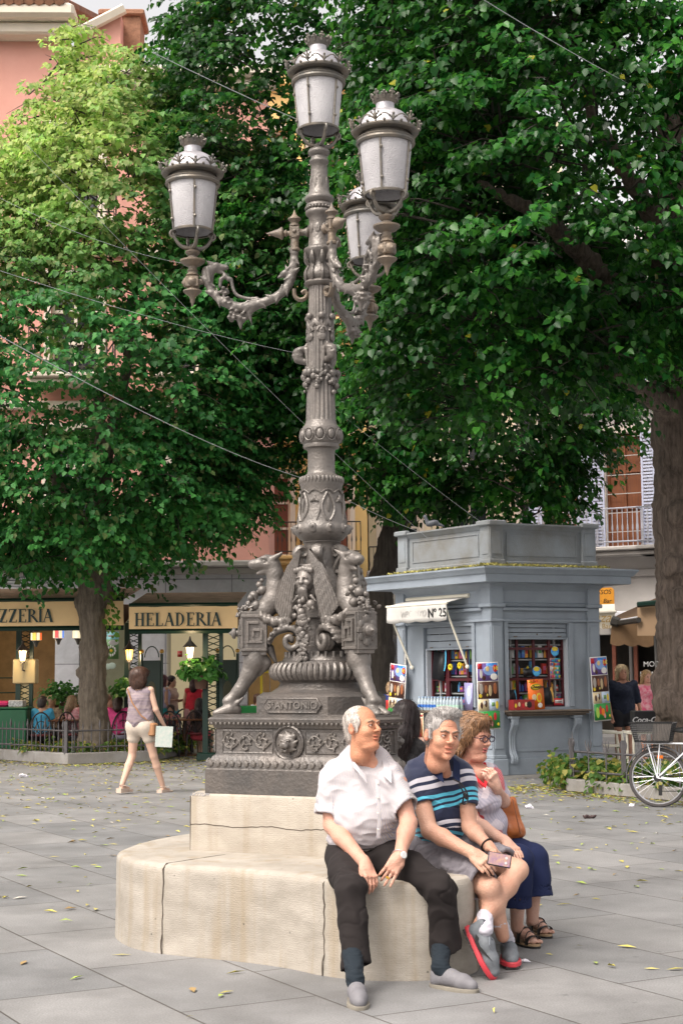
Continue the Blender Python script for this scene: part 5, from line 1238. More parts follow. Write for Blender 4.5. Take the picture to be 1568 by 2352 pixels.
a = MB(); a.tube([(.3, .05, 2.6), (1.9, 1.6, 3.2)], .035, 6); F.done(a, 'awning_arm', CREAMPL)
# kiosk
KB = mat('kiosk_grey_blue_paint', (.285, .33, .385), .5, col2=(.235, .27, .315), nscale=2.5, bump=.12, bscale=25); KD = mat('weathered_kiosk_top', (.25, .28, .31), .6, col2=(.17, .165, .15), nscale=1.6, stretch=(1, 1, .8), bump=.2)
MAROON = mat('maroon_window_frame', (.075, .008, .014), .35); COUNTER = mat('brown_counter', (.16, .125, .095), .5, noise=.3, nscale=6)
CLEAR = bpy.data.materials.new('clear_glass'); CLEAR.use_nodes = True; n = CLEAR.node_tree; n.nodes.clear(); o_ = n.nodes.new('ShaderNodeOutputMaterial'); mx = n.nodes.new('ShaderNodeMixShader'); tr_ = n.nodes.new('ShaderNodeBsdfTransparent'); gl = n.nodes.new('ShaderNodeBsdfGlossy'); gl.inputs['Roughness'].default_value = .05; mx.inputs[0].default_value = .08
n.links.new(tr_.outputs[0], mx.inputs[1]); n.links.new(gl.outputs[0], mx.inputs[2]); n.links.new(mx.outputs[0], o_.inputs[0])
KO = (2.28, 23.35)
KI = empty('newspaper_kiosk', (KO[0], KO[1], 0), 'grey-blue kiosk with panelled parapet, red-framed windows and a small awning, right of the lamp post', 'kiosk')
FR = Facade(KI, KO, (math.cos(rad(24)), math.sin(rad(24)))); ul, vl = -math.cos(rad(54)), math.sin(rad(54))
LW, RW = 2.25, 1.87
FL = Facade(KI, (KO[0] + ul * LW, KO[1] + vl * LW), (-ul, -vl))   # u=0 at the far left, u=LW at the near corner
d1 = np.array((math.cos(rad(24)), math.sin(rad(24)))); d2 = np.array((ul, vl))
def kpoly(o):  # parallelogram offset outwards
 n1 = np.array((d1[1], -d1[0])); n2 = np.array((-(-d2[1]), -d2[0])) ; n2 = np.array((-d2[1], d2[0])) ; 
 if n2 @ np.array((-1, -.3)) < 0: n2 = -n2
 K = np.array(KO); c = [K, K + d1 * RW, K + d1 * RW + d2 * LW, K + d2 * LW]; cen = sum(c) / 4
 out = []
 den = n1[0] * n2[1] - n1[1] * n2[0]
 for s1, s2 in ((1, 1), (1, -1), (-1, -1), (-1, 1)):
  base = K + (0 if s2 > 0 else 1) * d1 * RW + (0 if s1 > 0 else 1) * d2 * LW
  A = np.array([n1, n2]); out.append(base + np.linalg.solve(A, np.array([s1 * o, s2 * o])))
 return np.array(out)
def klayers(rows, name, m, parent=KI, bot=True):
 mb = MB(); V = np.concatenate([np.column_stack([kpoly(o), np.full(4, z)]) for o, z in rows]); f = []
 for j in range(len(rows) - 1):
  for i in range(4): f.append((j * 4 + i, j * 4 + (i + 1) % 4, (j + 1) * 4 + (i + 1) % 4, (j + 1) * 4 + i))
 f += [(3, 2, 1, 0), tuple((len(rows) - 1) * 4 + i for i in range(4))]
 mb.add(V, f); return mb.build(name, m, parent, auto=20)
klayers([(.08, 0), (.08, .05)], 'base_step', GREY_ST)
klayers([(.0, 2.60), (.03, 2.62), (.05, 2.66), (.02, 2.68), (.02, 2.86), (.06, 2.90), (.10, 2.96), (.33, 2.965), (.36, 2.97), (.36, 3.08), (.39, 3.10), (.42, 3.15), (.44, 3.17), (.44, 3.195), (.1, 3.23)], 'cornice', KB)
klayers([(.02, 3.20), (.02, 3.30), (-.03, 3.32), (-.03, 3.80), (.0, 3.82), (.03, 3.86), (.05, 3.875), (.05, 3.90), (-.2, 3.91)], 'parapet', KD)
pp = MB()
def frame_of(F_, W_, side):
 """face shell in local coordinates of facade F_: returns nothing, adds wall, pilasters, mouldings"""
for F_, W_, win, near in ((FR, RW, (.27, 1.36, 1.07, 2.36), 0), (FL, LW, (.62, 1.80, 1.07, 2.33), 1)):
 u0, u1, z0, z1 = win
 w = MB(); F = F_
 F.b(w, 0, W_, -.12, 0, .05, z0); F.b(w, 0, u0, -.12, 0, z0, z1); F.b(w, u1, W_, -.12, 0, z0, z1); F.b(w, 0, W_, -.12, 0, z1, 2.6)
 wl = F.done(w, 'wall', KB, auto=20)
 m_ = MB(); pw = .17
 for a_, b_ in ((-.045, pw), (W_ - pw, W_ + .045)):
  F.b(m_, a_, b_, 0, .045, .05, 2.60, .004); F.b(m_, a_ - .03, b_ + .03, 0, .085, .05, .30, .01); F.b(m_, a_ - .015, b_ + .015, 0, .065, .30, .36, .01)
  F.b(m_, a_ + .03, b_ - .03, .045, .06, .45, .98, .006); F.b(m_, a_ + .03, b_ - .03, .045, .06, 1.10, 2.32, .006)
  F.b(m_, a_ - .02, b_ + .02, 0, .08, 2.38, 2.42, .008); F.b(m_, a_ - .03, b_ + .03, 0, .10, 2.60, 2.66, .01); F.b(m_, a_, b_, 0, .07, 2.66, 2.96)
 F.b(m_, pw, W_ - pw, 0, .05, 2.38, 2.42, .008); F.b(m_, pw, W_ - pw, 0, .07, 2.55, 2.60, .01); F.b(m_, pw, W_ - pw, 0, .03, .05, .30, .008)
 F.b(m_, u0 - .07, u0, 0, .03, z0, z1 + .07, .005); F.b(m_, u1, u1 + .07, 0, .03, z0, z1 + .07, .005); F.b(m_, u0, u1, 0, .03, z1, z1 + .07, .005)
 F.b(m_, u0, u1, 0, .018, .40, .44); F.b(m_, u0, u1, 0, .018, .86, .90); F.b(m_, u0, u0 + .04, 0, .018, .44, .86); F.b(m_, u1 - .04, u1, 0, .018, .44, .86)
 F.done(m_, 'pilaster', KB, wl, auto=20)
 q = MB()
 for a_, b_ in ((-.03, .22), (W_ - .22, W_ + .03)):
  F.b(q, a_, b_, -.05, .02, 3.22, 3.88, .006); F.b(q, a_ - .03, b_ + .03, -.02, .08, 3.86, 3.94, .015); F.b(q, a_ - .015, b_ + .015, -.02, .05, 3.22, 3.34, .01); F.b(q, a_ + .05, b_ - .05, .02, .03, 3.42, 3.78, .004)
 for a_, b_, c_, d_ in ((.30, W_ - .30, 3.74, 3.76), (.30, W_ - .30, 3.40, 3.42), (.30, .32, 3.42, 3.74), (W_ - .32, W_ - .30, 3.42, 3.74)): F.b(q, a_, b_, -.035, -.018, c_, d_)
 F.done(q, 'parapet_pier', KD, auto=20)
 zs = z1 - .22 if near == 0 else z1 - .33
 s = MB()
 for i in range(3):
  h = (z1 - zs) / 3; F.b(s, u0 + .012, u1 - .012, -.06, -.035, zs + i * h + .006, zs + (i + 1) * h - .004, .004)
 F.b(s, u0 + .01, u1 - .01, -.065, -.02, zs - .03, zs + .004, .004); sh = F.done(s, 'roller_shutter', KB, auto=20)
 s = MB(); s.sph(((u0 + u1) / 2, -.03, zs + .05), .014, 8); [F.b(s, u0 + e, u0 + e + .06, -.02, -.008, zs + .005, zs + .02) for e in (.12, u1 - u0 - .18)]; F.done(s, 'shutter_lock', COUNTER, sh)
 s = MB(); fw = u1 - u0
 for t in (0, .2, .49, .76, 1) if near == 0 else (0, .32, .36, .78, 1): F.b(s, u0 + .03 + (fw - .06) * t - .018, u0 + .03 + (fw - .06) * t + .018, -.16, -.12, z0, zs)
 for z in (z0 + .018, z0 + .43, z0 + .90 if near == 0 else z0 + .93): F.b(s, u0 + .03, u1 - .03, -.158, -.122, z - .02, z + .02)
 fr_ = F.done(s, 'window_frame', MAROON)
 g = MB(); g.quad((u0, -.145, z0), (u1, -.145, z0), (u1, -.145, zs), (u0, -.145, zs)); F.done(g, 'pane', CLEAR, fr_)
 g = MB(); F.b(g, u0 - .01, u0 + .02, -.12, -.02, z0, zs, .002); F.b(g, u1 - .02, u1 + .01, -.12, -.02, z0, zs, .002); F.done(g, 'shutter_rail', mat('pale_rail', (.5, .54, .6), .4), fr_)
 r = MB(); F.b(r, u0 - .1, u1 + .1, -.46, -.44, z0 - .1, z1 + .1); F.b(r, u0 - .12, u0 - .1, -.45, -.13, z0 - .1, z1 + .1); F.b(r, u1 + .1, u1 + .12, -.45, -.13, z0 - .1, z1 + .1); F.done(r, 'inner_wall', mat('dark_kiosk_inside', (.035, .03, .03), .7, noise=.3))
 r = MB(); [F.b(r, u0, u1, -.42, -.19, z, z + .02) for z in (z0 + .2, z0 + .47, z0 + .72, z0 + .95)]; [F.b(r, x, x + .03, -.21, -.18, z0, z1) for x in (u0 + .14, u1 - .16)]; F.done(r, 'shelf', mat('grey_steel_shelf', (.35, .36, .37), .4))
 rs = np.random.RandomState(5 + near); pal = [(.6, .05, .04), (.75, .55, .05), (.05, .15, .5), (.7, .7, .7), (.04, .35, .4), (.6, .15, .3), (.75, .35, .05), (.1, .4, .1), (.25, .05, .25), (.08, .3, .6)]
 pk = MB()
 for z in (z0, z0 + .22, z0 + .49, z0 + .74):
  x = u0 + .03
  while x < u1 - .08:
   w_ = rs.uniform(.035, .085); h_ = rs.uniform(.08, .20); pk.col = pal[rs.randint(len(pal))]
   if rs.rand() < (.88 if near == 0 else .7):
    if rs.rand() < .35: pk.lathe([(w_ * .4, 0), (w_ * .42, h_ * .7), (w_ * .2, h_ * .85), (w_ * .15, h_)], 8, (x + w_ / 2, -.24, z + .02))
    else:
     F.b(pk, x, x + w_, -.28, -.21, z + .022, z + .022 + h_); pk.col = pal[rs.randint(len(pal))]; F.b(pk, x + w_ * .15, x + w_ * .85, -.212, -.205, z + .03 + h_ * .3, z + .02 + h_ * .75)
   x += w_ + .006
 pk.build('shelf_goods', mat('printed_packaging', attr='Col', rough=.35), KI, M=F.M, colors=True, auto=30)
c = MB(); FR.b(c, .16, 1.62, 0, .24, 1.0, 1.03, .008); FR.b(c, .19, 1.59, 0, .20, .965, 1.0, .008); FR.b(c, .22, 1.56, 0, .16, .94, .965, .008); cn = FR.done(c, 'counter', COUNTER, auto=20)
c = MB(); FL.b(c, .5, 1.95, 0, .30, .98, 1.02, .008); FL.done(c, 'counter', COUNTER, auto=20)
for u in (.30, 1.42):
 c = MB(); pts = []
 for t in np.linspace(0, 1, 18): pts.append((u, .035 + .085 * math.exp(-((t - .14) / .16) ** 2) + .055 * math.exp(-((t - .92) / .09) ** 2) + .02 * math.cos(t * 6), .93 - .80 * t * .86))
 for dx in (-.035, 0, .035): c.tube([(p_[0] + dx, p_[1], p_[2]) for p_ in pts], .03, 7)
 FR.b(c, u - .075, u + .075, 0, .15, .90, .94, .006); c.sph((u, .11, .82), (.07, .05, .05), 10); c.sph((u, .07, .27), (.055, .045, .035), 10); FR.done(c, 'console_bracket', KB, auto=60)
aw = MB(); wx0, wx1 = .22, 1.72
zT, zB = 2.78, 2.50
def faw(u, v): return (wx0 + (wx1 - wx0) * u, .03 + .42 * v, zT - .10 * v + .02 * math.sin(u * 3) * v)
aw.grid(lambda u, v: faw(1 - u, v), 14, 4, .006)
aw.grid(lambda u, v: (wx0 + (wx1 - wx0) * (1 - u), .45 + .012 * math.sin(u * 15) * v, zT - .10 - .26 * v - (.022 * abs(math.sin(u * 4 * math.pi)) if v > .9 else 0)), 40, 5, .006)
awm = FL.done(aw, 'awning_canvas', mat('dirty_white_canvas', (.58, .57, .55), .8, col2=(.46, .45, .43), nscale=3), auto=0)
M = wall_frame((FL.M @ np.array((1.50, .463, 2.53, 1)))[:3], FL.M[:3, 0]); text('Nº 25', .19, M, BLACK, awm, 'stall_number', .002, thick=.003)
M = wall_frame((FL.M @ np.array((.90, .46, 2.54, 1)))[:3], FL.M[:3, 0]); text('WPC  MYO', .13, M, mat('faint_graffiti', (.40, .39, .38), .8), awm, 'faint_graffiti', .001, shear=.2)
c = MB(); c.tube([(wx0 - .02, .45, zT - .1), (wx1 + .02, .45, zT - .1)], .018, 6); c.tube([(wx0, .04, 2.80), (wx1 + .05, .04, 2.80)], .035, 6)
for x, xe in ((wx0 + .05, wx0 + .12), (wx1 - .03, wx1 + .0)): c.tube([(x, .45, zT - .12), (x, .40, 2.5), (xe, .06, 1.72)], .017, 6); c.sph((xe, .05, 1.70), .035, 8)
FL.done(c, 'awning_arm', CREAMPL, awm)
a = MB(); FL.b(a, .14, .19, .046, .05, 1.75, 1.92); FL.b(a, .14, .19, .046, .05, 1.6, 1.72); FL.done(a, 'sticker', mat('pale_sticker', (.6, .6, .58), .5, noise=.5, nscale=60))
def card(F, u, w, z, wd, ht, layers, name, root=None, tilt=0.0, th=.006, lean=0.0):
 """flat printed board at its place: layers = (colour, x0, x1, y0, y1) in 0..1 coordinates"""
 b = MB(); R = rotm(0, tilt, 0) @ rotm(-lean, 0, 0)
 def q(x0, x1, y0, y1, d0, d1, shape):
  cx, cy = (x0 + x1) / 2 * wd - wd / 2, (y0 + y1) / 2 * ht; hw, hh = (x1 - x0) / 2 * wd, (y1 - y0) / 2 * ht
  if shape: b.sph(np.array((u, w, z)) + R @ np.array((cx, d1, cy)), (hw, .0016, hh), 12, R)
  else: b.box(np.array((u, w, z)) + R @ np.array((cx, (d0 + d1) / 2, cy)), (hw, (d1 - d0) / 2, hh), R)
 for i, l in enumerate(layers):
  b.col = l[0]; q(*l[1:5], 0, th + i * .0007 + .0003, len(l) > 5)
 return b.build(name, mat('printed_board', attr='Col', rough=.4), root, loc=None if root else tuple((F.M @ np.array((u, w, z, 1)))[:3]), M=F.M, colors=True, auto=0)
rs = np.random.RandomState(3)
RED, WHT, BLU, PUR, BRN, GRN, YEL, ORG, CRM, BLK = (.55, .02, .03), (.75, .73, .7), (.04, .22, .62), (.17, .10, .33), (.07, .025, .015), (.03, .27, .05), (.75, .55, .03), (.80, .20, .01), (.72, .58, .36), (.012, .012, .014)
def icecream(seed):
 r = np.random.RandomState(seed); L = [(WHT, 0, 1, 0, 1), (PUR, .03, .97, .72, .985), (BLU, .45, .97, .80, .985), ((.25, .4, .75), .30, .9, .80, .95, 1), (RED, .05, .25, .90, .98), (RED, .74, .97, .85, .96, 1), (WHT, .80, .90, .88, .93), (WHT, .62, .95, .73, .83, 1), ((.75, .7, .68), .12, .26, .76, .89, 1), (BRN, .24, .40, .73, .80, 1), ((.8, .6, .3), .4, .58, .86, .94, 1),
  (BRN, .03, .97, .455, .71), ((.5, .38, .22), .5, .66, .49, .66, 1), ((.30, .10, .04), .72, .9, .52, .69, 1), ((.42, .38, .34), .08, .26, .52, .68, 1), ((.35, .13, .05), .32, .46, .54, .66, 1), (YEL, .05, .2, .47, .53, 1), ((.6, .5, .1), .4, .48, .49, .53, 1),
  (CRM, .03, .49, .28, .445), ((.45, .55, .7), .52, .97, .28, .445), (BRN, .10, .22, .31, .41, 1), (BRN, .30, .42, .33, .43, 1), (YEL, .8, .93, .30, .42, 1), ((.15, .3, .1), .62, .76, .34, .40), (WHT, .22, .34, .37, .43, 1),
  (GRN, .03, .97, .02, .27), (RED, .3, .45, .10, .24, 1), ((.45, .7, .1), .10, .30, .05, .22, 1), (ORG, .42, .62, .08, .2, 1), (RED, .68, .82, .13, .25, 1), ((.7, .3, .3), .55, .66, .04, .12, 1), (YEL, .84, .93, .05, .10, 1)]
 return L
for lab, F, u, w, z, tilt, Wd in (('ice cream price board at the left end of the kiosk, beside the iron hoof', FL, .02, .14, .76, .10, .42), ('ice cream price board standing before the near corner of the kiosk, beside the bottles', FR, -.25, .30, .76, -.02, .37), ('ice cream price board tilted at the right end of the kiosk counter', FR, 1.86, .14, .84, -.06, .31)):
 Hb = 1.0; o = card(F, u, w, z, Wd, Hb, icecream(1), 'ice_cream_board', None, tilt, .012); tag(o, lab, 'price board', 'ice cream boards round the kiosk'); R = rotm(0, tilt, 0)
 loc_ = (F.M @ np.array([*(np.array((u, w, z)) + R @ np.array((.355 * Wd, .028, .905 * Hb))), 1]))[:3]; text('1€', .08, wall_frame(loc_, F.M[:3, :3] @ R[:, 0], F.M[:3, :3] @ R[:, 2]), mat('yellow_print', (.8, .7, .1), .4), o, 'price', .001, thick=.001)
o = card(FR, .70, .10, 1.035, .27, .46, [((.85, .17, .01), 0, 1, 0, 1), (YEL, .05, .5, .90, .985), (YEL, .5, .85, .22, .55, 1), (ORG, .55, .8, .28, .5, 1), (CRM, .2, .5, .30, .52, 1), (WHT, .55, .85, .05, .22, 1), (YEL, .12, .88, .64, .86, 1), (BLK, .14, .86, .655, .845, 1), (YEL, .17, .83, .67, .83, 1)], 'snack_advert', None, -.06, .02)
tag(o, 'bright orange snack advert with yellow lettering on the right kiosk counter', 'advert')
for tx, x, y, sz, m_ in (('NUEVO', .27, .94, .042, mat('red_print', (.6, .02, .02), .4)), ('Cheetos', .5, .75, .068, mat('dark_print', (.04, .02, .02), .4))):
 loc_ = (FR.M @ np.array((.70 + (x - .5) * .27, .131, 1.035 + y * .46, 1)))[:3]; text(tx, sz, wall_frame(loc_, FR.M[:3, 0]), m_, o, 'advert_lettering', .001, thick=.0015, shear=.1)
b = MB(); b.col = (.30, .03, .03); FR.b(b, .235, .60, .05, .21, 1.034, 1.19); b.col = (.02, .01, .01); b.sph((.505, .212, 1.115), (.045, .003, .05), 12)
for x, c_ in ((.27, YEL), (.33, CRM), (.40, RED), (.45, CRM)): b.col = c_; b.sph((x, .2105, 1.10 + .02 * (c_ is CRM)), (.02, .002, .035), 8)
o = b.build('cardboard_box', mat('printed_board', attr='Col'), M=FR.M, loc=tuple((FR.M @ np.array((.4, .1, 1.034, 1)))[:3]), colors=True); tag(o, 'dark red printed carton with a round hole, on the counter left of the orange advert', 'box')
o = card(FR, 1.22, -.10, 1.09, .17, .11, [(RED, 0, 1, 0, 1), (WHT, .08, .8, .3, .75), (WHT, .82, .95, .2, .9)], 'chewing_gum_card', KI); 
loc_ = (FR.M @ np.array((1.21, -.088, 1.147, 1)))[:3]; text('Trident', .04, wall_frame(loc_, FR.M[:3, 0]), mat('dark_print', (.04, .02, .02), .4), KI, 'card_lettering', .001); loc_[2] -= .034; text('Splash', .034, wall_frame(loc_, FR.M[:3, 0]), mat('red_print', (.6, .02, .02), .4), KI, 'card_lettering', .001)
for (u, z, ww, h, c1, c2) in ((.72, 1.55, .24, .12, BLK, (.1, .6, .3)), (1.02, 1.10, .22, .27, BLK, (.8, .45, .1)), (.40, 1.12, .14, .22, BLK, (.1, .5, .8))):
 card(FR, u, -.105, z, ww, h, [(c1, 0, 1, 0, 1), (c2, .82, 1.08, .1, .98, 1), (BLK, .74, .98, .05, .8, 1)], 'black_notice', KI, -.12)
for (u, z) in ((1.17, 1.93), (.83, 1.62)): card(FR, u, -.10, z - .08, .15, .16, [((.05, .3, .75), 0, 1, 0, 1, 1), (YEL, .12, .88, .45, .95, 1), ((.1, .5, .85), .1, .9, .08, .45, 1)], 'round_sticker', KI)
for (u, c1) in ((1.13, (.62, .35, .3)), (1.22, (.08, .45, .6))): card(FR, u, -.12, 1.50, .09, .32, [(c1, 0, 1, 0, 1)] + [(pal[rs.randint(len(pal))], a_, a_ + .3, b_, b_ + .12) for a_ in (.05, .38, .68) for b_ in (.05, .25, .45, .65, .82)], 'magazine', KI)
card(FL, .82, -.10, 1.50, .30, .50, [(BLK, 0, 1, 0, .9), ((.1, .5, .8), .85, 1.1, .3, 1, 1), (BLK, .78, 1.0, .3, .92, 1)], 'black_notice', KI, .14)
for i in range(3): 
 a = MB(); a.tube([((FL.M @ np.array((.74 + i * .035, -.10, z, 1)))[:3]) for z in (2.08, 2.02 - .03 * (i % 2), 1.98)], .009, 5); a.build('green_claw_mark', mat('acid_green', (.25, .8, .02), .4), KI)
card(FL, 1.67, -.10, 1.62, .17, .44, [((.04, .2, .42), 0, 1, 0, 1), (BLK, .1, .9, .25, .85), ((.3, .7, .1), .25, .33, .45, .78), ((.3, .7, .1), .46, .54, .42, .78), ((.3, .7, .1), .67, .75, .45, .78)], 'drink_can_sticker', KI)
for (u, z) in ((1.13, 1.70), (1.36, 1.72)):
 a = MB()
 for q in range(7): a.sph((FL.M @ np.array((u + .035 * math.cos(q * .9), -.10, z + .035 * math.sin(q * .9), 1)))[:3], .022, 7)
 a.build('yellow_flower_sticker', mat('flower_yellow', (.8, .65, .02), .5), KI)
card(FL, 1.72, .04, 1.03, .20, .42, [((.30, .28, .5), 0, 1, 0, 1), ((.45, .5, .75), .2, .9, .2, .9, 1), (WHT, .4, .7, .5, .8, 1)], 'lilac_notice', KI, .03)
card(FL, .72, .33, .42, .50, .56, [(CRM, 0, 1, 0, 1), (RED, .02, .98, .90, .96), ((.3, .1, .03), .04, .96, .04, .86), (YEL, .1, .5, .5, .8, 1), (RED, .4, .9, .1, .55, 1), (WHT, .3, .6, .3, .6, 1), (YEL, .55, .85, .55, .8, 1), (YEL, .5, .62, .12, .4)], 'sweets_poster', KI)
bm2 = MB(); bm2.lathe([(.028, 0), (.030, .01), (.030, .13), (.028, .15), (.013, .185), (.012, .2)], 12)
WATER = mat('water_bottle_plastic', (.40, .48, .54), .15, spec=.7)
bt = bm2.build('water_bottle', WATER, loc=(0, 0, 0)); b3 = MB(); b3.lathe([(.014, .197), (.014, .215)], 10); b3.build('cap', mat('cap_pale_blue', (.4, .55, .75), .4), bt); b3 = MB(); b3.lathe([(.0308, .045), (.0308, .09)], 12, caps=False); lb = b3.build('label_band', mat('label_blue', (.04, .15, .5), .4), bt)
GRNL = mat('label_green', (.4, .6, .5), .4); first = True; me_g = lb.data.copy(); me_g.materials.clear(); me_g.materials.append(GRNL)
for r_ in range(2):
 for i in range(13):
  o = bt if first else copy_tree(bt); first = False
  p_ = FL.M @ np.array((.66 + i * .078, .08 + r_ * .08, 1.022, 1)); o.location = p_[:3]
  side = 'blue-labelled' if i < 6 else 'green-labelled'
  if i >= 6:
   for ch in [x for x in bpy.data.objects if x.parent == o and x.name.startswith('label_band')]: ch.data = me_g
  tag(o, '%s water bottle in the %s row on the kiosk counter' % (side, 'front' if r_ else 'back'), 'bottle', ('%s water bottles, %s row, on the kiosk counter') % (side, 'front' if r_ else 'back'))
pc = P(992, 1202, 24.6); s = SD(); s.T = np.eye(4); s.T[:3, 3] = np.array(pc); s.k = .02
s.ell((0, 0, .0), (.11, .055, .05), rotm(0, -.25, 0)).cap((-.08, 0, .02), (-.11, 0, .10), .035, .028).ell((-.115, 0, .115), (.027, .024, .024)).cap((-.135, 0, .112), (-.155, 0, .105), .007, .003).cap((.08, 0, -.01), (.19, 0, -.05), .035, .012)
s.cap((-.01, .02, -.04), (-.01, .02, -.085), .008, k=.005).cap((-.01, -.02, -.04), (-.01, -.02, -.085), .008, k=.005)
o = s.build('pigeon', mat('pigeon_grey', (.10, .11, .13), .6, noise=.4, nscale=30), .008); o.location = (0, 0, 0); tag(o, 'grey pigeon perched on top of the kiosk parapet', 'pigeon')
# people
def skin_mat():
 m = mat('skin', attr='Col', rough=.5, sss=.04, bump=.3, bscale=130, spec=.4, noise=.0); return m
SKIN = skin_mat(); EYE = mat('eye', attr='Col', rough=.12)
def hair_mat():
 m = bpy.data.materials.new('hair_strands'); m.use_nodes = True; n = m.node_tree; N, L = n.nodes, n.links; b = N['Principled BSDF']
 a = N.new('ShaderNodeAttribute'); a.attribute_name = 'Col'; tc = N.new('ShaderNodeTexCoord'); mp = N.new('ShaderNodeMapping'); mp.inputs['Scale'].default_value = (110, 110, 14); L.new(tc.outputs['Object'], mp.inputs[0])
 nz = N.new('ShaderNodeTexNoise'); nz.inputs['Scale'].default_value = 1.2; nz.inputs['Detail'].default_value = 4; nz.inputs['Distortion'].default_value = .6; L.new(mp.outputs[0], nz.inputs['Vector'])
 r = N.new('ShaderNodeMapRange'); r.inputs[1].default_value = .3; r.inputs[2].default_value = .7; r.inputs[3].default_value = .45; r.inputs[4].default_value = 1.35; L.new(nz.outputs['Fac'], r.inputs[0])
 v = N.new('ShaderNodeVectorMath'); v.operation = 'SCALE'; L.new(a.outputs['Color'], v.inputs[0]); L.new(r.outputs[0], v.inputs['Scale']); L.new(v.outputs[0], b.inputs['Base Color']); b.inputs['Roughness'].default_value = .42
 bp = N.new('ShaderNodeBump'); bp.inputs['Strength'].default_value = .9; bp.inputs['Distance'].default_value = .004; L.new(nz.outputs['Fac'], bp.inputs['Height']); L.new(bp.outputs[0], b.inputs['Normal']); return m
HAIR = hair_mat()
def A(v): return np.array(v, float)
def look(c, d, tilt=0.0, sc=1.0):
 """head frame: local -y looks along d"""
 y = -A(d) / np.linalg.norm(d); z = np.array((0, 0, 1.)); z = z - y * (z @ y); z /= np.linalg.norm(z); x = np.cross(y, z); ct, st = math.cos(tilt), math.sin(tilt)
 M = np.eye(4); M[:3, 0] = (x * ct + z * st) * sc; M[:3, 1] = y * sc; M[:3, 2] = (z * ct - x * st) * sc; M[:3, 3] = c; return M
def head(s, M, skin, lips=None, fat=1.0, open_=.0, brow=None, far=False, nose=1.0):
 s.T = M; s.col = skin; lips = lips or tuple(A(skin) * (.92, .70, .72)); dk = (.05, .015, .012)
 s.ell((0, .012, .036), (.074, .093, .083), k=.012).ell((0, -.028, -.028), (.060 * fat, .062, .086), k=.02).ell((0, -.030, -.074), (.052 * fat, .050, .038), k=.02).ell((0, -.078, -.100), (.019, .015, .016), k=.02)
 if fat > 1.05: s.ell((0, -.045, -.108), (.05, .042, .026), k=.02)
 if far:
  s.ell((0, -.098, -.022), (.012, .018, .018), k=.01)
  for q in (-1, 1): s.ell((q * .03, -.092, .006), (.014, .007, .007), k=.004, col=tuple(A(skin) * .35)); s.ell((q * .078, .008, -.004), (.009, .017, .027), k=.004)
  s.ell((0, -.090, -.060), (.022, .008, .008), k=.003, col=lips); s.cap((0, .02, -.06), (0, .035, -.17), .050, .056, k=.02); return
 bc = brow or tuple(A(skin) * .5)
 s.cap((-.036, -.080, .022), (.036, -.080, .022), .011, k=.014)
 for q in (-1, 1):
  s.ell((q * .036, -.060, -.030), (.024 * fat, .024, .024), k=.018)
  s.ell((q * .031, -.098, .005), (.018, .014, .012), k=.012, neg=True, col=None)
  s.ell((q * .031, -.0745, .004), .0125, k=.001, col=(.62, .58, .55)).ell((q * .031 + .003, -.0865, .004), (.0056, .003, .0058), k=.0005, col=(.035, .022, .016))
  s.path([(q * .016, -.083, .007), (q * .031, -.0895, .0125), (q * .046, -.079, .007)], .0042, k=.002, col=tuple(A(skin) * .82)).path([(q * .018, -.083, .001), (q * .031, -.087, -.0055), (q * .045, -.079, .001)], .0034, k=.003, col=tuple(A(skin) * .85))
  s.path([(q * .012, -.094, .021), (q * .030, -.0945, .0285), (q * .048, -.082, .022)], .0042, k=.002, col=bc)
  s.cap((q * .018, -.098, -.036), (q * .031, -.084, -.060), .0022, k=.006, neg=True, col=None)
  s.ell((q * .079, .012, -.006), (.009, .018, .031), rotm(0, 0, q * -.35), k=.004, col=tuple(A(skin) * (1.0, .85, .85))).ell((q * .089, .008, -.003), (.006, .009, .018), rotm(0, 0, q * -.35), k=.004, neg=True, col=None)
 s.cap((0, -.086, .014), (0, -.108 * nose, -.020), .0075, .011, k=.007).ell((0, -.110 * nose, -.025), (.0125, .0115, .011), k=.006)
 for q in (-1, 1): s.ell((q * .0125, -.099, -.028), (.0078, .0095, .0078), k=.004).ell((q * .006, -.107, -.0345), (.0035, .004, .0028), k=.002, neg=True, col=dk)
 s.ell((0, -.0905, -.0535), (.023, .0085, .0055), k=.004, col=lips).ell((0, -.0885, -.0665 - open_), (.020, .0085, .0065), k=.004, col=lips)
 s.ell((0, -.099, -.0600 - open_ * .5), (.018, .0105, .0016 + open_ * .5), k=.0015, neg=True, col=dk)
 s.cap((0, .018, -.05), (0, .032, -.14), .052, .055, k=.025)
def eyes_none(): pass
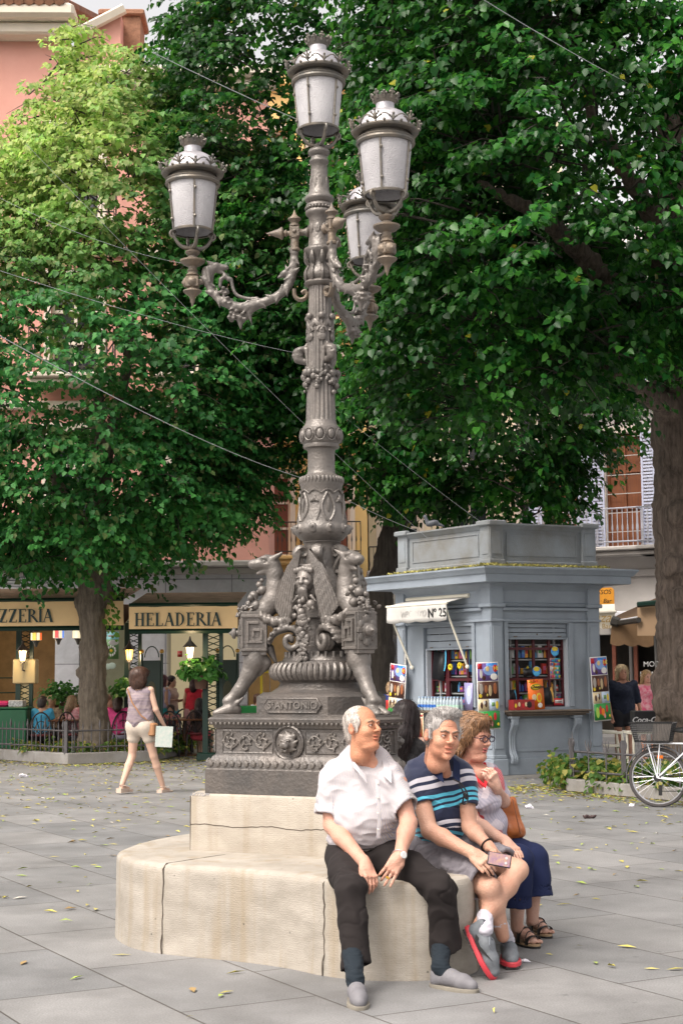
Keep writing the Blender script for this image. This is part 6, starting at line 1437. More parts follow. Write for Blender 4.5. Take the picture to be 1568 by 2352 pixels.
def hand(s, W, Fd, Nn, side, curl, sc=1.0, spread=.06, thumb=(.5, .3), skin=None):
 """W wrist, Fd finger direction, Nn back-of-hand normal, side=+1 thumb towards F x N, curl: 4 bends"""
 Fd = A(Fd) / np.linalg.norm(Fd); Nn = A(Nn) - Fd * (A(Nn) @ Fd); Nn /= np.linalg.norm(Nn); X = np.cross(Fd, Nn) * side; s.T = None; W = A(W)
 if skin: s.col = skin
 K = W + Fd * .088 * sc
 s.box(W + Fd * .048 * sc, (.040 * sc, .046 * sc, .0135 * sc), np.column_stack([X, Fd, Nn * np.linalg.det(np.column_stack([X, Fd, np.cross(X, Fd)]))]) if 0 else np.column_stack([X, Fd, np.cross(X, Fd)]), rd=.013 * sc, k=.014)
 s.cap(W - Fd * .02 * sc, W + Fd * .03 * sc, .027 * sc, .024 * sc, k=.02)
 s.ell(W + Fd * .035 * sc + X * .024 * sc - Nn * .008 * sc, (.022 * sc, .022 * sc, .018 * sc), k=.012)
 for i, (ln, c) in enumerate(zip((.070, .079, .073, .056), curl)):
  x = (.031 - .0205 * i) * sc; b = K + X * x - Fd * (.004 if i in (0, 3) else 0) * sc; ang = .12 + c * .5; d = Fd + X * spread * (1.5 - i)
  d /= np.linalg.norm(d); p = b; s.ell(b + Nn * .006 * sc, .0095 * sc, k=.006)
  for j, (f, r0, r1) in enumerate(((.46, .0092, .0084), (.30, .0084, .0077), (.26, .0077, .0066))):
   a = c * (.75, 1.7, 2.3)[j]; dj = d * math.cos(a) - Nn * math.sin(a); q = p + dj * ln * f * sc; s.cap(p, q, r0 * sc, r1 * sc, k=.003); p = q
 tb = W + Fd * .028 * sc + X * .030 * sc; td = Fd * thumb[0] + X * (1 - thumb[0]) - Nn * thumb[1]; td /= np.linalg.norm(td); t1 = tb + td * .036 * sc
 t2d = td * .7 + Fd * .5 - Nn * .1; t2d /= np.linalg.norm(t2d); t2 = t1 + t2d * .030 * sc; t3 = t2 + t2d * .022 * sc
 s.cap(tb, t1, .0135 * sc, .0108 * sc, k=.010).cap(t1, t2, .0108 * sc, .0098 * sc, k=.003).cap(t2, t3, .0098 * sc, .0082 * sc, k=.002)
def arm_seg(s, sh, el, wr, k=1.0):
 sh, el, wr = A(sh), A(el), A(wr); m = el + (wr - el) * .3; s.T = None
 s.cap(sh, el, .053 * k, .041 * k, k=.02).cap(el, m, .041 * k, .043 * k, k=.02).cap(m, wr, .042 * k, .027 * k, k=.02)
def leg_seg(s, hp, kn, an, k=1.0):
 hp, kn, an = A(hp), A(kn), A(an); m = kn + (an - kn) * .3; s.T = None; back = np.array((0, .0, 0))
 s.cap(hp, kn, .088 * k, .056 * k, k=.03).cap(kn, m, .054 * k, .058 * k, k=.03).cap(m, an, .056 * k, .036 * k, k=.03)
def cutend(s, a, b, r, hollow=.0, slant=(0, 0, 0)):
 """square off the end at b of a sleeve/trouser tube and hollow it"""
 a, b = A(a), A(b); d = b - a; d /= np.linalg.norm(d); n = d + A(slant); n /= np.linalg.norm(n); ref = np.array((0, 0, 1.)) if abs(n[2]) < .9 else np.array((1., 0, 0)); x = np.cross(ref, n); x /= np.linalg.norm(x); R = np.column_stack([x, np.cross(n, x), n])
 s.box(b + n * r * 1.0, (r * 1.12, r * 1.12, r * 1.0), R, rd=.001, k=.001, neg=True)
 if hollow: s.cap(b - d * .05, b + d * .05, hollow, hollow, k=.004, neg=True)
def wrinkle(amp=.004, sc=6, seed=1, stretch=(1, 1, 1), sharp=True):
 def f(V, N, U):
  n = noise3(V * A(stretch), sc, seed, 3); cr = (1 - np.clip(np.abs(noise3(V * A(stretch) * A((1, 1, 1.8)), sc * .9, seed + 7, 2)), 0, 1)) ** 7
  if sharp: n = 1 - np.abs(n) * 2.2
  return V + N * ((n * .8 - cr * .9) * amp)[:, None]
 return f
def chunk(s, vox, it=1, disp=None):
 V, F, C, U = s.mesh(vox); V = relax(V, F, it); C = C * (1 + .10 * noise3(V, 7, 2)[:, None] * A((.5, 1, 1.2)))
 if disp: V = disp(V, vnorm(V, F), U)
 return V, F, C, U
def join(name, chunks, m, base, label, group=None):
 V, F, C, U = chunks[0]; o = nmesh(name, m, V, F, C, U, None, chunks[1:], loc=base); return tag(o, label, 'person', group)
CL = lambda name, c, **k: mat(name, c, k.pop('rough', .9), 0, spec=.25, **k)
def stripe_mat(name, axis_attr, stops, base, rough=.85, scale=.5):
 m = bpy.data.materials.new(name); m.use_nodes = True; n = m.node_tree; N, L = n.nodes, n.links; b = N['Principled BSDF']; a = N.new('ShaderNodeAttribute'); a.attribute_name = axis_attr
 d = N.new('ShaderNodeMath'); d.operation = 'DIVIDE'; d.inputs[1].default_value = scale; L.new(a.outputs['Fac'], d.inputs[0]); cr = N.new('ShaderNodeValToRGB'); cr.color_ramp.interpolation = 'CONSTANT'; L.new(d.outputs[0], cr.inputs[0])
 e = cr.color_ramp.elements; e.remove(e[1]); e[0].color = tuple(base) + (1,); e[0].position = 0
 for (a0, a1, c) in stops:
  for p_, q in ((a0, c), (a1, base)): x = e.new(p_ / scale); x.color = tuple(q) + (1,)
 L.new(cr.outputs[0], b.inputs['Base Color']); b.inputs['Roughness'].default_value = rough; b.inputs['Sheen Weight'].default_value = .2
 tc = N.new('ShaderNodeTexCoord'); nz = N.new('ShaderNodeTexNoise'); nz.inputs['Scale'].default_value = 9; nz.inputs['Detail'].default_value = 4; L.new(tc.outputs['Object'], nz.inputs['Vector']); bp = N.new('ShaderNodeBump'); bp.inputs['Strength'].default_value = .5; bp.inputs['Distance'].default_value = .02; L.new(nz.outputs['Fac'], bp.inputs['Height']); L.new(bp.outputs[0], b.inputs['Normal'])
 return m
def foot_frame(heel, toe, up=(0, 0, 1)):
 M = np.eye(4); x = A(toe) - A(heel); x /= np.linalg.norm(x); z = A(up) - x * (A(up) @ x); z /= np.linalg.norm(z); M[:3, 0] = x; M[:3, 1] = np.cross(z, x); M[:3, 2] = z; M[:3, 3] = heel; return M
def outline(L_, w, n=26):
 out = []
 for t in np.linspace(0, 2 * math.pi, n, endpoint=False):
  x = L_ / 2 - math.cos(t) * L_ / 2; f = .80 + .32 * math.sin(min(1, x / L_) * math.pi * .9 - .3) - .18 * math.exp(-((x / L_ - .42) / .16) ** 2); out.append((x, -math.sin(t) * w / 2 * f * (abs(math.sin(t)) ** -.25 if abs(math.sin(t)) > .05 else 1)))
 return out
def hairy(s, vox, parent, n, ln, w, flow=(0, .5, -1), disp=None, M=None, seed=1, lift=.003, iters=1, keepz=None):
 """hair volume plus many thin separate locks on its surface, one mesh"""
 V, F, C, U = s.mesh(vox); V = relax(V, F, iters); V = disp(V, vnorm(V, F), U) if disp else V; N = vnorm(V, F); rs = np.random.RandomState(seed); lc = (V - M[:3, 3]) @ np.linalg.inv(M[:3, :3]).T; ok = np.nonzero(~((lc[:, 1] < -.03) & (np.abs(lc[:, 0]) < .078) & (lc[:, 2] < .075)))[0]; i = ok[rs.randint(len(ok), size=n)]; p = V[i] - N[i] * .002; nn = N[i]
 f = A(flow); f = (M[:3, :3] @ f if M is not None else f); f = f / np.linalg.norm(f); d = f[None, :] + rs.normal(size=(n, 3)) * .22; k = 5; L_ = ln * rs.uniform(.5, 1.2, n)[:, None]; P_ = [p]
 q = p; m = nn
 for j in range(k):
  t = d - m * (d * m).sum(1, keepdims=True) * (1 - .25 * j / k); t /= np.linalg.norm(t, axis=1, keepdims=True) + 1e-9; q = q + t * L_ / k + m * (lift * (.8 if j < 2 else -.1)); P_.append(q)
 sd = np.cross(d, nn); sd /= np.linalg.norm(sd, axis=1, keepdims=True) + 1e-9; vs = []
 for j, q in enumerate(P_): ww = w * (1 - (j / k) ** 2 * .85); vs += [q - sd * ww, q + sd * ww + nn * w * .5]
 vs = np.stack(vs, 1).reshape(-1, 3); b = np.arange(n)[:, None] * (2 * k + 2); fs = np.concatenate([b + A([2 * j, 2 * j + 1, 2 * j + 3, 2 * j + 2]).astype(int) for j in range(k)]); cs = np.repeat(C[i] * rs.uniform(.55, 1.5, (n, 1)), 2 * k + 2, 0)
 return nmesh('hair', HAIR, V, F, C, None, parent, [(vs, fs, cs, None)]) if 0 else nmesh('hair', HAIR, np.concatenate([V, vs]), np.concatenate([F, fs + len(V)]), np.concatenate([C, cs]), None, parent)
# man in the pale striped shirt
def man_one():
 H = P(832, 1672, 8.30); base = tuple(G(830, 2300)); base = (P(840, 1960, 8.35).x, P(840, 1960, 8.35).y, 0)
 sk = (.50, .225, .13); sk2 = (.52, .275, .20)
 Mh = look(A(H), (.74, -.62, .14), -.05, 1.0)
 s = SD(); head(s, Mh, sk, open_=.004, fat=1.12, brow=(.30, .20, .14), nose=1.02)
 s.T = None; s.col = (.55, .27, .18); nb = A(P(838, 1748, 8.36)); s.cap(A(P(830, 1705, 8.36)), nb, .057, .062, k=.03).ell(A(P(860, 1770, 8.33)), (.045, .035, .065), k=.03)
 for k_ in (0, 1): pass
 c1 = chunk(s, .0025)
 s = SD(); s.col = sk2; s.k = .02
 shR, elR, wrR = A(P(757, 1800, 8.36)), A(P(763, 1896, 8.30)), A(P(838, 1984, 8.02)); shL, elL, wrL = A(P(912, 1800, 8.28)), A(P(938, 1890, 8.18)), A(P(916, 1968, 8.02))
 arm_seg(s, shR, elR, wrR, 1.10); arm_seg(s, shL, elL, wrL, 1.06)
 hand(s, wrR, A(P(862, 2040, 7.93)) - wrR, (.45, -.65, .6), 1, (.45, .5, .55, .6), 1.0, .03, (.7, .3))
 hand(s, wrL, A(P(884, 2022, 7.96)) - wrL, (.25, -.80, .35), -1, (.12, .3, .5, .42), 1.0, .09, (.85, .5))
 c2 = chunk(s, .0036)
 s = SD(); s.col = sk2; s.k = .04; pel = A(P(838, 1945, 8.42)); s.cap(pel, A(P(840, 1790, 8.42)), .15, .13)
 hR, kR, aR = A(P(790, 1965, 8.36)), A(P(806, 2046, 7.90)), A(P(811, 2252, 7.72)); hL, kL, aL = A(P(885, 1968, 8.30)), A(P(1012, 2040, 8.0)), A(P(1013, 2222, 8.10))
 leg_seg(s, hR, kR, aR, .95); leg_seg(s, hL, kL, aL, .95)
 c3 = chunk(s, .009)
 o = join('person', [c1, c2, c3], SKIN, base, 'white haired man in a pale striped shirt and dark trousers, leftmost on the bench')
 s = SD(); s.T = Mh; s.k = .01; s.col = (.50, .45, .41)
 s.ell((0, .022, .038), (.078, .092, .084)).ell((0, .065, -.03), (.058, .038, .058), k=.03)
 for q in (-1, 1): s.ell((q * .072, -.018, .028), (.012, .028, .036), k=.012).cap((q * .076, -.022, .01), (q * .075, -.025, -.025), .008, .005, k=.006)
 s.ell((0, -.115, .055), (.066, .095, .082), neg=True, k=.012); s.ell((0, -.075, -.06), (.11, .10, .06), neg=True, k=.01)
 for q in (-1, 1): s.ell((q * .088, .010, -.010), (.016, .024, .032), neg=True, k=.006)
 hairy(s, .003, o, 2200, .024, .0009, (0, 1, -.35), None, Mh, 3, .0015)
 s = SD(); s.k = .03
 hemR, hemL = A(P(757, 1868, 8.33)), A(P(932, 1860, 8.20))
 s.cap(A(P(768, 1792, 8.36)), hemR, .082, .083, u=(10, 10.3)); cutend(s, shR, hemR, .1, .072, (0, 0, .0))
 s.cap(A(P(895, 1792, 8.30)), hemL, .078, .076, u=(10, 10.3)); cutend(s, shL, hemL, .1, .066, (.25, 0, .35))
 s.ell(A(P(832, 1800, 8.40)), (.185, .125, .16), rotm(0, 0, .25), k=.04).ell(A(P(838, 1880, 8.34)), (.185, .175, .17), rotm(0, 0, .2), k=.06).ell(A(P(832, 1925, 8.38)), (.195, .17, .10), rotm(0, 0, .2), k=.04)
 s.cap(A(P(772, 1772, 8.40)), A(P(895, 1775, 8.36)), .062, .058, k=.06).cap(A(P(806, 1742, 8.43)), A(P(875, 1746, 8.38)), .055, k=.05).cap(A(P(818, 1726, 8.43)), A(P(858, 1732, 8.42)), .052, k=.04)
 s.box(A(P(838, 2010, 8.4)), (.4, .4, .115), rd=.001, neg=True, k=.01)
 s.path([A(P(852, 1712, 8.30)), A(P(862, 1745, 8.22)), A(P(868, 1790, 8.14))], [.05, .034, .008], neg=True, k=.006)
 s.cap(A(P(832, 1690, 8.36)), A(P(838, 1728, 8.36)), .060, .060, neg=True, k=.006)
 def dsp(V, N, U):
  n = 1 - np.abs(noise3(V * A((1, 1, 1.5)), 3.6, 4, 3)) * 2.4; z = V[:, 2]; b = np.exp(-((z - P(838, 1850, 8.2).z) / .035) ** 2); return V + N * (n * .0045 - b * .006 * (np.abs(V[:, 0] - P(838, 1850, 8.2).x) < .17))[:, None]
 SM = bpy.data.materials.new('pale_striped_cotton'); SM.use_nodes = True; n = SM.node_tree; N, L = n.nodes, n.links; b = N['Principled BSDF']; tc = N.new('ShaderNodeTexCoord'); mp = N.new('ShaderNodeMapping'); mp.inputs['Rotation'].default_value = (0, 0, .6); L.new(tc.outputs['Object'], mp.inputs[0])
 w = N.new('ShaderNodeTexWave'); w.bands_direction = 'X'; w.inputs['Scale'].default_value = 44; w.inputs['Distortion'].default_value = .4; w.inputs['Detail Scale'].default_value = .4; L.new(mp.outputs[0], w.inputs['Vector']); cr = N.new('ShaderNodeValToRGB'); L.new(w.outputs['Fac'], cr.inputs[0]); e = cr.color_ramp.elements; e[0].position = .0; e[0].color = (.27, .265, .37, 1); e[1].position = .28; e[1].color = (.50, .475, .48, 1); x = e.new(.92); x.color = (.51, .48, .475, 1); x = e.new(1.0); x.color = (.36, .29, .24, 1)
 L.new(cr.outputs[0], b.inputs['Base Color']); b.inputs['Roughness'].default_value = .85; nz = N.new('ShaderNodeTexNoise'); nz.inputs['Scale'].default_value = 7; nz.inputs['Detail'].default_value = 5; L.new(tc.outputs['Object'], nz.inputs['Vector']); bp = N.new('ShaderNodeBump'); bp.inputs['Strength'].default_value = .55; bp.inputs['Distance'].default_value = .025; L.new(nz.outputs['Fac'], bp.inputs['Height']); L.new(bp.outputs[0], b.inputs['Normal'])
 sh = s.build('striped_shirt', SM, .0048, o, disp=dsp)
 c = MB()
 def band(pts, w0, w1, th=.006, nn=(0, -1, .3)):
  pts = [A(p) for p in pts]; c.grid(lambda u, v: pts[0] * (1 - u) ** 2 + 2 * u * (1 - u) * pts[1] + u * u * pts[2] + A((.0, 0, 1)) * (w0 + (w1 - w0) * u) * (v - .5), 10, 3, th)
 c.grid(lambda u, v: A(P(802, 1722, 8.44)) * (1 - u) + A(P(838, 1782, 8.215)) * u + (A(P(812, 1742, 8.36)) - A(P(808, 1722, 8.42))) * v * (1.0 - .2 * u) + A((-.015, -.04, .006)) * math.sin(u * 3.1), 12, 4, .006)
 c.grid(lambda u, v: A(P(866, 1722, 8.42)) * (1 - u) + A(P(880, 1782, 8.20)) * u + (A(P(894, 1748, 8.34)) - A(P(874, 1730, 8.40))) * v * (1.0 - .1 * u) + A((.012, -.02, 0)) * math.sin(u * 3.1), 12, 4, .006)
 c.build('collar', SM, sh, auto=60)
 c = MB(); c.tube([P(866, 1790, 8.165), P(869, 1830, 8.125), P(871, 1880, 8.11), P(868, 1925, 8.13)], .011, 5, .25, up=(0, -1, 0)); c.build('placket', SM, sh)
 c = MB()
 for y, Y in ((1800, 8.145), (1832, 8.112), (1868, 8.098), (1905, 8.108)): c.sph(A(P(868, y, Y)), (.006, .003, .006), 8)
 c.build('button', mat('shirt_button', (.6, .58, .55), .3), sh)
 TM = CL('dark_brown_trouser_cloth', (.014, .011, .011), col2=(.020, .016, .016), nscale=3)
 s = SD(); s.k = .05; s.ell(A(P(838, 1966, 8.40)), (.205, .18, .115), rotm(0, 0, .2))
 cR, cL_ = A(P(817, 2222, 7.76)), A(P(1024, 2185, 8.06))
 s2 = [(hR + A((0, 0, .0)), .105), (hR * .5 + kR * .5 + A((0, 0, .0)), .098), (kR, .077), (kR * .6 + cR * .4, .068), (cR, .078)]
 s.path([q for q, _ in s2], [r for _, r in s2], k=.03); s2 = [(hL, .105), (hL * .5 + kL * .5, .095), (kL, .077), (kL * .6 + cL_ * .4, .070), (cL_, .088)]
 s.path([q for q, _ in s2], [r for _, r in s2], k=.03)
 cutend(s, kR, cR, .12, .066, (.25, 0, -.1)); cutend(s, kL, cL_, .12, .074, (.35, 0, -.2)); s.box((0, 8.6, .41), (1, .35, .085), rd=.001, neg=True, k=.001)
 def dt(V, N, U):
  n = 1 - np.abs(noise3(V * A((1, 1.6, 1)), 3.4, 12, 3)) * 2.3; d1_ = np.exp(-(((V - kR) ** 2).sum(1)) / .03) + np.exp(-(((V - kL) ** 2).sum(1)) / .03) + np.exp(-(((V - hL) ** 2).sum(1)) / .03); cr = (1 - np.clip(np.abs(noise3(V * A((1, 1, 2)), 3, 31, 2)), 0, 1)) ** 8; return V + N * (n * (.0035 + .004 * d1_) - cr * (.002 + .006 * d1_))[:, None]
 tr_ = s.build('trousers', TM, .006, o, disp=dt)
 c = MB(); c.tube([A(P(838, 1942, 8.40)) + A((.198 * math.cos(a), .172 * math.sin(a), .008 * math.cos(a))) for a in np.linspace(0, 6.28, 30)], .017, 6, .3, up=(0, 0, 1)); c.build('belt', mat('black_belt', (.015, .014, .012), .35), tr_)
 wd = (wrL - elL) / np.linalg.norm(wrL - elL); c = MB(); x_ = np.cross(wd, (0, -1, 0)); x_ /= np.linalg.norm(x_); y_ = np.cross(wd, x_); wc = wrL - wd * .012
 c.tube([wc + (x_ * math.cos(a) + y_ * math.sin(a)) * .0325 for a in np.linspace(0, 6.28, 25)], .009, 6, .35, up=tuple(wd)); wt = c.build('watch', mat('steel_watch', (.62, .62, .64), .25, .9), o); c = MB(); fc = wc + A((.55, -.8, .1)) * .034; c.lathe([(.018, 0), (.019, .005), (.016, .008)], 18, fc, frame(np.cross((.55, -.8, .1), (0, 0, 1)), (.55, -.8, .1))); c.build('watch_face', mat('watch_dial', (.7, .7, .7), .2), wt)
 c = MB(); rg = A(P(890, 2016, 7.935)); c.box(rg, (.009, .006, .006), rotm(0, .6, 0), .002); c.build('gold_ring', mat('gold', (.85, .5, .08), .25, .9), o)
 SO = CL('dark_sock', (.012, .018, .025)); LO = mat('grey_loafer', (.17, .165, .18), .7, noise=.15, nscale=20, bump=.15, bscale=300); SL = mat('worn_grey_sole', (.22, .20, .165), .8, noise=.3)
 for an, kn, hl, te in ((aR, kR, G(797, 2262), G(828, 2322)), (aL, kL, G(978, 2264), G(1098, 2281))):
  hl, te = A(hl), A(te); d_ = (te - hl) / np.linalg.norm(te - hl); hl = te - d_ * .285; M = foot_frame(hl, te)
  s = SD(); s.T = M; s.k = .02; s.path([(.055, 0, .045), (.125, 0, .055), (.20, 0, .040), (.248, 0, .030)], [.036, .042, .040, .030]).cap((.035, 0, .035), (.04, 0, .07), .031, .034)
  s.box((.14, 0, -.03), (.2, .1, .042), rd=.001, neg=True, k=.001); s.ell((.062, 0, .115), (.045, .030, .045), neg=True, k=.006)
  so_ = s.build('loafer', LO, .0038, o); b = MB(); b.prism(outline(.288, .104), 0, .018, (-.004, 0, 0), bev=.003); b.build('sole', SL, so_, M=M)
  b = MB(); b.tube([(.115, -.022, .094), (.15, -.02, .089), (.165, 0, .088), (.15, .02, .089), (.115, .022, .094)], .003, 5); b.build('seam', SL, so_, M=M)
  s = SD(); s.k = .02; ak = (M @ A((.06, 0, .10, 1)))[:3]; s.cap(kn * .30 + an * .70, ak, .054, .042).cap(ak, (M @ A((.11, 0, .06, 1)))[:3], .04, .035); s.build('sock', SO, .005, o, disp=wrinkle(.003, 4, 9, (1, 1, 5)))
 return o
man_one()
# man in the navy striped polo shirt
def man_two():
 base = (P(990, 1960, 8.8).x, 8.75, 0); sk = (.53, .255, .165); sk2 = (.50, .28, .20)
 H = A(P(1016, 1688, 8.42)); Mh = look(H, (.33, -.90, -.06), -.09, 1.12)
 s = SD(); head(s, Mh, sk, open_=.008, fat=1.02, brow=(.22, .16, .12)); s.T = None; s.col = sk
 s.cap(A(P(1003, 1715, 8.52)), A(P(1000, 1752, 8.62)), .060, .066, k=.03).cap(A(P(1012, 1750, 8.54)), A(P(1024, 1775, 8.52)), .045, .03, k=.03)
 for i in range(4): s.T = Mh; s.cap((-.034, -.079 - .0 * i, .046 + i * .0075), (.034, -.079, .046 + i * .0075), .0016, k=.002, neg=True, col=None)
 c1 = chunk(s, .0026)
 s = SD(); s.col = sk2; s.T = None
 shR, elR, wrR = A(P(958, 1800, 8.62)), A(P(986, 1908, 8.48)), A(P(1085, 1960, 8.28)); shL, elL, wrL = A(P(1066, 1800, 8.62)), A(P(1078, 1900, 8.55)), A(P(1122, 1944, 8.42))
 arm_seg(s, shR, elR, wrR, 1.08); arm_seg(s, shL, elL, wrL, 1.0)
 hand(s, wrR, A(P(1132, 1992, 8.20)) - wrR, (-.1, -.75, .6), 1, (.45, .5, .5, .5), 1.0, .03, (.75, .1)); hand(s, wrL, A(P(1160, 1975, 8.30)) - wrL, (.5, .1, .85), 1, (.35, .5, .6, .6), 1.0, .03, (.8, .1))
 c2 = chunk(s, .0038)
 hR, kR, aR = A(P(975, 1965, 8.72)), A(P(1124, 2040, 8.26)), A(P(1154, 2150, 8.34)); hL, kL, aL = A(P(1050, 1950, 8.76)), A(P(1188, 1998, 8.42)), A(P(1100, 2124, 8.20))
 s = SD(); s.col = sk2; s.k = .03; leg_seg(s, hR, kR, aR, .98); leg_seg(s, hL, kL, aL, .98)
 d_ = (aR - kR); s.ell(kR * .68 + aR * .32 + A((-.035, .04, 0)), (.045, .045, .09), k=.03); c3 = chunk(s, .0058)
 o = join('person', [c1, c2, c3], SKIN, base, 'grey haired man in navy striped polo and cargo shorts holding a phone, middle sitter')
 s = SD(); s.T = Mh; s.k = .012; s.col = (.30, .28, .27)
 s.ell((0, .018, .046), (.081, .098, .088)).ell((0, .07, -.02), (.06, .04, .06), k=.03).ell((.01, -.030, .108), (.062, .050, .028), k=.02)
 s.ell((0, -.118, .035), (.064, .075, .062), neg=True, k=.01); s.ell((0, -.08, -.06), (.11, .11, .07), neg=True, k=.01)
 for q in (-1, 1): s.cap((q * .078, -.018, .03), (q * .077, -.022, -.018), .010, .006, k=.008, col=(.42, .40, .39)); s.ell((q * .09, .012, -.008), (.016, .02, .028), neg=True, k=.006)
 hairy(s, .003, o, 3200, .030, .0012, (.15, .9, .25), None, Mh, 4, .004)
 WH, CY, NV = (.52, .50, .56), (.08, .42, .58), (.008, .014, .045)
 PM = stripe_mat('navy_polo_stripes', 'u', [(.065, .09, WH), (.11, .135, WH), (.168, .183, CY), (.196, .211, CY), (.224, .239, CY), (.295, .313, WH), (.33, .35, WH), (.405, .42, CY), (.433, .448, CY), (.461, .477, CY), (.50, .525, WH)], NV, scale=.6)
 s = SD(); s.k = .03; hemR, hemL = A(P(972, 1850, 8.56)), A(P(1070, 1850, 8.58))
 s.cap(shR + A((.0, 0, .01)), hemR, .078, .072, u=(10, 10.3)); cutend(s, shR, hemR, .1, .062, (0, 0, -.1)); s.cap(shL, hemL, .07, .066, u=(10, 10.3)); cutend(s, shL, hemL, .1, .056)
 ct = A(P(1012, 1800, 8.66)); s.ell(ct, (.165, .12, .17), rotm(-.25, 0, .25), k=.04).ell(A(P(1012, 1875, 8.68)), (.155, .15, .16), rotm(0, 0, .3), k=.05).ell(A(P(1005, 1930, 8.78)), (.165, .15, .10), k=.05)
 s.cap(A(P(955, 1768, 8.68)), A(P(1058, 1772, 8.64)), .062, .058, k=.06).cap(A(P(985, 1748, 8.70)), A(P(1025, 1752, 8.62)), .055, k=.04)
 s.path([A(P(1018, 1735, 8.48)), A(P(1024, 1762, 8.42)), A(P(1040, 1808, 8.40))], [.05, .030, .008], neg=True, k=.008)
 z0 = P(1000, 1742, 8.6).z
 def uf_(V, U):
  t = (z0 - V[:, 2]) + .10 * (V[:, 0] - ct[0]) * -1.0 + .18 * (ct[1] - V[:, 1]); slv = U > 5; q = (V - shR) @ (hemR - shR) / np.linalg.norm(hemR - shR); return np.where(slv, q + .06, t).astype(np.float32)
 sh = s.build('polo_shirt', PM, .005, o, disp=wrinkle(.006, 3.2, 7), ufun=uf_)
 c = MB(); c.grid(lambda u, v: A(P(978, 1718, 8.66)) * (1 - u) + A(P(1016, 1775, 8.43)) * u + (A(P(985, 1757, 8.58)) - A(P(980, 1722, 8.64))) * v * (1 - .35 * u) + A((-.02, -.012, 0)) * math.sin(u * 3.1), 12, 4, .006)
 c.grid(lambda u, v: A(P(1040, 1738, 8.56)) * (1 - u) + A(P(1040, 1782, 8.42)) * u + (A(P(1062, 1758, 8.54)) - A(P(1046, 1742, 8.56))) * v, 10, 4, .006); c.build('collar', CL('navy_knit', NV), sh, auto=60)
 g = MB(); g.tube(catmull([P(1040, 1790, 8.35), P(1058, 1800, 8.34), P(1072, 1822, 8.34), P(1072, 1842, 8.35), P(1062, 1846, 8.34), P(1064, 1822, 8.34), P(1052, 1800, 8.34)], 4, False), .0045, 5); g.sph(A(P(1068, 1828, 8.345)), (.010, .006, .022), 10, rotm(0, -.3, 0))
 tag(g.build('sunglasses', mat('black_gloss', (.008, .008, .01), .1), loc=tuple(P(1060, 1820, 8.34))), 'black sunglasses hooked into the placket of the navy striped polo', 'sunglasses')
 SHM = CL('grey_checked_cotton', (.22, .205, .225), col2=(.12, .112, .13), nscale=11, bump=.8, bscale=14)
 s = SD(); s.k = .05; s.ell(A(P(1008, 1962, 8.82)), (.19, .17, .11), rotm(0, 0, .3)); eR, eL = A(P(1108, 2030, 8.28)), A(P(1158, 1988, 8.51))
 s.path([hR, (hR + eR) / 2, eR], [.122, .112, .098], k=.03).path([hL, (hL + eL) / 2, eL], [.12, .11, .096], k=.03)
 dd = (kR - hR) / np.linalg.norm(kR - hR); cutend(s, hR, eR, .12, .082); cutend(s, hL, eL, .115, .08); s.box((.2, 9.0, .41), (.52, .55, .085), rd=.001, neg=True, k=.001)
 so_ = s.build('cargo_shorts', SHM, .0055, o, disp=wrinkle(.010, 4.5, 17))
 c = SD(); c.k = .008; R = frame(eR - hR, (0, -.5, .8)); c.box((hR + eR) / 2 + A((.02, -.09, .03)), (.07, .055, .014), R, rd=.01); c.box((hR + eR) / 2 + A((-.01, -.093, .038)), (.03, .06, .018), R, rd=.01); c; c.build('cargo_pocket', SHM, .0055, so_, disp=wrinkle(.003, 9, 2))
 wd = (wrL - elL) / np.linalg.norm(wrL - elL); c = MB(); x_ = np.cross(wd, (0, -1, 0)); x_ /= np.linalg.norm(x_); y_ = np.cross(wd, x_); c.tube([wrL - wd * .015 + (x_ * math.cos(a) + y_ * math.sin(a)) * .032 for a in np.linspace(0, 6.28, 25)], .012, 6, .3, up=tuple(wd)); c.build('black_watch', BLACK, o)
 Rf = frame((.95, -.05, -.18), (.15, -.95, .3)); c = MB(); c.box(A(P(1146, 1975, 8.14)), (.062, .036, .007), Rf, .006); ph = c.build('phone', mat('dark_phone_rim', (.03, .025, .03), .3), loc=tuple(P(1146, 1975, 8.14))); tag(ph, 'phone in a purple brown patterned case held by the man in the striped polo', 'phone')
 c = MB(); c.box(A(P(1146, 1975, 8.14)) + Rf[:, 2] * .0075, (.056, .031, .001), Rf); c.build('phone_case', mat('patterned_case', (.20, .12, .22), .25, col2=(.42, .26, .16), nscale=40), ph)
 c = MB(); [c.lathe([(.007, 0), (.007, .002), (.003, .002)], 12, A(P(1146, 1975, 8.14)) + Rf[:, 2] * .0085 + Rf[:, 0] * .035 + Rf[:, 1] * q * .013, Rf) for q in (-1, 1)]; c.build('camera_ring', mat('silver_trim', (.5, .5, .5), .3, .8), ph)
 SO = CL('white_sock', (.50, .48, .54)); UP = mat('grey_mesh_upper', (.15, .165, .185), .6, noise=.2, nscale=60, bump=.2, bscale=400); RS = mat('red_rubber_sole', (.48, .035, .05), .5); DS = mat('dark_tread', (.07, .06, .06), .8, noise=.5, nscale=30); LC = mat('grey_lace', (.2, .22, .25), .7)
 for an, kn, hl, te, up, sw_ in ((aR, kR, A(G(1163, 2205)), A(G(1190, 2252)), (0, 0, 1), 0), (aL, kL, A(P(1066, 2132, 8.12)), A(P(1124, 2246, 8.06)), (.80, -.38, .45), 1)):
  if not sw_: hl = A((hl[0], hl[1], 0.015)); te = A((te[0], te[1], 0.0))
  d_ = (te - hl) / np.linalg.norm(te - hl); M = foot_frame(hl, hl + d_, up)
  s = SD(); s.T = M; s.k = .02; s.path([(.05, 0, .055), (.12, 0, .066), (.20, 0, .048), (.255, 0, .036)], [.038, .043, .042, .032]).cap((.035, 0, .045), (.03, 0, .095), .034, .034)
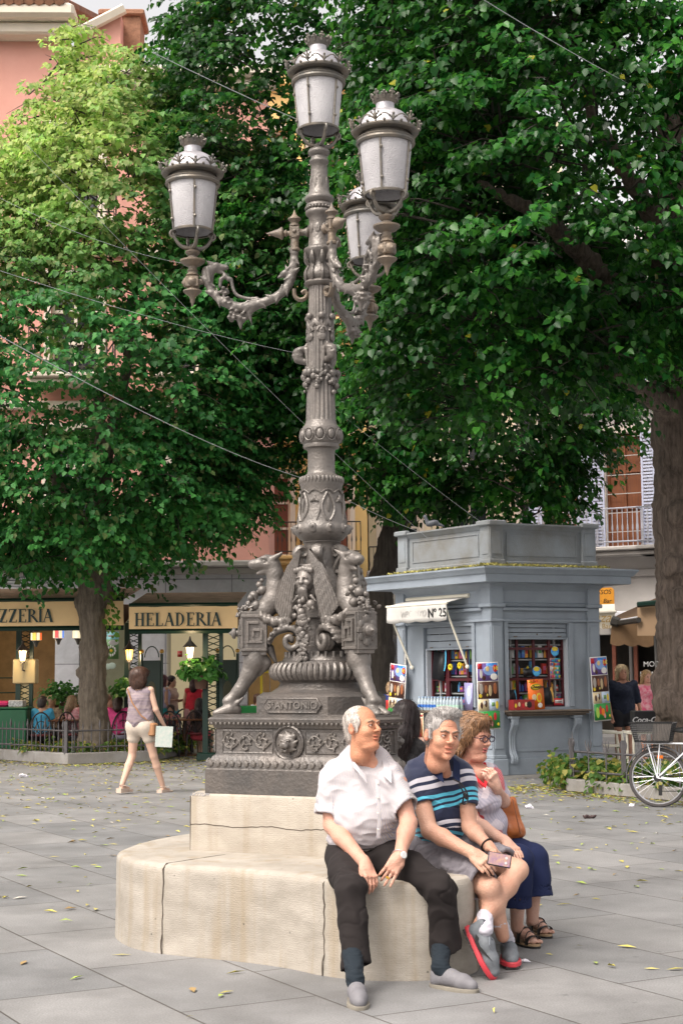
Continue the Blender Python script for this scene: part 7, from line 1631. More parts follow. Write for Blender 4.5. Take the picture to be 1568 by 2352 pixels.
  s.box((.14, 0, -.03), (.22, .1, .055), rd=.001, neg=True, k=.001); s.ell((.055, 0, .135), (.046, .028, .04), neg=True, k=.006); so_ = s.build('trainer', UP, .0042, o)
  b = MB(); b.prism(outline(.305, .110), .008, .032, (-.006, 0, 0), bev=.006); b.build('red_midsole', RS, so_, M=M); b = MB()
  for i in range(7): b.box((.022 + i * .042, 0, .004), (.018, .046 if i not in (0, 6) else .034, .006), bev=.002)
  b.build('tread', DS, so_, M=M); b = MB()
  for i in range(5): x = .115 + i * .024; b.tube([(x, -.030, .098 - i * .006), (x + .012, 0, .112 - i * .0085), (x, .030, .098 - i * .006)], .0032, 5)
  b.tube([(.12, .0, .115), (.10, -.03, .115), (.135, -.045, .10), (.16, -.03, .095)], .0028, 5); b.build('laces', LC, so_, M=M)
  if sw_:
   pts = [(.055, .060), (.085, .036), (.125, .034), (.215, .078), (.12, .052), (.088, .052), (.078, .066)]; b = MB(); b.add([(x, -.047 + .004 * math.sin(x * 20), z) for x, z in pts] + [(x, -.050 + .004 * math.sin(x * 20), z) for x, z in pts], [tuple(range(7)), tuple(range(13, 6, -1))] + [(i, i + 7, (i + 1) % 7 + 7, (i + 1) % 7) for i in range(7)]); b.build('tick_emblem', mat('black_white_emblem', (.02, .02, .02), .4), so_, M=M)
  s = SD(); s.k = .02; ak = (M @ A((.055, 0, .10, 1)))[:3]; s.cap(kn * .30 + an * .70 if not sw_ else kn * .14 + an * .86, ak, .043, .041); s.build('sock', SO, .005, o, disp=wrinkle(.002, 5, 9, (1, 1, 5)))
 return o
man_two()
# woman with glasses
def woman_three():
 base = (P(1120, 1950, 9.2).x, 9.2, 0); sk = (.52, .255, .18); H = A(P(1086, 1694, 9.0)); Mh = look(H, (.74, -.66, -.10), 0, 1.03)
 s = SD(); head(s, Mh, sk, lips=(.42, .12, .11), fat=1.12, open_=.002); s.T = None; s.col = sk; s.cap(A(P(1072, 1722, 9.06)), A(P(1078, 1765, 9.10)), .062, .08, k=.03).ell(A(P(1103, 1778, 9.0)), (.06, .05, .06), k=.03)
 c1 = chunk(s, .0028); s = SD(); s.col = (.58, .34, .26)
 shL, elL, wrL = A(P(1128, 1795, 9.18)), A(P(1160, 1850, 9.20)), A(P(1139, 1808, 8.93)); shR, elR, wrR = A(P(1062, 1800, 8.98)), A(P(1085, 1888, 8.92)), A(P(1162, 1934, 8.72))
 arm_seg(s, shL, elL, wrL, .92); arm_seg(s, shR, elR, wrR, 1.0); hand(s, wrL, A(P(1128, 1775, 8.89)) - wrL, (.45, -.75, .2), -1, (.75, .8, .8, .8), .95, .02, (.8, .3)); hand(s, wrR, A(P(1192, 1962, 8.62)) - wrR, (.35, -.5, .8), 1, (.2, .25, .3, .3), .95, .07)
 c2 = chunk(s, .004); hA, kA, aA = A(P(1105, 1950, 9.12)), A(P(1190, 1975, 8.88)), A(P(1186, 2128, 9.02)); hB, kB, aB = A(P(1140, 1940, 9.3)), A(P(1224, 1972, 9.08)), A(P(1222, 2112, 9.15))
 s = SD(); s.col = (.50, .30, .235); s.k = .03; leg_seg(s, hA, kA, aA, .98); leg_seg(s, hB, kB, aB, .98); feet = []
 for an, hl, te in ((aA, G(1180, 2165), G(1238, 2180)), (aB, G(1214, 2142), G(1276, 2160))):
  hl, te = A(hl), A(te); d_ = (te - hl) / np.linalg.norm(te - hl); M = foot_frame(hl, hl + d_); feet.append(M); s.T = M; s.path([(.04, 0, .062), (.10, 0, .07), (.165, 0, .046), (.195, 0, .038)], [.030, .034, .028, .020], k=.02); s.cap((.045, 0, .07), (.035, 0, .15), .034, .032, k=.03)
  for q in range(5): s.cap((.185, .032 - q * .016, .036), (.222 - q * .008, .035 - q * .017, .033), .0095 if q else .012, .008 if q else .011, k=.003)
 s.T = None; c3 = chunk(s, .0045)
 o = join('person', [c1, c2, c3], SKIN, base, 'woman with glasses, short brown hair and red patterned blouse, rightmost on the bench')
 s = SD(); s.T = Mh; s.k = .015; s.col = (.24, .125, .06)
 s.ell((0, .02, .052), (.092, .108, .092)).ell((0, .075, -.03), (.078, .05, .075), k=.04).ell((0, -.04, .10), (.076, .06, .035), k=.03)
 for q in (-1, 1): s.ell((q * .082, -.012, .02), (.022, .044, .055), k=.02).ell((q * .078, .035, -.05), (.026, .04, .05), k=.02)
 s.ell((0, -.125, .008), (.062, .082, .082), neg=True, k=.012); s.ell((0, -.1, -.085), (.12, .12, .07), neg=True, k=.012)
 for i in range(12): a = i / 11 * 2.4 - 1.2; s.cap((.062 * math.sin(a), -.055 * math.cos(a), .118), (.092 * math.sin(a), -.085 * math.cos(a) + .01, .04 + .02 * abs(a)), .012, .008, k=.006, col=(.36, .21, .11) if i % 2 else (.22, .115, .055))
 hairy(s, .0034, o, 3200, .065, .0018, (.1, .5, -1), wrinkle(.003, 7, 5, (1, 1, .7)), Mh, 5, .003)
 g = MB()
 for q in (-1, 1): g.tube([(q * .033 + .024 * math.cos(a) * (1 + .1 * math.sin(a)), -.108, .003 + .016 * math.sin(a)) for a in np.linspace(0, 6.28, 18)], .0032, 5); g.tube([(q * .058, -.104, .008), (q * .074, -.06, .010), (q * .082, .005, .008)], .0035, 5, .6)
 g.tube([(-.009, -.110, .006), (0, -.112, .009), (.009, -.110, .006)], .003, 5); g.build('glasses', mat('dark_purple_frame', (.02, .012, .035), .2), o, M=Mh)
 g = MB(); g.sph((Mh @ A((-.088, .002, -.035, 1)))[:3], .007, 8); g.build('earring', mat('gold', (.85, .5, .08), .25, .9), o)
 m = bpy.data.materials.new('red_white_patchwork_print'); m.use_nodes = True; n = m.node_tree; N, L = n.nodes, n.links; b = N['Principled BSDF']; tc = N.new('ShaderNodeTexCoord'); vo = N.new('ShaderNodeTexVoronoi'); vo.inputs['Scale'].default_value = 8.5; vo.distance = 'MANHATTAN'; L.new(tc.outputs['Object'], vo.inputs['Vector'])
 sp = N.new('ShaderNodeSeparateColor'); L.new(vo.outputs['Color'], sp.inputs[0]); cr = N.new('ShaderNodeValToRGB'); cr.color_ramp.interpolation = 'CONSTANT'; L.new(sp.outputs[0], cr.inputs[0]); e = cr.color_ramp.elements; e[0].color = (.58, .15, .19, 1); e[1].position = .28; e[1].color = (.20, .24, .36, 1)
 for p_, c_ in ((.45, (.55, .04, .05)), (.62, (.62, .55, .60)), (.82, (.38, .36, .45))): x = e.new(p_); x.color = c_ + (1,)
 w = N.new('ShaderNodeTexWave'); w.bands_direction = 'DIAGONAL'; w.inputs['Scale'].default_value = 22; L.new(tc.outputs['Object'], w.inputs['Vector']); mx = N.new('ShaderNodeMix'); mx.data_type = 'RGBA'; ml = N.new('ShaderNodeMath'); ml.operation = 'MULTIPLY'; ml.inputs[1].default_value = .38; L.new(w.outputs['Fac'], ml.inputs[0]); L.new(ml.outputs[0], mx.inputs['Factor']); L.new(cr.outputs[0], mx.inputs['A']); mx.inputs['B'].default_value = (.72, .66, .70, 1); L.new(mx.outputs['Result'], b.inputs['Base Color']); b.inputs['Roughness'].default_value = .7
 s = SD(); s.k = .03; hem = A(P(1074, 1862, 8.96)); s.cap(shR, hem, .080, .078); cutend(s, shR, hem, .1, .066); h2 = A(P(1146, 1830, 9.22)); s.cap(shL, h2, .07, .068)
 s.ell(A(P(1092, 1810, 9.10)), (.15, .13, .15), rotm(0, 0, .6), k=.04).ell(A(P(1118, 1838, 9.0)), (.085, .085, .075), k=.04).ell(A(P(1105, 1890, 9.12)), (.15, .155, .13), rotm(0, 0, .6), k=.05).ell(A(P(1108, 1925, 9.2)), (.16, .16, .09), k=.05).cap(A(P(1060, 1770, 9.04)), A(P(1122, 1775, 9.2)), .055, k=.06).cap(A(P(1062, 1752, 9.08)), A(P(1092, 1760, 9.14)), .045, k=.05)
 s.path([A(P(1088, 1735, 8.96)), A(P(1103, 1765, 8.90)), A(P(1113, 1798, 8.87))], [.05, .036, .012], neg=True, k=.01); sh = s.build('patterned_blouse', m, .0052, o, disp=wrinkle(.004, 4, 21))
 c = MB(); c.tube([P(1072, 1752, 8.99), P(1092, 1788, 8.90), P(1113, 1806, 8.86), P(1117, 1785, 8.92), P(1112, 1752, 9.02)], [.012, .014, .016, .014, .010], 6, .5); c.build('red_neckline', CL('red_trim', (.55, .02, .03)), sh)
 NV = CL('navy_trouser_cloth', (.010, .016, .055), noise=.1)
 s = SD(); s.k = .04; s.ell(A(P(1120, 1950, 9.22)), (.18, .17, .11)); eA, eB = A(P(1182, 2078, 8.92)), A(P(1232, 2060, 9.05))
 s.path([hA, kA, kA * .55 + eA * .45, eA], [.105, .080, .082, .098]).path([hB, kB, kB * .55 + eB * .45, eB], [.105, .080, .082, .098]); cutend(s, kA, eA, .11, .086, (.0, 0, .0)); cutend(s, kB, eB, .11, .086); s.box((.3, 9.6, .41), (.5, .75, .085), rd=.001, neg=True, k=.001)
 s.build('navy_trousers', NV, .0062, o, disp=wrinkle(.002, 3, 23, (1.5, 1.5, .5)))
 BS = mat('black_strap', (.015, .014, .014), .3); CK = mat('cork_sole', (.36, .25, .15), .8, noise=.3)
 for M in feet:
  b = MB(); b.prism(outline(.245, .090), .012, .022, (-.004, 0, 0)); sd_ = b.build('sandal', CK, o, M=M); b = MB(); b.prism(outline(.25, .094), 0, .012, (-.006, 0, 0)); b.prism([(0, -.035), (.08, -.035), (.08, .035), (0, .035)], 0, .02); b.build('outsole', BLACK, sd_, M=M)
  b = MB()
  for x, hz, wx in ((.10, .106, .017), (.185, .068, .013)): b.grid(lambda u, v: (x + (v - .5) * 2 * wx + .018 * math.sin(u * 3), .047 * math.cos(u * math.pi), .018 + (hz - .016) * math.sin(u * math.pi) ** .6), 16, 2, .003)
  b.tube([(.14 + .04 * t, .044 * math.cos(math.pi * t), .02 + .068 * math.sin(math.pi * t) ** .7) for t in np.linspace(0, 1, 12)], .003, 5); b.build('strap', BS, sd_, M=M, auto=0)
 LE = mat('tan_leather', (.42, .125, .025), .42, col2=(.32, .085, .018), nscale=5, bump=.35, bscale=14, coat=.2); s = SD(); s.k = .03; bc = A(P(1166, 1868, 9.18))
 s.box(A(P(1165, 1880, 9.2)), (.072, .06, .125), rotm(0, -.28, .3), rd=.03).ell(A(P(1172, 1905, 9.17)), (.075, .07, .06), k=.03); s.box(A(P(1150, 1822, 9.2)), (.1, .03, .045), rotm(0, -.28, .3), rd=.01, neg=True, k=.015)
 bg_ = s.build('handbag', LE, .006, None, disp=wrinkle(.004, 4, 31), loc=tuple(bc)); tag(bg_, 'tan leather shoulder bag hanging at the side of the woman with glasses', 'handbag')
 b = MB(); b.tube(catmull([P(1098, 1752, 9.12), P(1112, 1762, 9.02), P(1128, 1790, 8.96), P(1138, 1815, 9.05), P(1146, 1842, 9.12)], 4, False), .014, 6, .35, up=(0, -1, .2)); b.build('strap', LE, bg_); b = MB(); b.tube([P(1176, 1835, 9.10), P(1184, 1870, 9.07), P(1194, 1915, 9.10)], .004, 5); b.sph(A(P(1148, 1900, 9.10)), .008, 8); b.build('seam', mat('dark_stitching', (.2, .06, .02), .6), bg_)
 return o
woman_three()
# planters, railings, bicycle, cafe terrace
KERB = mat('grey_kerb_stone', (.30, .29, .28), .8, col2=(.20, .185, .17), nscale=3, bump=.2)
SOIL = mat('leaf_covered_soil', (.13, .10, .05), .95, col2=(.06, .045, .025), nscale=9, bump=.5)
def col_bush(pos, rs):
 n = len(pos); t = rs.rand(n, 1); c = np.array([.03, .10, .02]) * (1 - t) + np.array([.13, .22, .04]) * t; y = rs.rand(n) < .25; c[y] = (.34, .32, .08); return c
def planter(pts, z, lab, parts_seed, cover, dens_pts, h=.72):
 """kerbed bed along ground polyline pts (front), railing on the kerb, low plants inside"""
 pts = [A(p) for p in pts]; back = [p + A((0, 2.3, 0)) for p in pts]
 root = empty('planter_bed', tuple(pts[0]), lab, 'planter'); k = MB()
 for a, b in zip(pts[:-1], pts[1:]):
  d = b - a; L_ = np.linalg.norm(d[:2]); u = d / L_; n_ = A((-u[1], u[0], 0)); R = np.column_stack([u, n_, (0, 0, 1)]); m = max(1, int(L_ / 1.05))
  for i in range(m): k.box(a + u * L_ * (i + .5) / m + n_ * .1 + A((0, 0, z / 2)), (L_ / m / 2 - .004, .1, z / 2), R, .015)
 k.build('kerb', KERB, root, auto=30)
 s_ = MB(); poly = [p + A((0, .12, 0)) for p in pts] + back[::-1]; s_.add([(p[0], p[1], z - .05) for p in poly], [tuple(range(len(poly)))]); s_.build('soil', SOIL, root, smooth=False)
 rs = np.random.RandomState(parts_seed); n = cover; P0 = np.zeros((n, 3))
 for i in range(n):
  j = rs.randint(parts_seed - 1, len(pts) - 1); t = .06 + .94 * rs.rand(); q = pts[j] + (pts[j + 1] - pts[j]) * t; P0[i] = q + A((0, .3 + rs.rand() ** 1.5 * 1.9, z + rs.rand() ** 2 * .2))
 D = rs.normal(size=(n, 3)); D[:, 2] = np.abs(D[:, 2]) * .5 + .1; D /= np.linalg.norm(D, axis=1, keepdims=True); V, F, C = spray_leaves(rs, P0, D, rs.uniform(.15, .4, n), .085, 9, col_bush); g_ = nmesh('ground_cover', LEAF2, V, F, C, None, root); g_['kind'] = 'stuff'
 r = empty('iron_railing', tuple(pts[0] + A((0, .1, z))), 'low grey spiked ' + ('railing on the kerb round the left tree bed' if parts_seed == 1 else 'railing with curled finials round the right bed behind the bicycle'), 'railing'); bars = MB(); rails = MB(); posts = []
 for a, b in zip(pts[:-1], pts[1:]):
  d = b - a; L_ = np.linalg.norm(d[:2]); u = d / L_; a2 = a + A((-u[1], u[0], 0)) * .1; m = int(L_ / (.16 if parts_seed == 1 else .30))
  for zz_ in (.10, h - .16): rails.tube([a2 + A((0, 0, z + zz_)), a2 + d + A((0, 0, z + zz_))], .016, 4)
  for i in range(m + 1):
   q = a2 + d * (i / m); bars.tube([q + A((0, 0, z)), q + A((0, 0, z + h - .08)), q + A((0, 0, z + h))], [.011, .011, .002], 5)
   if parts_seed == 1:
    if i % 4 == 0: bars.tube([q + A((0, 0, z + h - .12)), q + A((0, 0, z + h - .06)), q + A((0, 0, z + h + .05))], [.008, .028, .002], 5)
   else:
    for sg in (-1, 1):
     bars.tube([q + u * sg * (.0 + .06 * math.sin(t * 2.2)) + A((0, 0, z + h - .16 + .17 * t)) for t in np.linspace(0, 1, 7)], [.009] * 5 + [.007, .002], 5)
  posts.append(a2)
 posts.append(pts[-1] + A((0, .1, 0))); bars.build('bar', FENCE, r); rails.build('rail', FENCE, r)
 for q in posts: b = MB(); b.box(q + A((0, 0, z + h / 2)), (.03, .03, h / 2 + .02), bev=.006); b.build('post', FENCE, r)
 return root
planter([G(-60, 1742), G(155, 1757), G(348, 1750), G(412, 1736), G(412, 1722)], .21, 'stone-edged bed with low green plants round the left tree', 1, 420, None, .56)
planter([G(1300, 1782), G(1300, 1818), G(1420, 1830), G(1640, 1850)], .17, 'stone-edged bed with yellowing ivy behind the white bicycle', 2, 420, None, .52)
rs = np.random.RandomState(77); n = 4200; xs = rs.uniform(-9, 9, n); ys = 6.3 + 24 * rs.rand(n) ** .62
def near(pts, n, sp):
 out = []
 for _ in range(n):
  j = rs.randint(len(pts) - 1); t = rs.rand(); q = A(pts[j]) + (A(pts[j + 1]) - A(pts[j])) * t; out.append((q[0] + rs.normal() * sp, q[1] - abs(rs.normal()) * sp))
 return out
ex = near([G(-60, 1742), G(155, 1757), G(348, 1750), G(412, 1736)], 900, .5) + near([G(1300, 1818), G(1420, 1830), G(1640, 1850)], 500, .35) + near([G(1150, 1815), G(1300, 1800)], 420, .5) + near([G(420, 1770), G(470, 1735)], 300, .9)
xy = np.concatenate([np.stack([xs, ys], 1), np.array(ex)]); 
def inpoly(p, poly):
 c = np.zeros(len(p), bool); j = len(poly) - 1
 for i in range(len(poly)):
  a, b = poly[i], poly[j]; x = ((a[1] > p[:, 1]) != (b[1] > p[:, 1])) & (p[:, 0] < (b[0] - a[0]) * (p[:, 1] - a[1]) / (b[1] - a[1] + 1e-9) + a[0]); c ^= x; j = i
 return c
keep_ = ~inpoly(xy, inset(bo, -.05)) & ~((xy[:, 1] < 16) & (rs.rand(len(xy)) < .35)); xy = xy[keep_]; n = len(xy); a = rs.rand(n) * 6.28; L_ = rs.uniform(.025, .062, n); w = L_ * rs.uniform(.18, .4, n)
d = np.stack([np.cos(a), np.sin(a), np.zeros(n)], 1); e_ = np.stack([-np.sin(a), np.cos(a), np.zeros(n)], 1); p = np.column_stack([xy, np.full(n, .006)]); up_ = np.array((0, 0, 1.)) * rs.uniform(.003, .02, n)[:, None]
V = np.stack([p - d * L_[:, None], p - e_ * w[:, None] + up_, p + d * L_[:, None] + up_ * .5, p + e_ * w[:, None] + up_ * .7], 1).reshape(-1, 3); F = np.arange(n)[:, None] * 4 + np.arange(4)[None, :]
c = np.array([.50, .44, .10]) * rs.uniform(.7, 1.25, (n, 1)); k_ = rs.rand(n); c[k_ < .25] = np.array([.32, .42, .08]); c[k_ > .88] = np.array([.30, .20, .08]); c[(k_ > .82) & (k_ < .88)] = (.62, .58, .5)
tag(nmesh('fallen_leaves', mat('fallen_leaf', attr='Col', rough=.7), V, F, np.repeat(c, 4, 0)), kind='stuff')
rs = np.random.RandomState(9); n = 1500; u = rs.rand(n); V = []
for F_, W_, m in ((FR, RW, 900), (FL, LW, 600)):
 uu = rs.uniform(-.2, W_ + .2, m); ww = .0 + np.abs(rs.normal(size=m)) * .09; q = np.column_stack([uu, ww, 3.235 + rs.rand(m) * .045 * np.exp(-ww / .15), np.ones(m)]); V.append((q @ F_.M.T)[:, :3])
p = np.concatenate(V); n = len(p); d = rs.normal(size=(n, 3)); d[:, 2] *= .4; d /= np.linalg.norm(d, axis=1, keepdims=True); e_ = np.cross(d, rs.normal(size=(n, 3))); e_ /= np.linalg.norm(e_, axis=1, keepdims=True)
V = np.stack([p - d * .035, p - e_ * .012, p + d * .035, p + e_ * .012], 1).reshape(-1, 3); F = np.arange(n)[:, None] * 4 + np.arange(4)[None, :]
ld = nmesh('leaf_drift', MATS['fallen_leaf'], V, F, np.repeat(np.array([.40, .36, .10]) * rs.uniform(.5, 1.2, (n, 1)), 4, 0)); tag(ld, kind='stuff')
def litter(px, py, r, lab, seed, c_=(.72, .70, .76), nm='paper_scrap', cat='litter'):
 q = G(px, py); s = SD(); s.k = .01; r_ = np.random.RandomState(seed); s.T = np.eye(4); s.T[:3, 3] = q
 for i in range(4): s.ell((r_.normal() * r * .35, r_.normal() * r * .2, r * .22), (r * .6, r * .35, r * .2), rotm(r_.rand(), r_.rand(), r_.rand() * 3))
 tag(s.build(nm, mat(nm + '_white' if c_[0] > .3 else 'dark_litter', c_, .8), .007, None, disp=wrinkle(.006, 14, seed), loc=tuple(q)), lab, cat)
litter(1204, 2210, .03, 'crumpled white tissue on the ground by the grey trainers', 1); litter(1217, 1857, .075, 'white paper scrap on the paving right of the woman with glasses', 2); litter(1352, 1880, .07, 'flat dark scrap on the paving in front of the right bed', 3, (.05, .03, .03), 'scrap'); litter(1448, 1852, .05, 'small white scrap beside the bicycle wheel', 4); litter(52, 1785, .09, 'white paper scrap on the paving before the left railing', 5); litter(720, 1742, .12, 'white tissues on the ground near the terrace table', 6)
# bicycle
def bicycle():
 C0 = A(P(1510, 1778, 18.2)); M = np.eye(4); u = A((.93, -.36, 0)); u /= np.linalg.norm(u); M[:3, 0] = u; M[:3, 1] = (-u[1], u[0], 0); M[:3, 3] = (C0[0], C0[1], 0); R_ = .345
 rt = empty('bicycle', (C0[0], C0[1], 0), 'white bicycle with black rear basket, cut by the right edge of the picture', 'bicycle'); WH = mat('white_frame_paint', (.72, .74, .78), .25, coat=.4); RB = mat('rubber_tyre', (.05, .045, .045), .8); CH = mat('bare_alloy', (.55, .56, .6), .3, .85); BK = BLACK
 def T(n, m, f, par=rt, auto=40): b = MB(); f(b); return b.build(n, m, par, M=M, auto=auto)
 for x0 in (0, 1.06):
  ring = lambda r: [(x0 + r * math.cos(a), 0, R_ + r * math.sin(a)) for a in np.linspace(0, 2 * math.pi, 41)]
  wh = T('wheel', CH, lambda b: b.tube(ring(R_ - .040), .012, 5, 1.3, up=(0, 1, 0))); T('tyre', RB, lambda b: b.tube(ring(R_ - .020), .024, 7, up=(0, 1, 0)), wh)
  def sp(b):
   for i in range(28): a = i * 2 * math.pi / 28; a2 = a + (.5 if i % 2 else -.5); b.tube([(x0 + .03 * math.cos(a2), .02 * (1 if i % 4 < 2 else -1), R_ + .03 * math.sin(a2)), (x0 + (R_ - .05) * math.cos(a), 0, R_ + (R_ - .05) * math.sin(a))], .0013, 3)
   b.tube([(x0, -.06, R_), (x0, .06, R_)], .022, 8)
  T('spokes', CH, sp, wh); T('mudguard', mat('dark_mudguard', (.10, .10, .11), .4), lambda b: b.tube([(x0 + (R_ + .025) * math.cos(a), 0, R_ + (R_ + .025) * math.sin(a)) for a in np.linspace(rad(15), rad(200), 22)], .028, 6, .25, up=(0, 1, 0)) if 0 else b.grid(lambda u_, v: (x0 + (R_ + .02 + .012 * math.sin(v * math.pi)) * math.cos(rad(15 + 175 * u_)), (v - .5) * .06, R_ + (R_ + .02 + .012 * math.sin(v * math.pi)) * math.sin(rad(15 + 175 * u_))), 24, 4, .003))
 T('orange_reflector', mat('orange_reflector', (.85, .2, .02), .3), lambda b: b.box((.03, 0, R_ + .24), (.035, .006, .02), bev=.004))
 def fr(b):
  for sy in (-.06, .06): b.tube([(0, sy, R_), (.46, .02 * np.sign(sy), .29)], .011, 6); b.tube([(0, sy, R_), (.40, .015 * np.sign(sy), .72)], .010, 6)
  b.tube([(.46, 0, .29), (.37, 0, .86)], .017, 8); b.tube([(.46, 0, .29), (.90, 0, .62)], .02, 8); b.tube([(.42, 0, .55), (.88, 0, .75)], .018, 8); b.tube([(.88, 0, .80), (.93, 0, .58)], .02, 8); b.tube([(.93, 0, .58), (1.06, 0, R_)], .014, 8)
 T('frame', WH, fr); T('handlebar', CH, lambda b: b.tube([(.72, -.26, .98), (.84, -.2, 1.0), (.88, 0, .98), (.84, .2, 1.0), (.72, .26, .98)], .012, 6)); T('saddle', BK, lambda b: (b.sph((.31, 0, .90), (.13, .07, .035), 12), b.tube([(.36, 0, .90), (.50, 0, .91)], [.045, .02], 8)))
 def rk(b):
  for sy in (-.07, .07): b.tube([(0, sy, R_), (-.10, sy, .74)], .007, 5); b.tube([(0, sy, R_), (.04, sy, .74)], .007, 5); b.tube([(-.16, sy, .745), (.36, sy, .745)], .007, 5)
  for x in (-.16, 0, .16, .3): b.tube([(x, -.07, .745), (x, .07, .745)], .006, 5)
 T('rear_rack', WH, rk)
 def bk(b):
  z0, z1 = .765, .985
  def ring_(z, g): return [(-.24 - g, -.14 - g, z), (.16 + g, -.14 - g, z), (.16 + g, .14 + g, z), (-.24 - g, .14 + g, z), (-.24 - g, -.14 - g, z)]
  for z, g, r in ((z0, 0, .004), (z1, .05, .007)): b.tube(ring_(z, g), r, 5)
  for i in range(26):
   t = i / 25; 
   for sy in (-1, 1): b.tube([(-.24 + .40 * t, sy * .14, z0), (-.29 + .50 * t, sy * .19, z1)], .0022, 3)
  for i in range(16):
   t = i / 15
   for sx in (0, 1): b.tube([((-.24, .16)[sx], -.14 + .28 * t, z0), ((-.29, .21)[sx], -.19 + .38 * t, z1)], .0022, 3)
  for j in range(1, 9): b.tube(ring_(z0 + (z1 - z0) * j / 9, .05 * j / 9), .0018, 3)
  b.box((-.04, 0, z0), (.2, .14, .003))
 T('basket', BK, bk)
 T('crankset', BK, lambda b: (b.lathe([(.09, 0), (.09, .006), (.07, .008)], 24, (.46, -.05, .29), rotm(rad(90), 0, 0)), b.tube([(.46, -.07, .29), (.50, -.075, .13)], .011, 6), b.box((.50, -.12, .12), (.05, .045, .012), bev=.003), b.tube([(0, -.055, R_ + .03), (.46, -.055, .38)], .005, 4), b.tube([(0, -.055, R_ - .03), (.03, -.055, .19), (.46, -.055, .2)], .005, 4), b.box((.03, -.055, .20), (.02, .01, .06), bev=.004), b.lathe([(.045, 0), (.045, .02)], 16, (0, -.045, R_), rotm(rad(90), 0, 0))))
 T('lock', BK, lambda b: b.tube(catmull([(.36, .03, .62), (.42, -.08, .55), (.50, -.09, .62), (.54, 0, .72), (.46, .05, .74)], 5), .02, 7))
bicycle()
# overhead wires
WIRE = mat('pale_cable', (.5, .52, .55), .5)
for i, (a, b, sag, lab) in enumerate((((350, 120, 14), (1130, 445, 24), .1, 'thin pale cable passing behind the top lantern'), ((1095, -10, 13), (1590, 265, 19), .05, 'thin pale cable crossing the top right leaves'), ((-20, 760, 13), (700, 1100, 26), .12, 'lowest pale cable crossing the left tree towards the post'), ((-20, 445, 16), (420, 605, 22), .1, 'thin cable running to the left lantern arm'), ((-20, 615, 16), (760, 825, 28), .1, 'faint cable across the middle of the left tree'),
  ((60, 330, 16), (980, 1235, 24), .1, 'long thin cable slanting down from the left leaves to the kiosk'), ((770, 940, 20), (1108, 1202, 24.2), .03, 'thin cable reaching the kiosk parapet corner'), ((800, 1150, 20), (965, 1222, 24.4), .02, 'thin cable ending on the kiosk roof behind the post'))):
 p0, p1 = A(P(*a)), A(P(*b)); m = MB(); m.tube([p0 + (p1 - p0) * t - A((0, 0, sag * 4 * t * (1 - t))) for t in np.linspace(0, 1, 16)], .0045 if i in (0, 1, 2) else .003, 4); tag(m.build('overhead_cable', WIRE, loc=tuple(p0)), lab, 'cable')
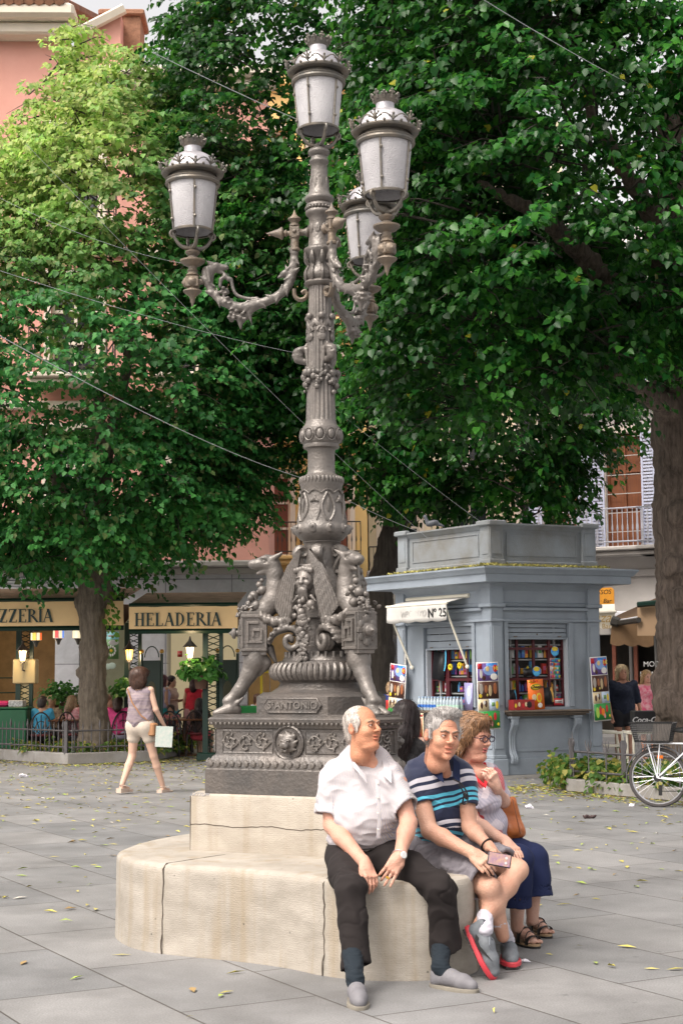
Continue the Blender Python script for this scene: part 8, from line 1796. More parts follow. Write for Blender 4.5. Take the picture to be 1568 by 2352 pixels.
# cafe terrace
TAN = mat('tan_awning_canvas', (.74, .52, .27), .8, noise=.08, nscale=3); TOPM = mat('mossy_awning_top', (.36, .27, .19), .9, col2=(.20, .15, .10), nscale=4); LET = mat('dark_green_lettering', (.008, .03, .028), .6)
def serif(word, H, M, m, parent, name='awning_lettering'):
 """roman capitals with thick and thin strokes and serifs"""
 b = MB(); x = 0.0; T, t = .17 * H, .055 * H
 def vb(x0, w=T, y0=0, y1=H, sf=True): b.bb(x0, x0 + w, y0, y1, 0, .006); [b.bb(x0 - .09 * H, x0 + w + .09 * H, y, y + .04 * H, .001, .0062) for y in ((y0, y1 - .04 * H) if sf else ())]
 def ln(p, q, w): p, q = A(p), A(q); d = (q - p) / np.linalg.norm(q - p); n = A((w / 2, 0)); b.prism([p - n, p + n, q + n, q - n][:4] if q[1] > p[1] else [q - n, q + n, p + n, p - n], 0, .0058)
 def arc(cx, cy, rx, ry, a0=-90, a1=90):
  P_ = [(cx + rx * math.cos(rad(a)), cy + ry * math.sin(rad(a))) for a in np.linspace(a0, a1, 14)]; Q = [(cx + max(rx - T * (.3 + .75 * math.cos(rad(a))), 0) * math.cos(rad(a)), cy + (ry - t) * math.sin(rad(a))) for a in np.linspace(a0, a1, 14)]
  for i in range(13): b.prism([P_[i], P_[i + 1], Q[i + 1], Q[i]], 0, .0056)
 o = []
 for c in word:
  w = dict(H=.80, E=.66, L=.64, A=.80, D=.80, R=.78, I=.30, P=.66, Z=.68)[c] * H; x0 = x + .09 * H
  if c in 'HELDRIP': vb(x0)
  if c == 'H': vb(x + w - .09 * H - T); b.bb(x0, x + w - .1 * H, .49 * H, .49 * H + t, .0005, .0055)
  if c in 'EL': b.bb(x0, x + w - .04 * H, 0, t, .0005, .0055); b.bb(x + w - .09 * H, x + w - .03 * H, 0, .22 * H, .0006, .0054)
  if c == 'E': b.bb(x0, x + w - .06 * H, H - t, H, .0005, .0055); b.bb(x0, x + w - .18 * H, .5 * H, .5 * H + t, .0005, .0055); b.bb(x + w - .11 * H, x + w - .06 * H, .80 * H, H, .0006, .0054); b.bb(x + w - .22 * H, x + w - .18 * H, .40 * H, .66 * H, .0006, .0054)
  if c == 'D': arc(x0 + T * .8, H / 2, w - T - .16 * H, H / 2)
  if c in 'RP': arc(x0 + T * .8, .745 * H, w - T - .22 * H, .255 * H)
  if c == 'R': ln((x0 + T + .12 * H, .50 * H), (x + w + .0 * H, 0), T * 1.15); b.bb(x + w - .1 * H, x + w + .10 * H, 0, .04 * H, .001, .006)
  if c == 'A': ln((x + .10 * H, 0), (x + w * .5, H), t * 1.2); ln((x + w * .5, H), (x + w - .12 * H, 0), T * 1.1); b.bb(x + .22 * w, x + .7 * w, .32 * H, .32 * H + t, .0005, .0055); [b.bb(q - .12 * H, q + .12 * H, 0, .04 * H, .001, .006) for q in (x + .10 * H, x + w - .12 * H)]
  if c == 'Z': b.bb(x + .05 * H, x + w - .04 * H, 0, t, .0005, .0055); b.bb(x + .06 * H, x + w - .06 * H, H - t, H, .0005, .0055); ln((x + .14 * H, 0), (x + w - .14 * H, H), T * 1.2); b.bb(x + w - .09 * H, x + w - .04 * H, 0, .2 * H, .0006, .0054); b.bb(x + .05 * H, x + .1 * H, .8 * H, H, .0006, .0054)
  x += w + .04 * H
 S_ = np.array(M) @ np.array([[1, 0, 0, -x / 2], [0, 1, 0, -H / 2], [0, 0, 1, 0], [0, 0, 0, 1.]]); return b.build(name, m, parent, M=S_, smooth=False)
def terrace(x0, x1, Y, word, sx, px, lab, ytop, ybot):
 rt = MB(); a, b = A(P(x0, ytop, Y)), A(P(x1, ytop, Y)); a2, b2 = A(P(x0, ybot, Y)), A(P(x1, ybot, Y)); b[2] = a[2]; b2[2] = a2[2] = (a2[2] + b2[2]) / 2
 rt.grid(lambda u, v: a + (b - a) * u + (a2 - a) * v + A((0, -.01 * math.sin(u * 20), 0)), 20, 3, .012); o = rt.build('terrace_awning', TAN, loc=tuple(a)); tag(o, lab, 'awning')
 t = MB(); up = A((0, 2.6, .36)); t.grid(lambda u, v: a + (b - a) * u + up * v + A((0, .02, .05)), 12, 4, .02); t.build('canvas_top', TOPM, o); t = MB(); t.tube([a + A((0, 0, .03)), b + A((0, 0, .03))], .04, 4); t.tube([a2 + A((0, .05, -.04)), b2 + A((0, .05, -.04))], .05, 4); t.build('edge_bar', GREEN, o)
 t = MB(); t.grid(lambda u, v: a2 + (b2 - a2) * u + A((0, .05 + 2.4 * v, .02 + .5 * v)), 6, 3, .01); t.build('canvas_underside', AWN_B, o)
 M = wall_frame(A(P(px, (ytop + ybot) / 2 + 1, Y)) + A((0, -.035, -.02)), b - a); serif(word, .255 * sx, M, LET, o); return o
terrace(-150, 284, 29.3, 'PIZZERIA', 1.0, 46, 'tan canvas awning lettered PIZZERIA, behind the left tree trunk', 1384, 1438)
terrace(297, 546, 28.8, 'HELADERIA', .98, 410, 'tan canvas awning lettered HELADERIA, left of the lamp post', 1394, 1444)
def lamp_part(b, p, s_=1.0): b.lathe([(.02, -.16), (.06, -.12), (.085, .06), (.06, .07), (.10, .08), (.03, .16), (.01, .22)], 6, p)
GLOW = mat('lit_lamp_glass', (.9, .8, .5), .4, emit=(1, .80, .50), estr=2.6); GLOW2 = mat('amber_lamp_glass', (.8, .5, .1), .4, emit=(1, .62, .12), estr=2)
for px, wd, lab in ((490, .30, 'dark green lattice column with wall lamps, left of the lamp post'), (56, .26, 'dark green column with lit lamp under the PIZZERIA awning'), (306, .26, 'dark green lattice column with amber lamps behind the walking woman')):
 Y = 29.2 if px == 490 else 31.2; q = A(P(px, 1700, Y)); q[2] = 0; r = empty('terrace_column', tuple(q), lab, 'column'); b = MB(); b.box(q + A((-wd / 2, 0, 1.35)), (.05, .05, 1.35)); b.box(q + A((wd / 2, 0, 1.35)), (.035, .05, 1.35)); b.box(q + A((0, 0, .08)), (wd / 2 + .15, .16, .08), bev=.02); b.build('upright', GREEN, r)
 b = MB()
 for i in range(22): z = .2 + i * .115; b.tube([q + A((-wd / 2, 0, z)), q + A((wd / 2, 0, z + .115))], .009, 4); b.tube([q + A((wd / 2, 0, z)), q + A((-wd / 2, 0, z + .115))], .009, 4)
 b.build('lattice', GREEN, r); lx = (-.42 if px == 490 else .0 if px == 56 else -.05); lp = q + A((lx, -.25, 2.05)); b = MB(); b.tube([q + A((0, 0, 1.75)), lp + A((0, 0, -.3)), lp + A((0, 0, -.15))], .018, 5); b.lathe([(.09, .10), (.14, .10), (.03, .22), (.01, .30)], 6, lp); b.lathe([(.05, -.16), (.05, -.12)], 6, lp)
 for i in range(4): b.tube([lp + A((.06 * math.cos(i * 1.57), .06 * math.sin(i * 1.57), -.12)), lp + A((.09 * math.cos(i * 1.57), .09 * math.sin(i * 1.57), .1))], .008, 4)
 lo = b.build('lamp', RAIL_D, r); b = MB(); b.lathe([(.045, -.11), (.075, .09)], 10, lp); b.build('lamp_glass', GLOW if px != 306 else GLOW2, lo); pl_ = bpy.data.lights.new('lamp_light', 'POINT'); pl_.energy = 12; pl_.color = (1, .72, .4); pl_.shadow_soft_size = .08; po = bpy.data.objects.new('lamp_light', pl_); COL.objects.link(po); po.location = lp + A((0, -.16, -.05))
for i, (px, cs, lab) in enumerate(((84, ((.8, .12, .02), (.9, .6, .1)), 'red and yellow glass lantern, leftmost of three under the awning'), (135, ((.1, .25, .8), (.8, .1, .1)), 'blue and red glass lantern, middle one of three under the awning'), (180, ((.9, .35, .03), (.85, .8, .6)), 'orange and white glass lantern, next to the tree trunk'))):
 q = A(P(px, 1457 if i else 1462, 29.6)); b = MB(); b.tube([q + A((0, 0, .10)), q + A((0, 0, .32))], .008, 4); b.lathe([(.03, .14), (.06, .10), (.10, .09)], 8, q); b.lathe([(.08, -.08), (.05, -.12), (.02, -.2)], 8, q); o = b.build('glass_lantern', RAIL_D, loc=tuple(q)); tag(o, lab, 'lantern', 'coloured lanterns under the awning')
 for k in range(8):
  a = k * math.pi / 4; c_ = (cs[0], (.9, .8, .5), cs[1], (.85, .75, .5))[k % 4]; b = MB(); b.box(q + A((.095 * math.cos(a - .2), .095 * math.sin(a - .2), 0)), (.006, .030, .07), rotm(0, 0, a - .2)); b.build('glass_pane', mat('lantern_glass_%s' % ('amber', 'cream', 'accent', 'ivory')[k % 4] + str(i), c_, .4, emit=c_, estr=.7), o)
q = A(P(10, 1700, 31.0)); q[2] = 0; b = MB(); b.bb(q[0] - 1.1, q[0] + .50, q[1] - .3, q[1] + .3, .0, .98, .02); b.bb(q[0] - 1.1, q[0] + .53, q[1] - .33, q[1] + .33, .98, 1.02, .01); o = b.build('service_counter', mat('green_counter', (.01, .12, .05), .4, noise=.2), loc=tuple(q)); tag(o, 'green service counter with glass screen at the left edge of the terrace', 'counter')
b = MB(); b.bb(q[0] - 1.1, q[0] + .12, q[1] - .25, q[1] + .1, 1.02, 1.14, .04); b.build('pink_cloth', mat('pink_cloth', (.65, .03, .16), .8, noise=.3), o); b = MB(); b.bb(q[0] + .13, q[0] + .42, q[1] - .25, q[1] + .1, 1.02, 1.15, .01); b.build('menu_paper', mat('printed_paper', (.7, .7, .7), .6, col2=(.2, .2, .2), nscale=30), o)
b = MB(); [b.tube([(q[0] + x, q[1] + .28, 1.02), (q[0] + x, q[1] + .28, 1.62)], .02, 5) for x in (-1.0, .45)]; [b.tube([(q[0] - 1.0, q[1] + .28, z), (q[0] + .45, q[1] + .28, z)], .012, 4) for z in (1.3, 1.6)]; b.build('screen_frame', GREEN, o)
b = MB(); q2 = A(P(60, 1542, 31.3)); b.box(q2, (.23, .18, .25), bev=.02); b.box((q2[0], q2[1], (q2[2] - .2 + 1.02) / 2), (.12, .1, (q2[2] - .2 - 1.02) / 2), bev=.01); tag(b.build('cream_cabinet', mat('cream_cabinet_paint', (.48, .40, .22), .5), loc=tuple(q2)), 'cream box cabinet on the counter below the lamp', 'cabinet')
def pot_plant(px, py, Y, r_, lab, seed, hang=False, big=.09):
 q = A(P(px, py, Y)); b = MB(); b.lathe([(.10, -.32), (.15, -.05), (.16, -.04), (.15, -.02)], 14, q - A((0, 0, r_ * .8))); o = b.build('potted_plant', mat('dark_pot', (.12, .06, .04), .7), loc=tuple(q)); tag(o, lab, 'plant'); rs = np.random.RandomState(seed); n = 55; D = rs.normal(size=(n, 3)); D[:, 2] = np.abs(D[:, 2]) * (.4 if hang else 1); D /= np.linalg.norm(D, axis=1, keepdims=True)
 V, F, C = spray_leaves(rs, np.tile(q - A((0, 0, r_ * .6)), (n, 1)) + D * r_ * .3, D, rs.uniform(.6, 1.2, n) * r_, big, 10, lambda p, r: np.array([.03, .12, .03]) + r.rand(len(p), 1) * np.array([.06, .12, .02])); nmesh('foliage', LEAF, V, F, C, None, o)
pot_plant(139, 1575, 32.6, .42, 'round bushy potted shrub against the marble wall', 1); pot_plant(462, 1510, 29.0, .34, 'broad-leaved plant hanging on the left of the green column', 2, True, .14); pot_plant(306, 1550, 31.0, .36, 'dark plant hanging under the amber lamps', 3, True, .12)
for px, lab in ((348, 'tall dark menu stand with brass knobs, left of the two standing girls'), (523, 'tall dark menu stand with brass knobs, just left of the griffin')):
 q = A(P(px, 1700, 30.6)); q[2] = 0; b = MB(); [b.tube([q + A((x, 0, 0)), q + A((x, 0, 2.05))], .03, 6) for x in (-.20, .20)]; b.tube([q + A((.14 * math.cos(a), 0, 1.98 + .22 * math.sin(a))) for a in np.linspace(0, math.pi, 10)], .012, 5); b.box(q + A((0, 0, 1.1)), (.17, .02, .82)); o = b.build('menu_stand', GREEN, loc=tuple(q)); tag(o, lab, 'menu stand', 'menu stands on the terrace')
 b = MB(); [b.sph(q + A((x, 0, 2.1)), .045, 8) for x in (-.2, .2)]; b.build('brass_knob', mat('brass', (.7, .42, .12), .3, .9), o); b = MB(); b.sph(q + A((0, -.03, 1.25)), (.10, .006, .26), 14); b.build('oval_panel', mat('olive_oval', (.05, .05, .02), .5), o)
o = MB(); pA = A(P(408, 1470, 33.0)); b = MB(); 
def board(px0, px1, py0, py1, Y, layers, lab, name='poster'):
 a = A(P(px0, py1, Y)); w_ = A(P(px1, py1, Y))[0] - a[0]; h_ = A(P(px0, py0, Y))[2] - a[2]; b = MB()
 for i, l in enumerate(layers):
  b.col = l[0]; x0, x1, y0, y1 = l[1:5]; c_ = a + A(((x0 + x1) / 2 * w_, -.003 * i, (y0 + y1) / 2 * h_)); hh = ((x1 - x0) / 2 * w_, .006, (y1 - y0) / 2 * h_)
  b.sph(c_, hh, 14) if len(l) > 5 else b.box(c_, hh)
 return tag(b.build(name, MATS['printed_board'], loc=tuple(a), colors=True, auto=0), lab, name.split('_')[-1])
GRL = (.12, .30, .06); board(240, 273, 1451, 1514, 33.6, [((.2, .5, .55), 0, 1, 0, 1), ((.15, .32, .12), 0, 1, 0, .72), (GRL, 0, .7, 0, .55, 1), ((.5, .5, .52), .3, 1, .5, .7, 1)] + [((.8, .8, .8), .5 + .28 * math.cos(a) - .06, .5 + .28 * math.cos(a) + .06, .30 + .16 * math.sin(a) - .05, .30 + .16 * math.sin(a) + .05, 1) for a in np.linspace(0, 5.7, 11)] + [((.75, .5, .03), .40, .60, .25, .36, 1), ((.5, .08, .05), .3, .7, .82, .86)], 'green window poster with a big white daisy, right of the left trunk')
board(240, 267, 1520, 1540, 33.5, [((.6, .75, .68), 0, .6, .1, .8, 1), ((.6, .75, .68), .3, 1, .15, .9, 1)], 'pale green cloud-shaped sign under the daisy poster', 'cloud_sign'); board(408, 419, 1495, 1509, 33.6, [((.5, .03, .02), 0, 1, 0, 1), ((.7, .5, .4), .3, .7, .4, .6)], 'small red notice on the lit shop glass', 'notice')
TW = mat('brown_table_wood', (.14, .06, .03), .4); CW = mat('dark_wicker', (.02, .015, .018), .5); CR = mat('dark_red_seat', (.12, .015, .02), .6)
def table(px, Y, lab, w_=.55):
 q = A(P(px, 1700, Y)); q[2] = 0; b = MB(); b.lathe([(w_, .72), (w_ + .01, .735), (w_, .75)], 20, q); r = b.build('cafe_table', TW, loc=tuple(q)); tag(r, lab, 'table', 'terrace tables'); b = MB(); b.lathe([(.28, 0), (.28, .03), (.05, .06), (.045, .70), (.12, .72)], 10, q); b.build('leg', TW, r)
for a in ((425, 31.3, 'brown terrace table just left of the green column', .75), (138, 31.3, 'terrace table between the blue-shirted man and the blonde woman', .5), (585, 33.5, 'terrace table with clear boxes, seen under the left griffin leg', .5)): table(*a)
def chair():
 r = empty('terrace_chair', (0, 0, 0)); b = MB(); b.lathe([(.22, .44), (.23, .46), (.22, .48)], 16); b.build('seat', CR, r)
 for x, y in ((-.17, -.17), (.17, -.17), (-.17, .17), (.17, .17)): b = MB(); b.tube([(x * 1.15, y * 1.15, 0), (x, y, .45)], .018, 5); b.build('leg', CW, r)
 b = MB(); b.tube([(.23 * math.cos(a), .19 + .03 * math.sin(a), .46 + .45 * math.sin(a)) for a in np.linspace(0, math.pi, 12)], .018, 5); b.tube([(.14 * math.cos(a), .19, .46 + .28 * math.sin(a)) for a in np.linspace(0, math.pi, 9)], .011, 5); [b.tube([(0, .19, .46), (.2 * math.cos(a), .2, .46 + .40 * math.sin(a))], .010, 4) for a in (.5, 1.05, 1.57, 2.1, 2.64)]; b.build('backrest', CW, r); return r
ch = chair(); first = True
for px, Y, rz, lab in ((278, 29.9, 200, 'black chair with fan back behind the pink-shirted sitter'), (388, 29.6, 190, 'dark chair nearest the walking woman, left of the brown table'), (455, 29.8, 170, 'dark chair in front of the girl with long black hair'), (97, 29.6, 185, 'black wicker chair under the man in the blue shirt'), (166, 29.8, 160, 'dark chair of the woman in the floral top'), (420, 31.4, 0, 'dark chair behind the brown table')):
 o = ch if first else copy_tree(ch); first = False; q = P(px, 1700, Y + 1.1); o.location = (q.x, q.y, 0); o.rotation_euler.z = rad(rz); tag(o, lab, 'chair', 'dark terrace chairs')
q = A(P(1392, 1700, 24.6)); q[2] = 0; r = empty('plastic_chair', tuple(q), 'cream plastic armchair between the kiosk and the blonde woman', 'chair'); b = MB(); b.box(q + A((0, 0, .43)), (.22, .22, .015), bev=.01); b.build('seat', CREAMPL, r)
for x, y in ((-.2, -.2), (.2, -.2), (-.2, .2), (.2, .2)): b = MB(); b.tube([q + A((x * 1.2, y * 1.2, 0)), q + A((x, y, .43))], .022, 5); b.build('leg', CREAMPL, r)
b = MB(); b.grid(lambda u, v: q + A((-.22 + .03 * math.cos(v * 3), -.24 + .48 * u, .45 + .38 * v)), 8, 5, .02); [b.tube([q + A((-.2, y, .66)), q + A((.2, y, .64)), q + A((.22, y, .43))], .025, 6) for y in (-.24, .24)]; b.build('backrest', CREAMPL, r)
q = A(P(1482, 1656, 22.6)); b = MB(); b.box(q, (.20, .16, .15), bev=.01); o = b.build('napkin_crate', mat('black_crate', (.012, .012, .014), .5), loc=tuple(q)); tag(o, 'black box with white script lettering above the bicycle basket', 'box'); text('Coca-Cola', .11, wall_frame(q + A((0, -.165, .02)), (1, 0, 0)), mat('white_print', (.6, .6, .62), .5), o, 'box_lettering', .002, shear=.35, thick=.002)
b = MB(); b.bb(q[0] - .24, q[0] + .3, q[1] - .1, q[1] + .5, q[2] - .19, q[2] - .155); [b.tube([(q[0] + x, q[1] + y, 0), (q[0] + x, q[1] + y, q[2] - .17)], .02, 5) for x in (-.2, .26) for y in (-.05, .45)]; tag(b.build('side_table', CREAMPL, loc=tuple(q * A((1, 1, 0)))), 'small pale table under the black box behind the bicycle', 'table')
b = MB(); q = A(P(600, 1540, 33.0)); b.box(q, (.22, .1, .06), bev=.01); b.tube([q, q - A((0, 0, 1.5))], .03, 5); tag(b.build('yellow_sign', mat('yellow_sign_paint', (.8, .6, .02), .5), loc=tuple(q)), 'yellow board behind the left griffin leg', 'sign')
b = MB(); q = A(P(590, 1632, 32.0)); b.box(q, (.55, .2, .10), bev=.02); tag(b.build('green_crate', mat('bright_green_plastic', (.02, .35, .08), .5), loc=tuple(q)), 'bright green crate beside the left hoof of the lamp post', 'crate')
# people further back
def figure(lab, X, Y, yaw, H, top, bot, hair, skin=(.52, .31, .22), sit=False, J=None, sleeve=.5, leg='shorts', hl=.0, group=None, vox=.013, topm=None, hv=1.0, z0=0.0):
 """X,Y ground position; yaw: facing angle from -Y; J: overrides of joints in local units of a 1.65 m body (x right of viewer when yaw=0)"""
 k = H / 1.65; M = np.eye(4); c, s_ = math.cos(yaw), math.sin(yaw); M[:3, :3] = A(((c, -s_, 0), (s_, c, 0), (0, 0, 1))) * k; M[:3, 3] = (X, Y, z0); dz = -.43 if sit else 0; base = (X, Y, 0)
 j = dict(pel=(0, 0, .92 + dz), ch=(0, 0, 1.22 + dz), nk=(0, .01, 1.40 + dz), hd=(0, -.01, 1.54 + dz), sR=(-.165, 0, 1.36 + dz), sL=(.165, 0, 1.36 + dz), eR=(-.215, .02, 1.09 + dz), eL=(.215, .02, 1.09 + dz), wR=(-.22, -.08, .86 + dz), wL=(.22, -.08, .86 + dz), hR=(-.09, 0, .90 + dz), hL=(.09, 0, .90 + dz), kR=(-.10, -.02, .49), kL=(.10, -.02, .49), aR=(-.10, .02, .09), aL=(.10, .02, .09), look=(0, -1, 0))
 if sit: j.update(kR=(-.11, -.42, .50), kL=(.11, -.42, .50), aR=(-.11, -.40, .09), aL=(.11, -.40, .09), eR=(-.22, -.10, .70), eL=(.22, -.10, .70), wR=(-.14, -.33, .76), wL=(.14, -.33, .76))
 if J: j.update(J)
 j = {a: A(b) for a, b in j.items()}; s = SD(); s.col = skin; s.k = .02; lk = M[:3, :3] @ j['look']; head(s, look((M @ np.append(j['hd'], 1))[:3], lk, 0, k), skin, far=True); s.T = M; s.col = skin
 s.cap(j['nk'], j['hd'] - A((0, 0, .06)), .055, .048).cap(j['pel'], j['ch'], .11, .10, k=.05).cap(j['sR'], j['sL'], .045, k=.04)
 for a in 'RL':
  s.cap(j['s' + a], j['e' + a], .042, .036).cap(j['e' + a], j['w' + a], .036, .023); d = j['w' + a] - j['e' + a]; d /= np.linalg.norm(d); w = j['w' + a]; s.ell(w + d * .05, (.03, .022, .045), k=.02); [s.cap(w + d * .07 + A((q * .016, 0, 0)), w + d * (.15 - abs(q) * .01) + A((q * .02, -.01, 0)), .009, .007, k=.004) for q in (-1.5, -.5, .5, 1.5)]; s.cap(w + d * .03 + A((.0, -.02, 0)), w + d * .08 + A((0, -.05, 0)), .011, .008, k=.008)
  s.cap(j['h' + a], j['k' + a], .08, .052, k=.03).cap(j['k' + a], j['k' + a] * .65 + j['a' + a] * .35, .052, .052).cap(j['k' + a] * .65 + j['a' + a] * .35, j['a' + a], .052, .034); s.col = tuple(A(skin) * .9); s.cap(j['a' + a] + A((0, .02, -.05)), j['a' + a] + A((0, -.13, -.065)), .032, .026); s.col = skin
 b = s.build('person', SKIN, vox, None, loc=base); tag(b, lab, 'person', group)
 s = SD(); s.T = M; s.k = .03; s.cap(j['pel'] + A((0, 0, .04)), j['ch'], .145, .128, k=.05).cap(j['hR'] + A((.01, 0, .07)), j['hL'] + A((-.01, 0, .07)), .112, k=.03).cap(j['sR'] * A((.62, 1, 1)) - A((0, 0, .05)), j['hR'] + A((-.03, 0, .12)), .07, k=.05).cap(j['sL'] * A((.62, 1, 1)) - A((0, 0, .05)), j['hL'] + A((.03, 0, .12)), .07, k=.05).cap(j['sR'] * .95 + j['sL'] * .05 - A((0, 0, .02)), j['sL'] * .95 + j['sR'] * .05 - A((0, 0, .02)), .062, k=.04).ell(j['ch'] + A((0, -.03, .02)), (.15, .13, .12), k=.05)
 if sleeve: [s.cap(j['s' + a], j['s' + a] * (1 - sleeve) + j['e' + a] * sleeve, .066, .060) for a in 'RL']
 s.cap(j['hd'] - A((0, 0, .1)), j['nk'] + A((0, -.02, .0)), .055, neg=True, k=.01); s.build('top', topm or mat('cloth_%s' % abs(hash(tuple(top))), top, .85, noise=.25, nscale=12), vox, b, disp=wrinkle(.006, 4, 3))
 s = SD(); s.T = M; s.k = .03; s.cap(j['hR'] - A((0, 0, .02)), j['hL'] - A((0, 0, .02)), .118, k=.04); bm_ = mat('cloth_%s' % abs(hash(tuple(bot))), bot, .85, noise=.2, nscale=10)
 f = {'shorts': .42, 'skirt': .8, 'trousers': 1.0}[leg]
 for a in 'RL':
  e = j['h' + a] + (j['k' + a] - j['h' + a]) * f; s.cap(j['h' + a], e, .105, .088 if leg != 'skirt' else .125, k=.05)
  if leg == 'trousers': s.cap(e, j['a' + a], .075, .065)
 s.build(leg, bm_, vox, b); s = SD(); s.T = look((M @ np.append(j['hd'], 1))[:3], lk, 0, k); s.k = .02; s.col = hair; s.ell((0, .02, .045), (.092 * hv, .105 * hv, .092)); s.ell((0, .06, -.03 * hv), (.085 * hv ** 2, .065 * hv, .08 * hv ** 2), k=.04)
 if hl: s.path([(0, .075, -.03), (0, .095, -.12), (0, .085, -.10 - hl)], [.075, .085, .055], k=.03)
 [s.cap((q * .078, -.005, .03), (q * .083, .01, -.04 - hl * .5), .026, .022, k=.02) for q in (-1, 1)] if hl or hair[0] > .2 else None
 s.ell((0, -.125, -.015), (.070, .088, .098), neg=True, k=.01); hairy(s, vox * .7, b, 900 if vox < .012 else 250, .05 + hl * .4, vox * .3, (0, .25, -1), None, s.T, 4, .004)
 return b, M, j
def at(px, Y): q = P(px, 1700, Y); return q.x, Y
q0 = at(322, 21.1); stripes = mat('mauve_ribbed_knit', (.19, .15, .19), .85, col2=(.30, .24, .24), nscale=3, stretch=(.3, .3, 9), bump=.4)
b_, M_, j_ = figure('woman seen from behind in mauve top and beige shorts, walking with a map', q0[0], 21.1, rad(152), 1.70, (.2, .16, .2), (.58, .50, .42), (.065, .028, .016), (.56, .36, .27), sleeve=0, topm=stripes, vox=.009, hv=1.28, J=dict(kL=(.14, -.02, .49), aL=(.14, .20, .13), kR=(-.15, -.10, .49), aR=(-.20, -.24, .09), eR=(-.24, -.02, 1.10), wR=(-.28, -.16, .88), eL=(.2, -.1, 1.1), wL=(.13, -.25, .98), look=(-.1, -1, .05)))
s = MB(); tl_ = lambda p: (M_ @ A((*p, 1)))[:3]; s.tube([tl_((.14, .10, 1.38)), tl_((.02, .16, 1.2)), tl_((-.12, .14, 1.02)), tl_((-.2, .02, .93))], .012, 5, .4); s.box(tl_((-.21, .0, .84)), (.05, .06, .09), rotm(0, 0, rad(152)), .02); tag(s.build('shoulder_bag', mat('brown_strap_leather', (.34, .17, .08), .6), loc=tuple(tl_((0, .2, 1.2)))), 'small bag on a tan strap across the walking woman in mauve', 'bag')
mp_ = A(P(377, 1692, 20.9)); s = MB(); s.box(mp_, (.115, .008, .14), rotm(0, .06, .2)); tag(s.build('folded_map', mat('printed_map', (.60, .60, .56), .7, col2=(.42, .52, .48), nscale=22), loc=tuple(mp_)), 'pale folded map held by the walking woman in mauve', 'map')
s = MB(); SDL = mat('beige_sandal', (.55, .42, .34), .6)
for a in 'RL': p = j_['a' + a]; s.cur = 0; [s.box(tl_((p[0], p[1] + y, p[2] - .10 + h / 2)), (.042, .05 if y > -.1 else .06, h / 2 + .01), rotm(0, 0, rad(152))) for y, h in ((.03, .04), (-.06, .03), (-.13, .015))]; s.tube([tl_((p[0] - .045, p[1] - .02, p[2] - .02)), tl_((p[0], p[1] + .055, p[2] - .01)), tl_((p[0] + .045, p[1] - .02, p[2] - .02))], .008, 4)
s.build('sandal', SDL, b_)
figure('blonde woman in a loose navy top and dark shorts, walking beside the kiosk', *at(1432, 25.6), rad(6), 1.70, (.008, .014, .035), (.012, .012, .018), (.52, .40, .24), (.42, .21, .14), sleeve=1.05, hl=.10, vox=.011, J=dict(eR=(-.24, .03, 1.12), eL=(.25, .02, 1.10), wL=(.30, -.03, .86), sR=(-.19, 0, 1.36), sL=(.19, 0, 1.36), kL=(.06, -.1, .49), aL=(.04, -.12, .09)), topm=mat('loose_navy_linen', (.008, .013, .032), .9, noise=.2))
figure('blonde woman in a pink patterned strappy dress, at the far right by the big trunk', *at(1488, 28.5), rad(14), 1.62, (.70, .10, .20), (.70, .10, .20), (.50, .32, .15), (.60, .33, .24), sleeve=0, leg='skirt', hl=.10, topm=mat('pink_floral_cotton', (.66, .06, .16), .8, col2=(.75, .42, .46), nscale=16), J=dict(wL=(.12, -.2, 1.0), wR=(-.24, -.06, .86)))
figure('dark haired person in black in the doorway right of the kiosk', *at(1362, 30.5), rad(-60), 1.62, (.012, .012, .014), (.015, .013, .015), (.03, .018, .014), (.45, .25, .18), sleeve=.3, leg='trousers')
bq = P(936, 1900, 10.9); figure('girl with long straight black hair sitting behind the men, seen from the back', bq.x, 10.9, rad(150), 1.62, (.012, .011, .013), (.03, .03, .05), (.022, .012, .012), (.58, .36, .28), sit=True, sleeve=0, leg='trousers', hl=.32, vox=.006, z0=.17, J=dict(aR=(-.11, -.5, .09), aL=(.11, -.5, .09)))
sh = lambda n, c, c2: mat(n, c, .85, col2=c2, nscale=14)
TP = [('balding man in a sky blue shirt sitting with his back turned, left terrace', 97, 29.7, 172, (.06, .36, .60), (.03, .03, .04), (.04, .03, .028), 1, .5, 'trousers', 0, None), ('elderly woman with curled fair hair facing us, left terrace', 118, 31.8, -6, (.5, .42, .3), (.2, .15, .1), (.50, .34, .20), 1, .5, 'skirt', 0, sh('floral_blouse', (.5, .4, .25), (.15, .1, .08))), ('dark haired woman behind the one in the floral top', 150, 32.0, 20, (.05, .04, .04), (.05, .05, .05), (.02, .012, .01), 1, .5, 'trousers', 0, None), ('woman with long greying hair and pink floral top seated left of the trunk', 166, 30.9, 140, (.6, .3, .35), (.2, .2, .25), (.24, .17, .11), 1, .4, 'trousers', .14, sh('pink_floral_top', (.62, .5, .55), (.45, .08, .12))), ('person in black right beside the left tree trunk, seated', 178, 32.6, 10, (.02, .02, .02), (.03, .03, .03), (.02, .012, .01), 1, .5, 'trousers', 0, None),
 ('person in bright red seated just right of the left trunk', 251, 32.6, 60, (.62, .02, .05), (.05, .05, .1), (.2, .1, .06), 1, .5, 'trousers', 0, None), ('woman in bright pink shirt sitting, back turned, right of the left trunk', 270, 30.3, 185, (.80, .08, .30), (.45, .42, .55), (.05, .025, .02), 1, .5, 'trousers', .04, None), ('girl with long purple-red hair and a pink patterned backpack, standing', 602, 0, 0, (), (), (), 0, 0, '', 0, None)]
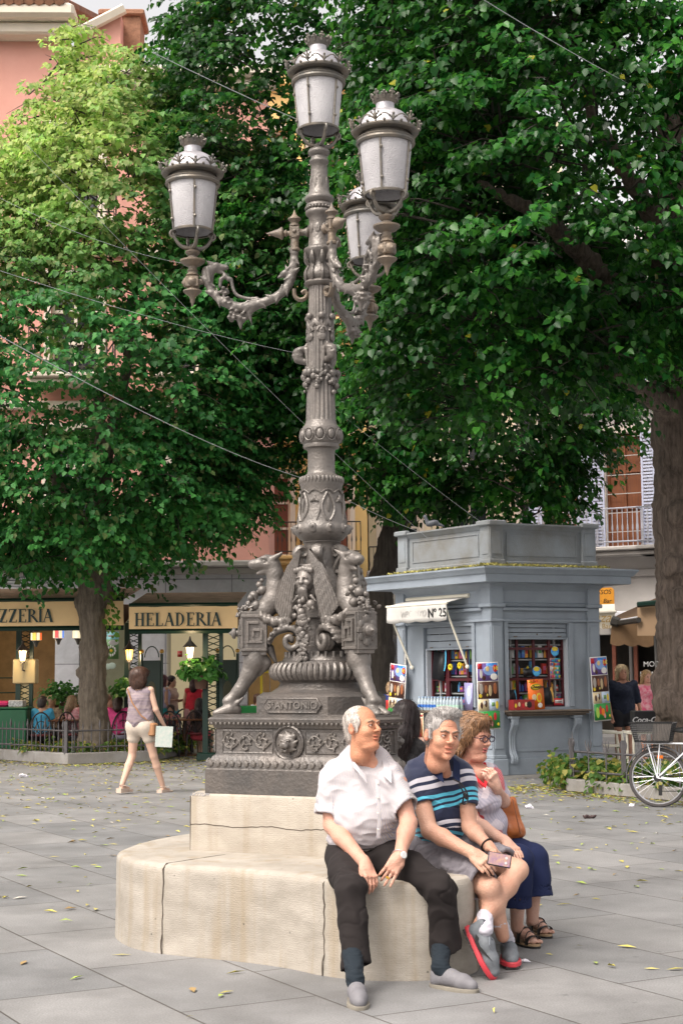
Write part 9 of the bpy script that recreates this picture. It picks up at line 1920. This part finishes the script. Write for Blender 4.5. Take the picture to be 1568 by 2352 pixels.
for lab, px, Y, yw, top, bot, hr, st, sl_, lg, hl, tm in TP[:-1]: 
 figure(lab, *at(px, max(Y + .6, 30.9)), rad(yw), 1.64, top, bot, hr, sit=bool(st), sleeve=sl_, leg=lg, hl=hl, topm=tm)
b_, M_, j_ = figure('girl with long purple-red hair and turquoise trousers standing with an ice cream', *at(375, 32.6), rad(120), 1.62, (.4, .4, .6), (.02, .30, .34), (.10, .015, .03), sleeve=0, leg='trousers', hl=.22, J=dict(wL=(.1, -.3, 1.12), eL=(.2, -.06, 1.1)))
s = SD(); s.T = M_; s.k = .03; s.box((0, .18, 1.14), (.14, .06, .20), rd=.05); tag(s.build('backpack', mat('pink_print_backpack', (.65, .05, .35), .7, col2=(.15, .05, .30), nscale=12), .013, None, loc=tuple(M_[:3, 3])), 'pink and purple patterned backpack on the girl with purple-red hair', 'backpack')
figure('black haired girl in a strapless top standing beside the purple-red haired girl', *at(394, 33), rad(70), 1.60, (.5, .35, .28), (.02, .28, .33), (.02, .012, .012), sleeve=0, leg='trousers', J=dict(wL=(.14, -.3, 1.15)))
figure('woman in red sleeveless top and striped skirt standing behind the green column', *at(446, 32.4), rad(175), 1.60, (.55, .02, .05), (.60, .35, .38), (.045, .02, .025), sleeve=0, leg='skirt', hl=.1)
figure('short haired boy in pink sitting behind the brown table', *at(392, 32.2), rad(-5), 1.35, (.5, .16, .18), (.1, .1, .3), (.03, .018, .012), sit=True)
figure('girl with long black hair and red shorts sitting at the brown table, back turned', *at(459, 30.9), rad(165), 1.55, (.10, .06, .05), (.45, .05, .07), (.015, .01, .01), sit=True, hl=.25)
figure('woman in a white top seated behind the left griffin leg', *at(593, 34.5), rad(40), 1.6, (.65, .65, .68), (.1, .1, .15), (.14, .06, .03), sit=True, sleeve=.3)
figure('person in pink bending over a table behind the left griffin leg', *at(622, 33.6), rad(100), 1.6, (.72, .05, .22), (.05, .05, .08), (.03, .02, .02), sit=True, J=dict(ch=(0, -.12, .78), nk=(0, -.25, .92), hd=(0, -.36, .98), sR=(-.165, -.18, .88), sL=(.165, -.18, .88)))
b_, M_, j_ = figure('fair haired child in blue with a red backpack, left of the ice cream board', *at(899, 28.0), rad(170), 1.45, (.02, .04, .2), (.05, .05, .1), (.42, .28, .16), leg='trousers')
s = SD(); s.T = M_; s.k = .03; s.box((0, .17, 1.12), (.12, .06, .17), rd=.05); tag(s.build('backpack', mat('red_backpack_cloth', (.55, .02, .02), .7), .013, None, loc=tuple(M_[:3, 3])), 'red backpack on the fair haired child near the kiosk', 'backpack')
for o in bpy.data.objects:
 if '_o' in o: del o['_o']
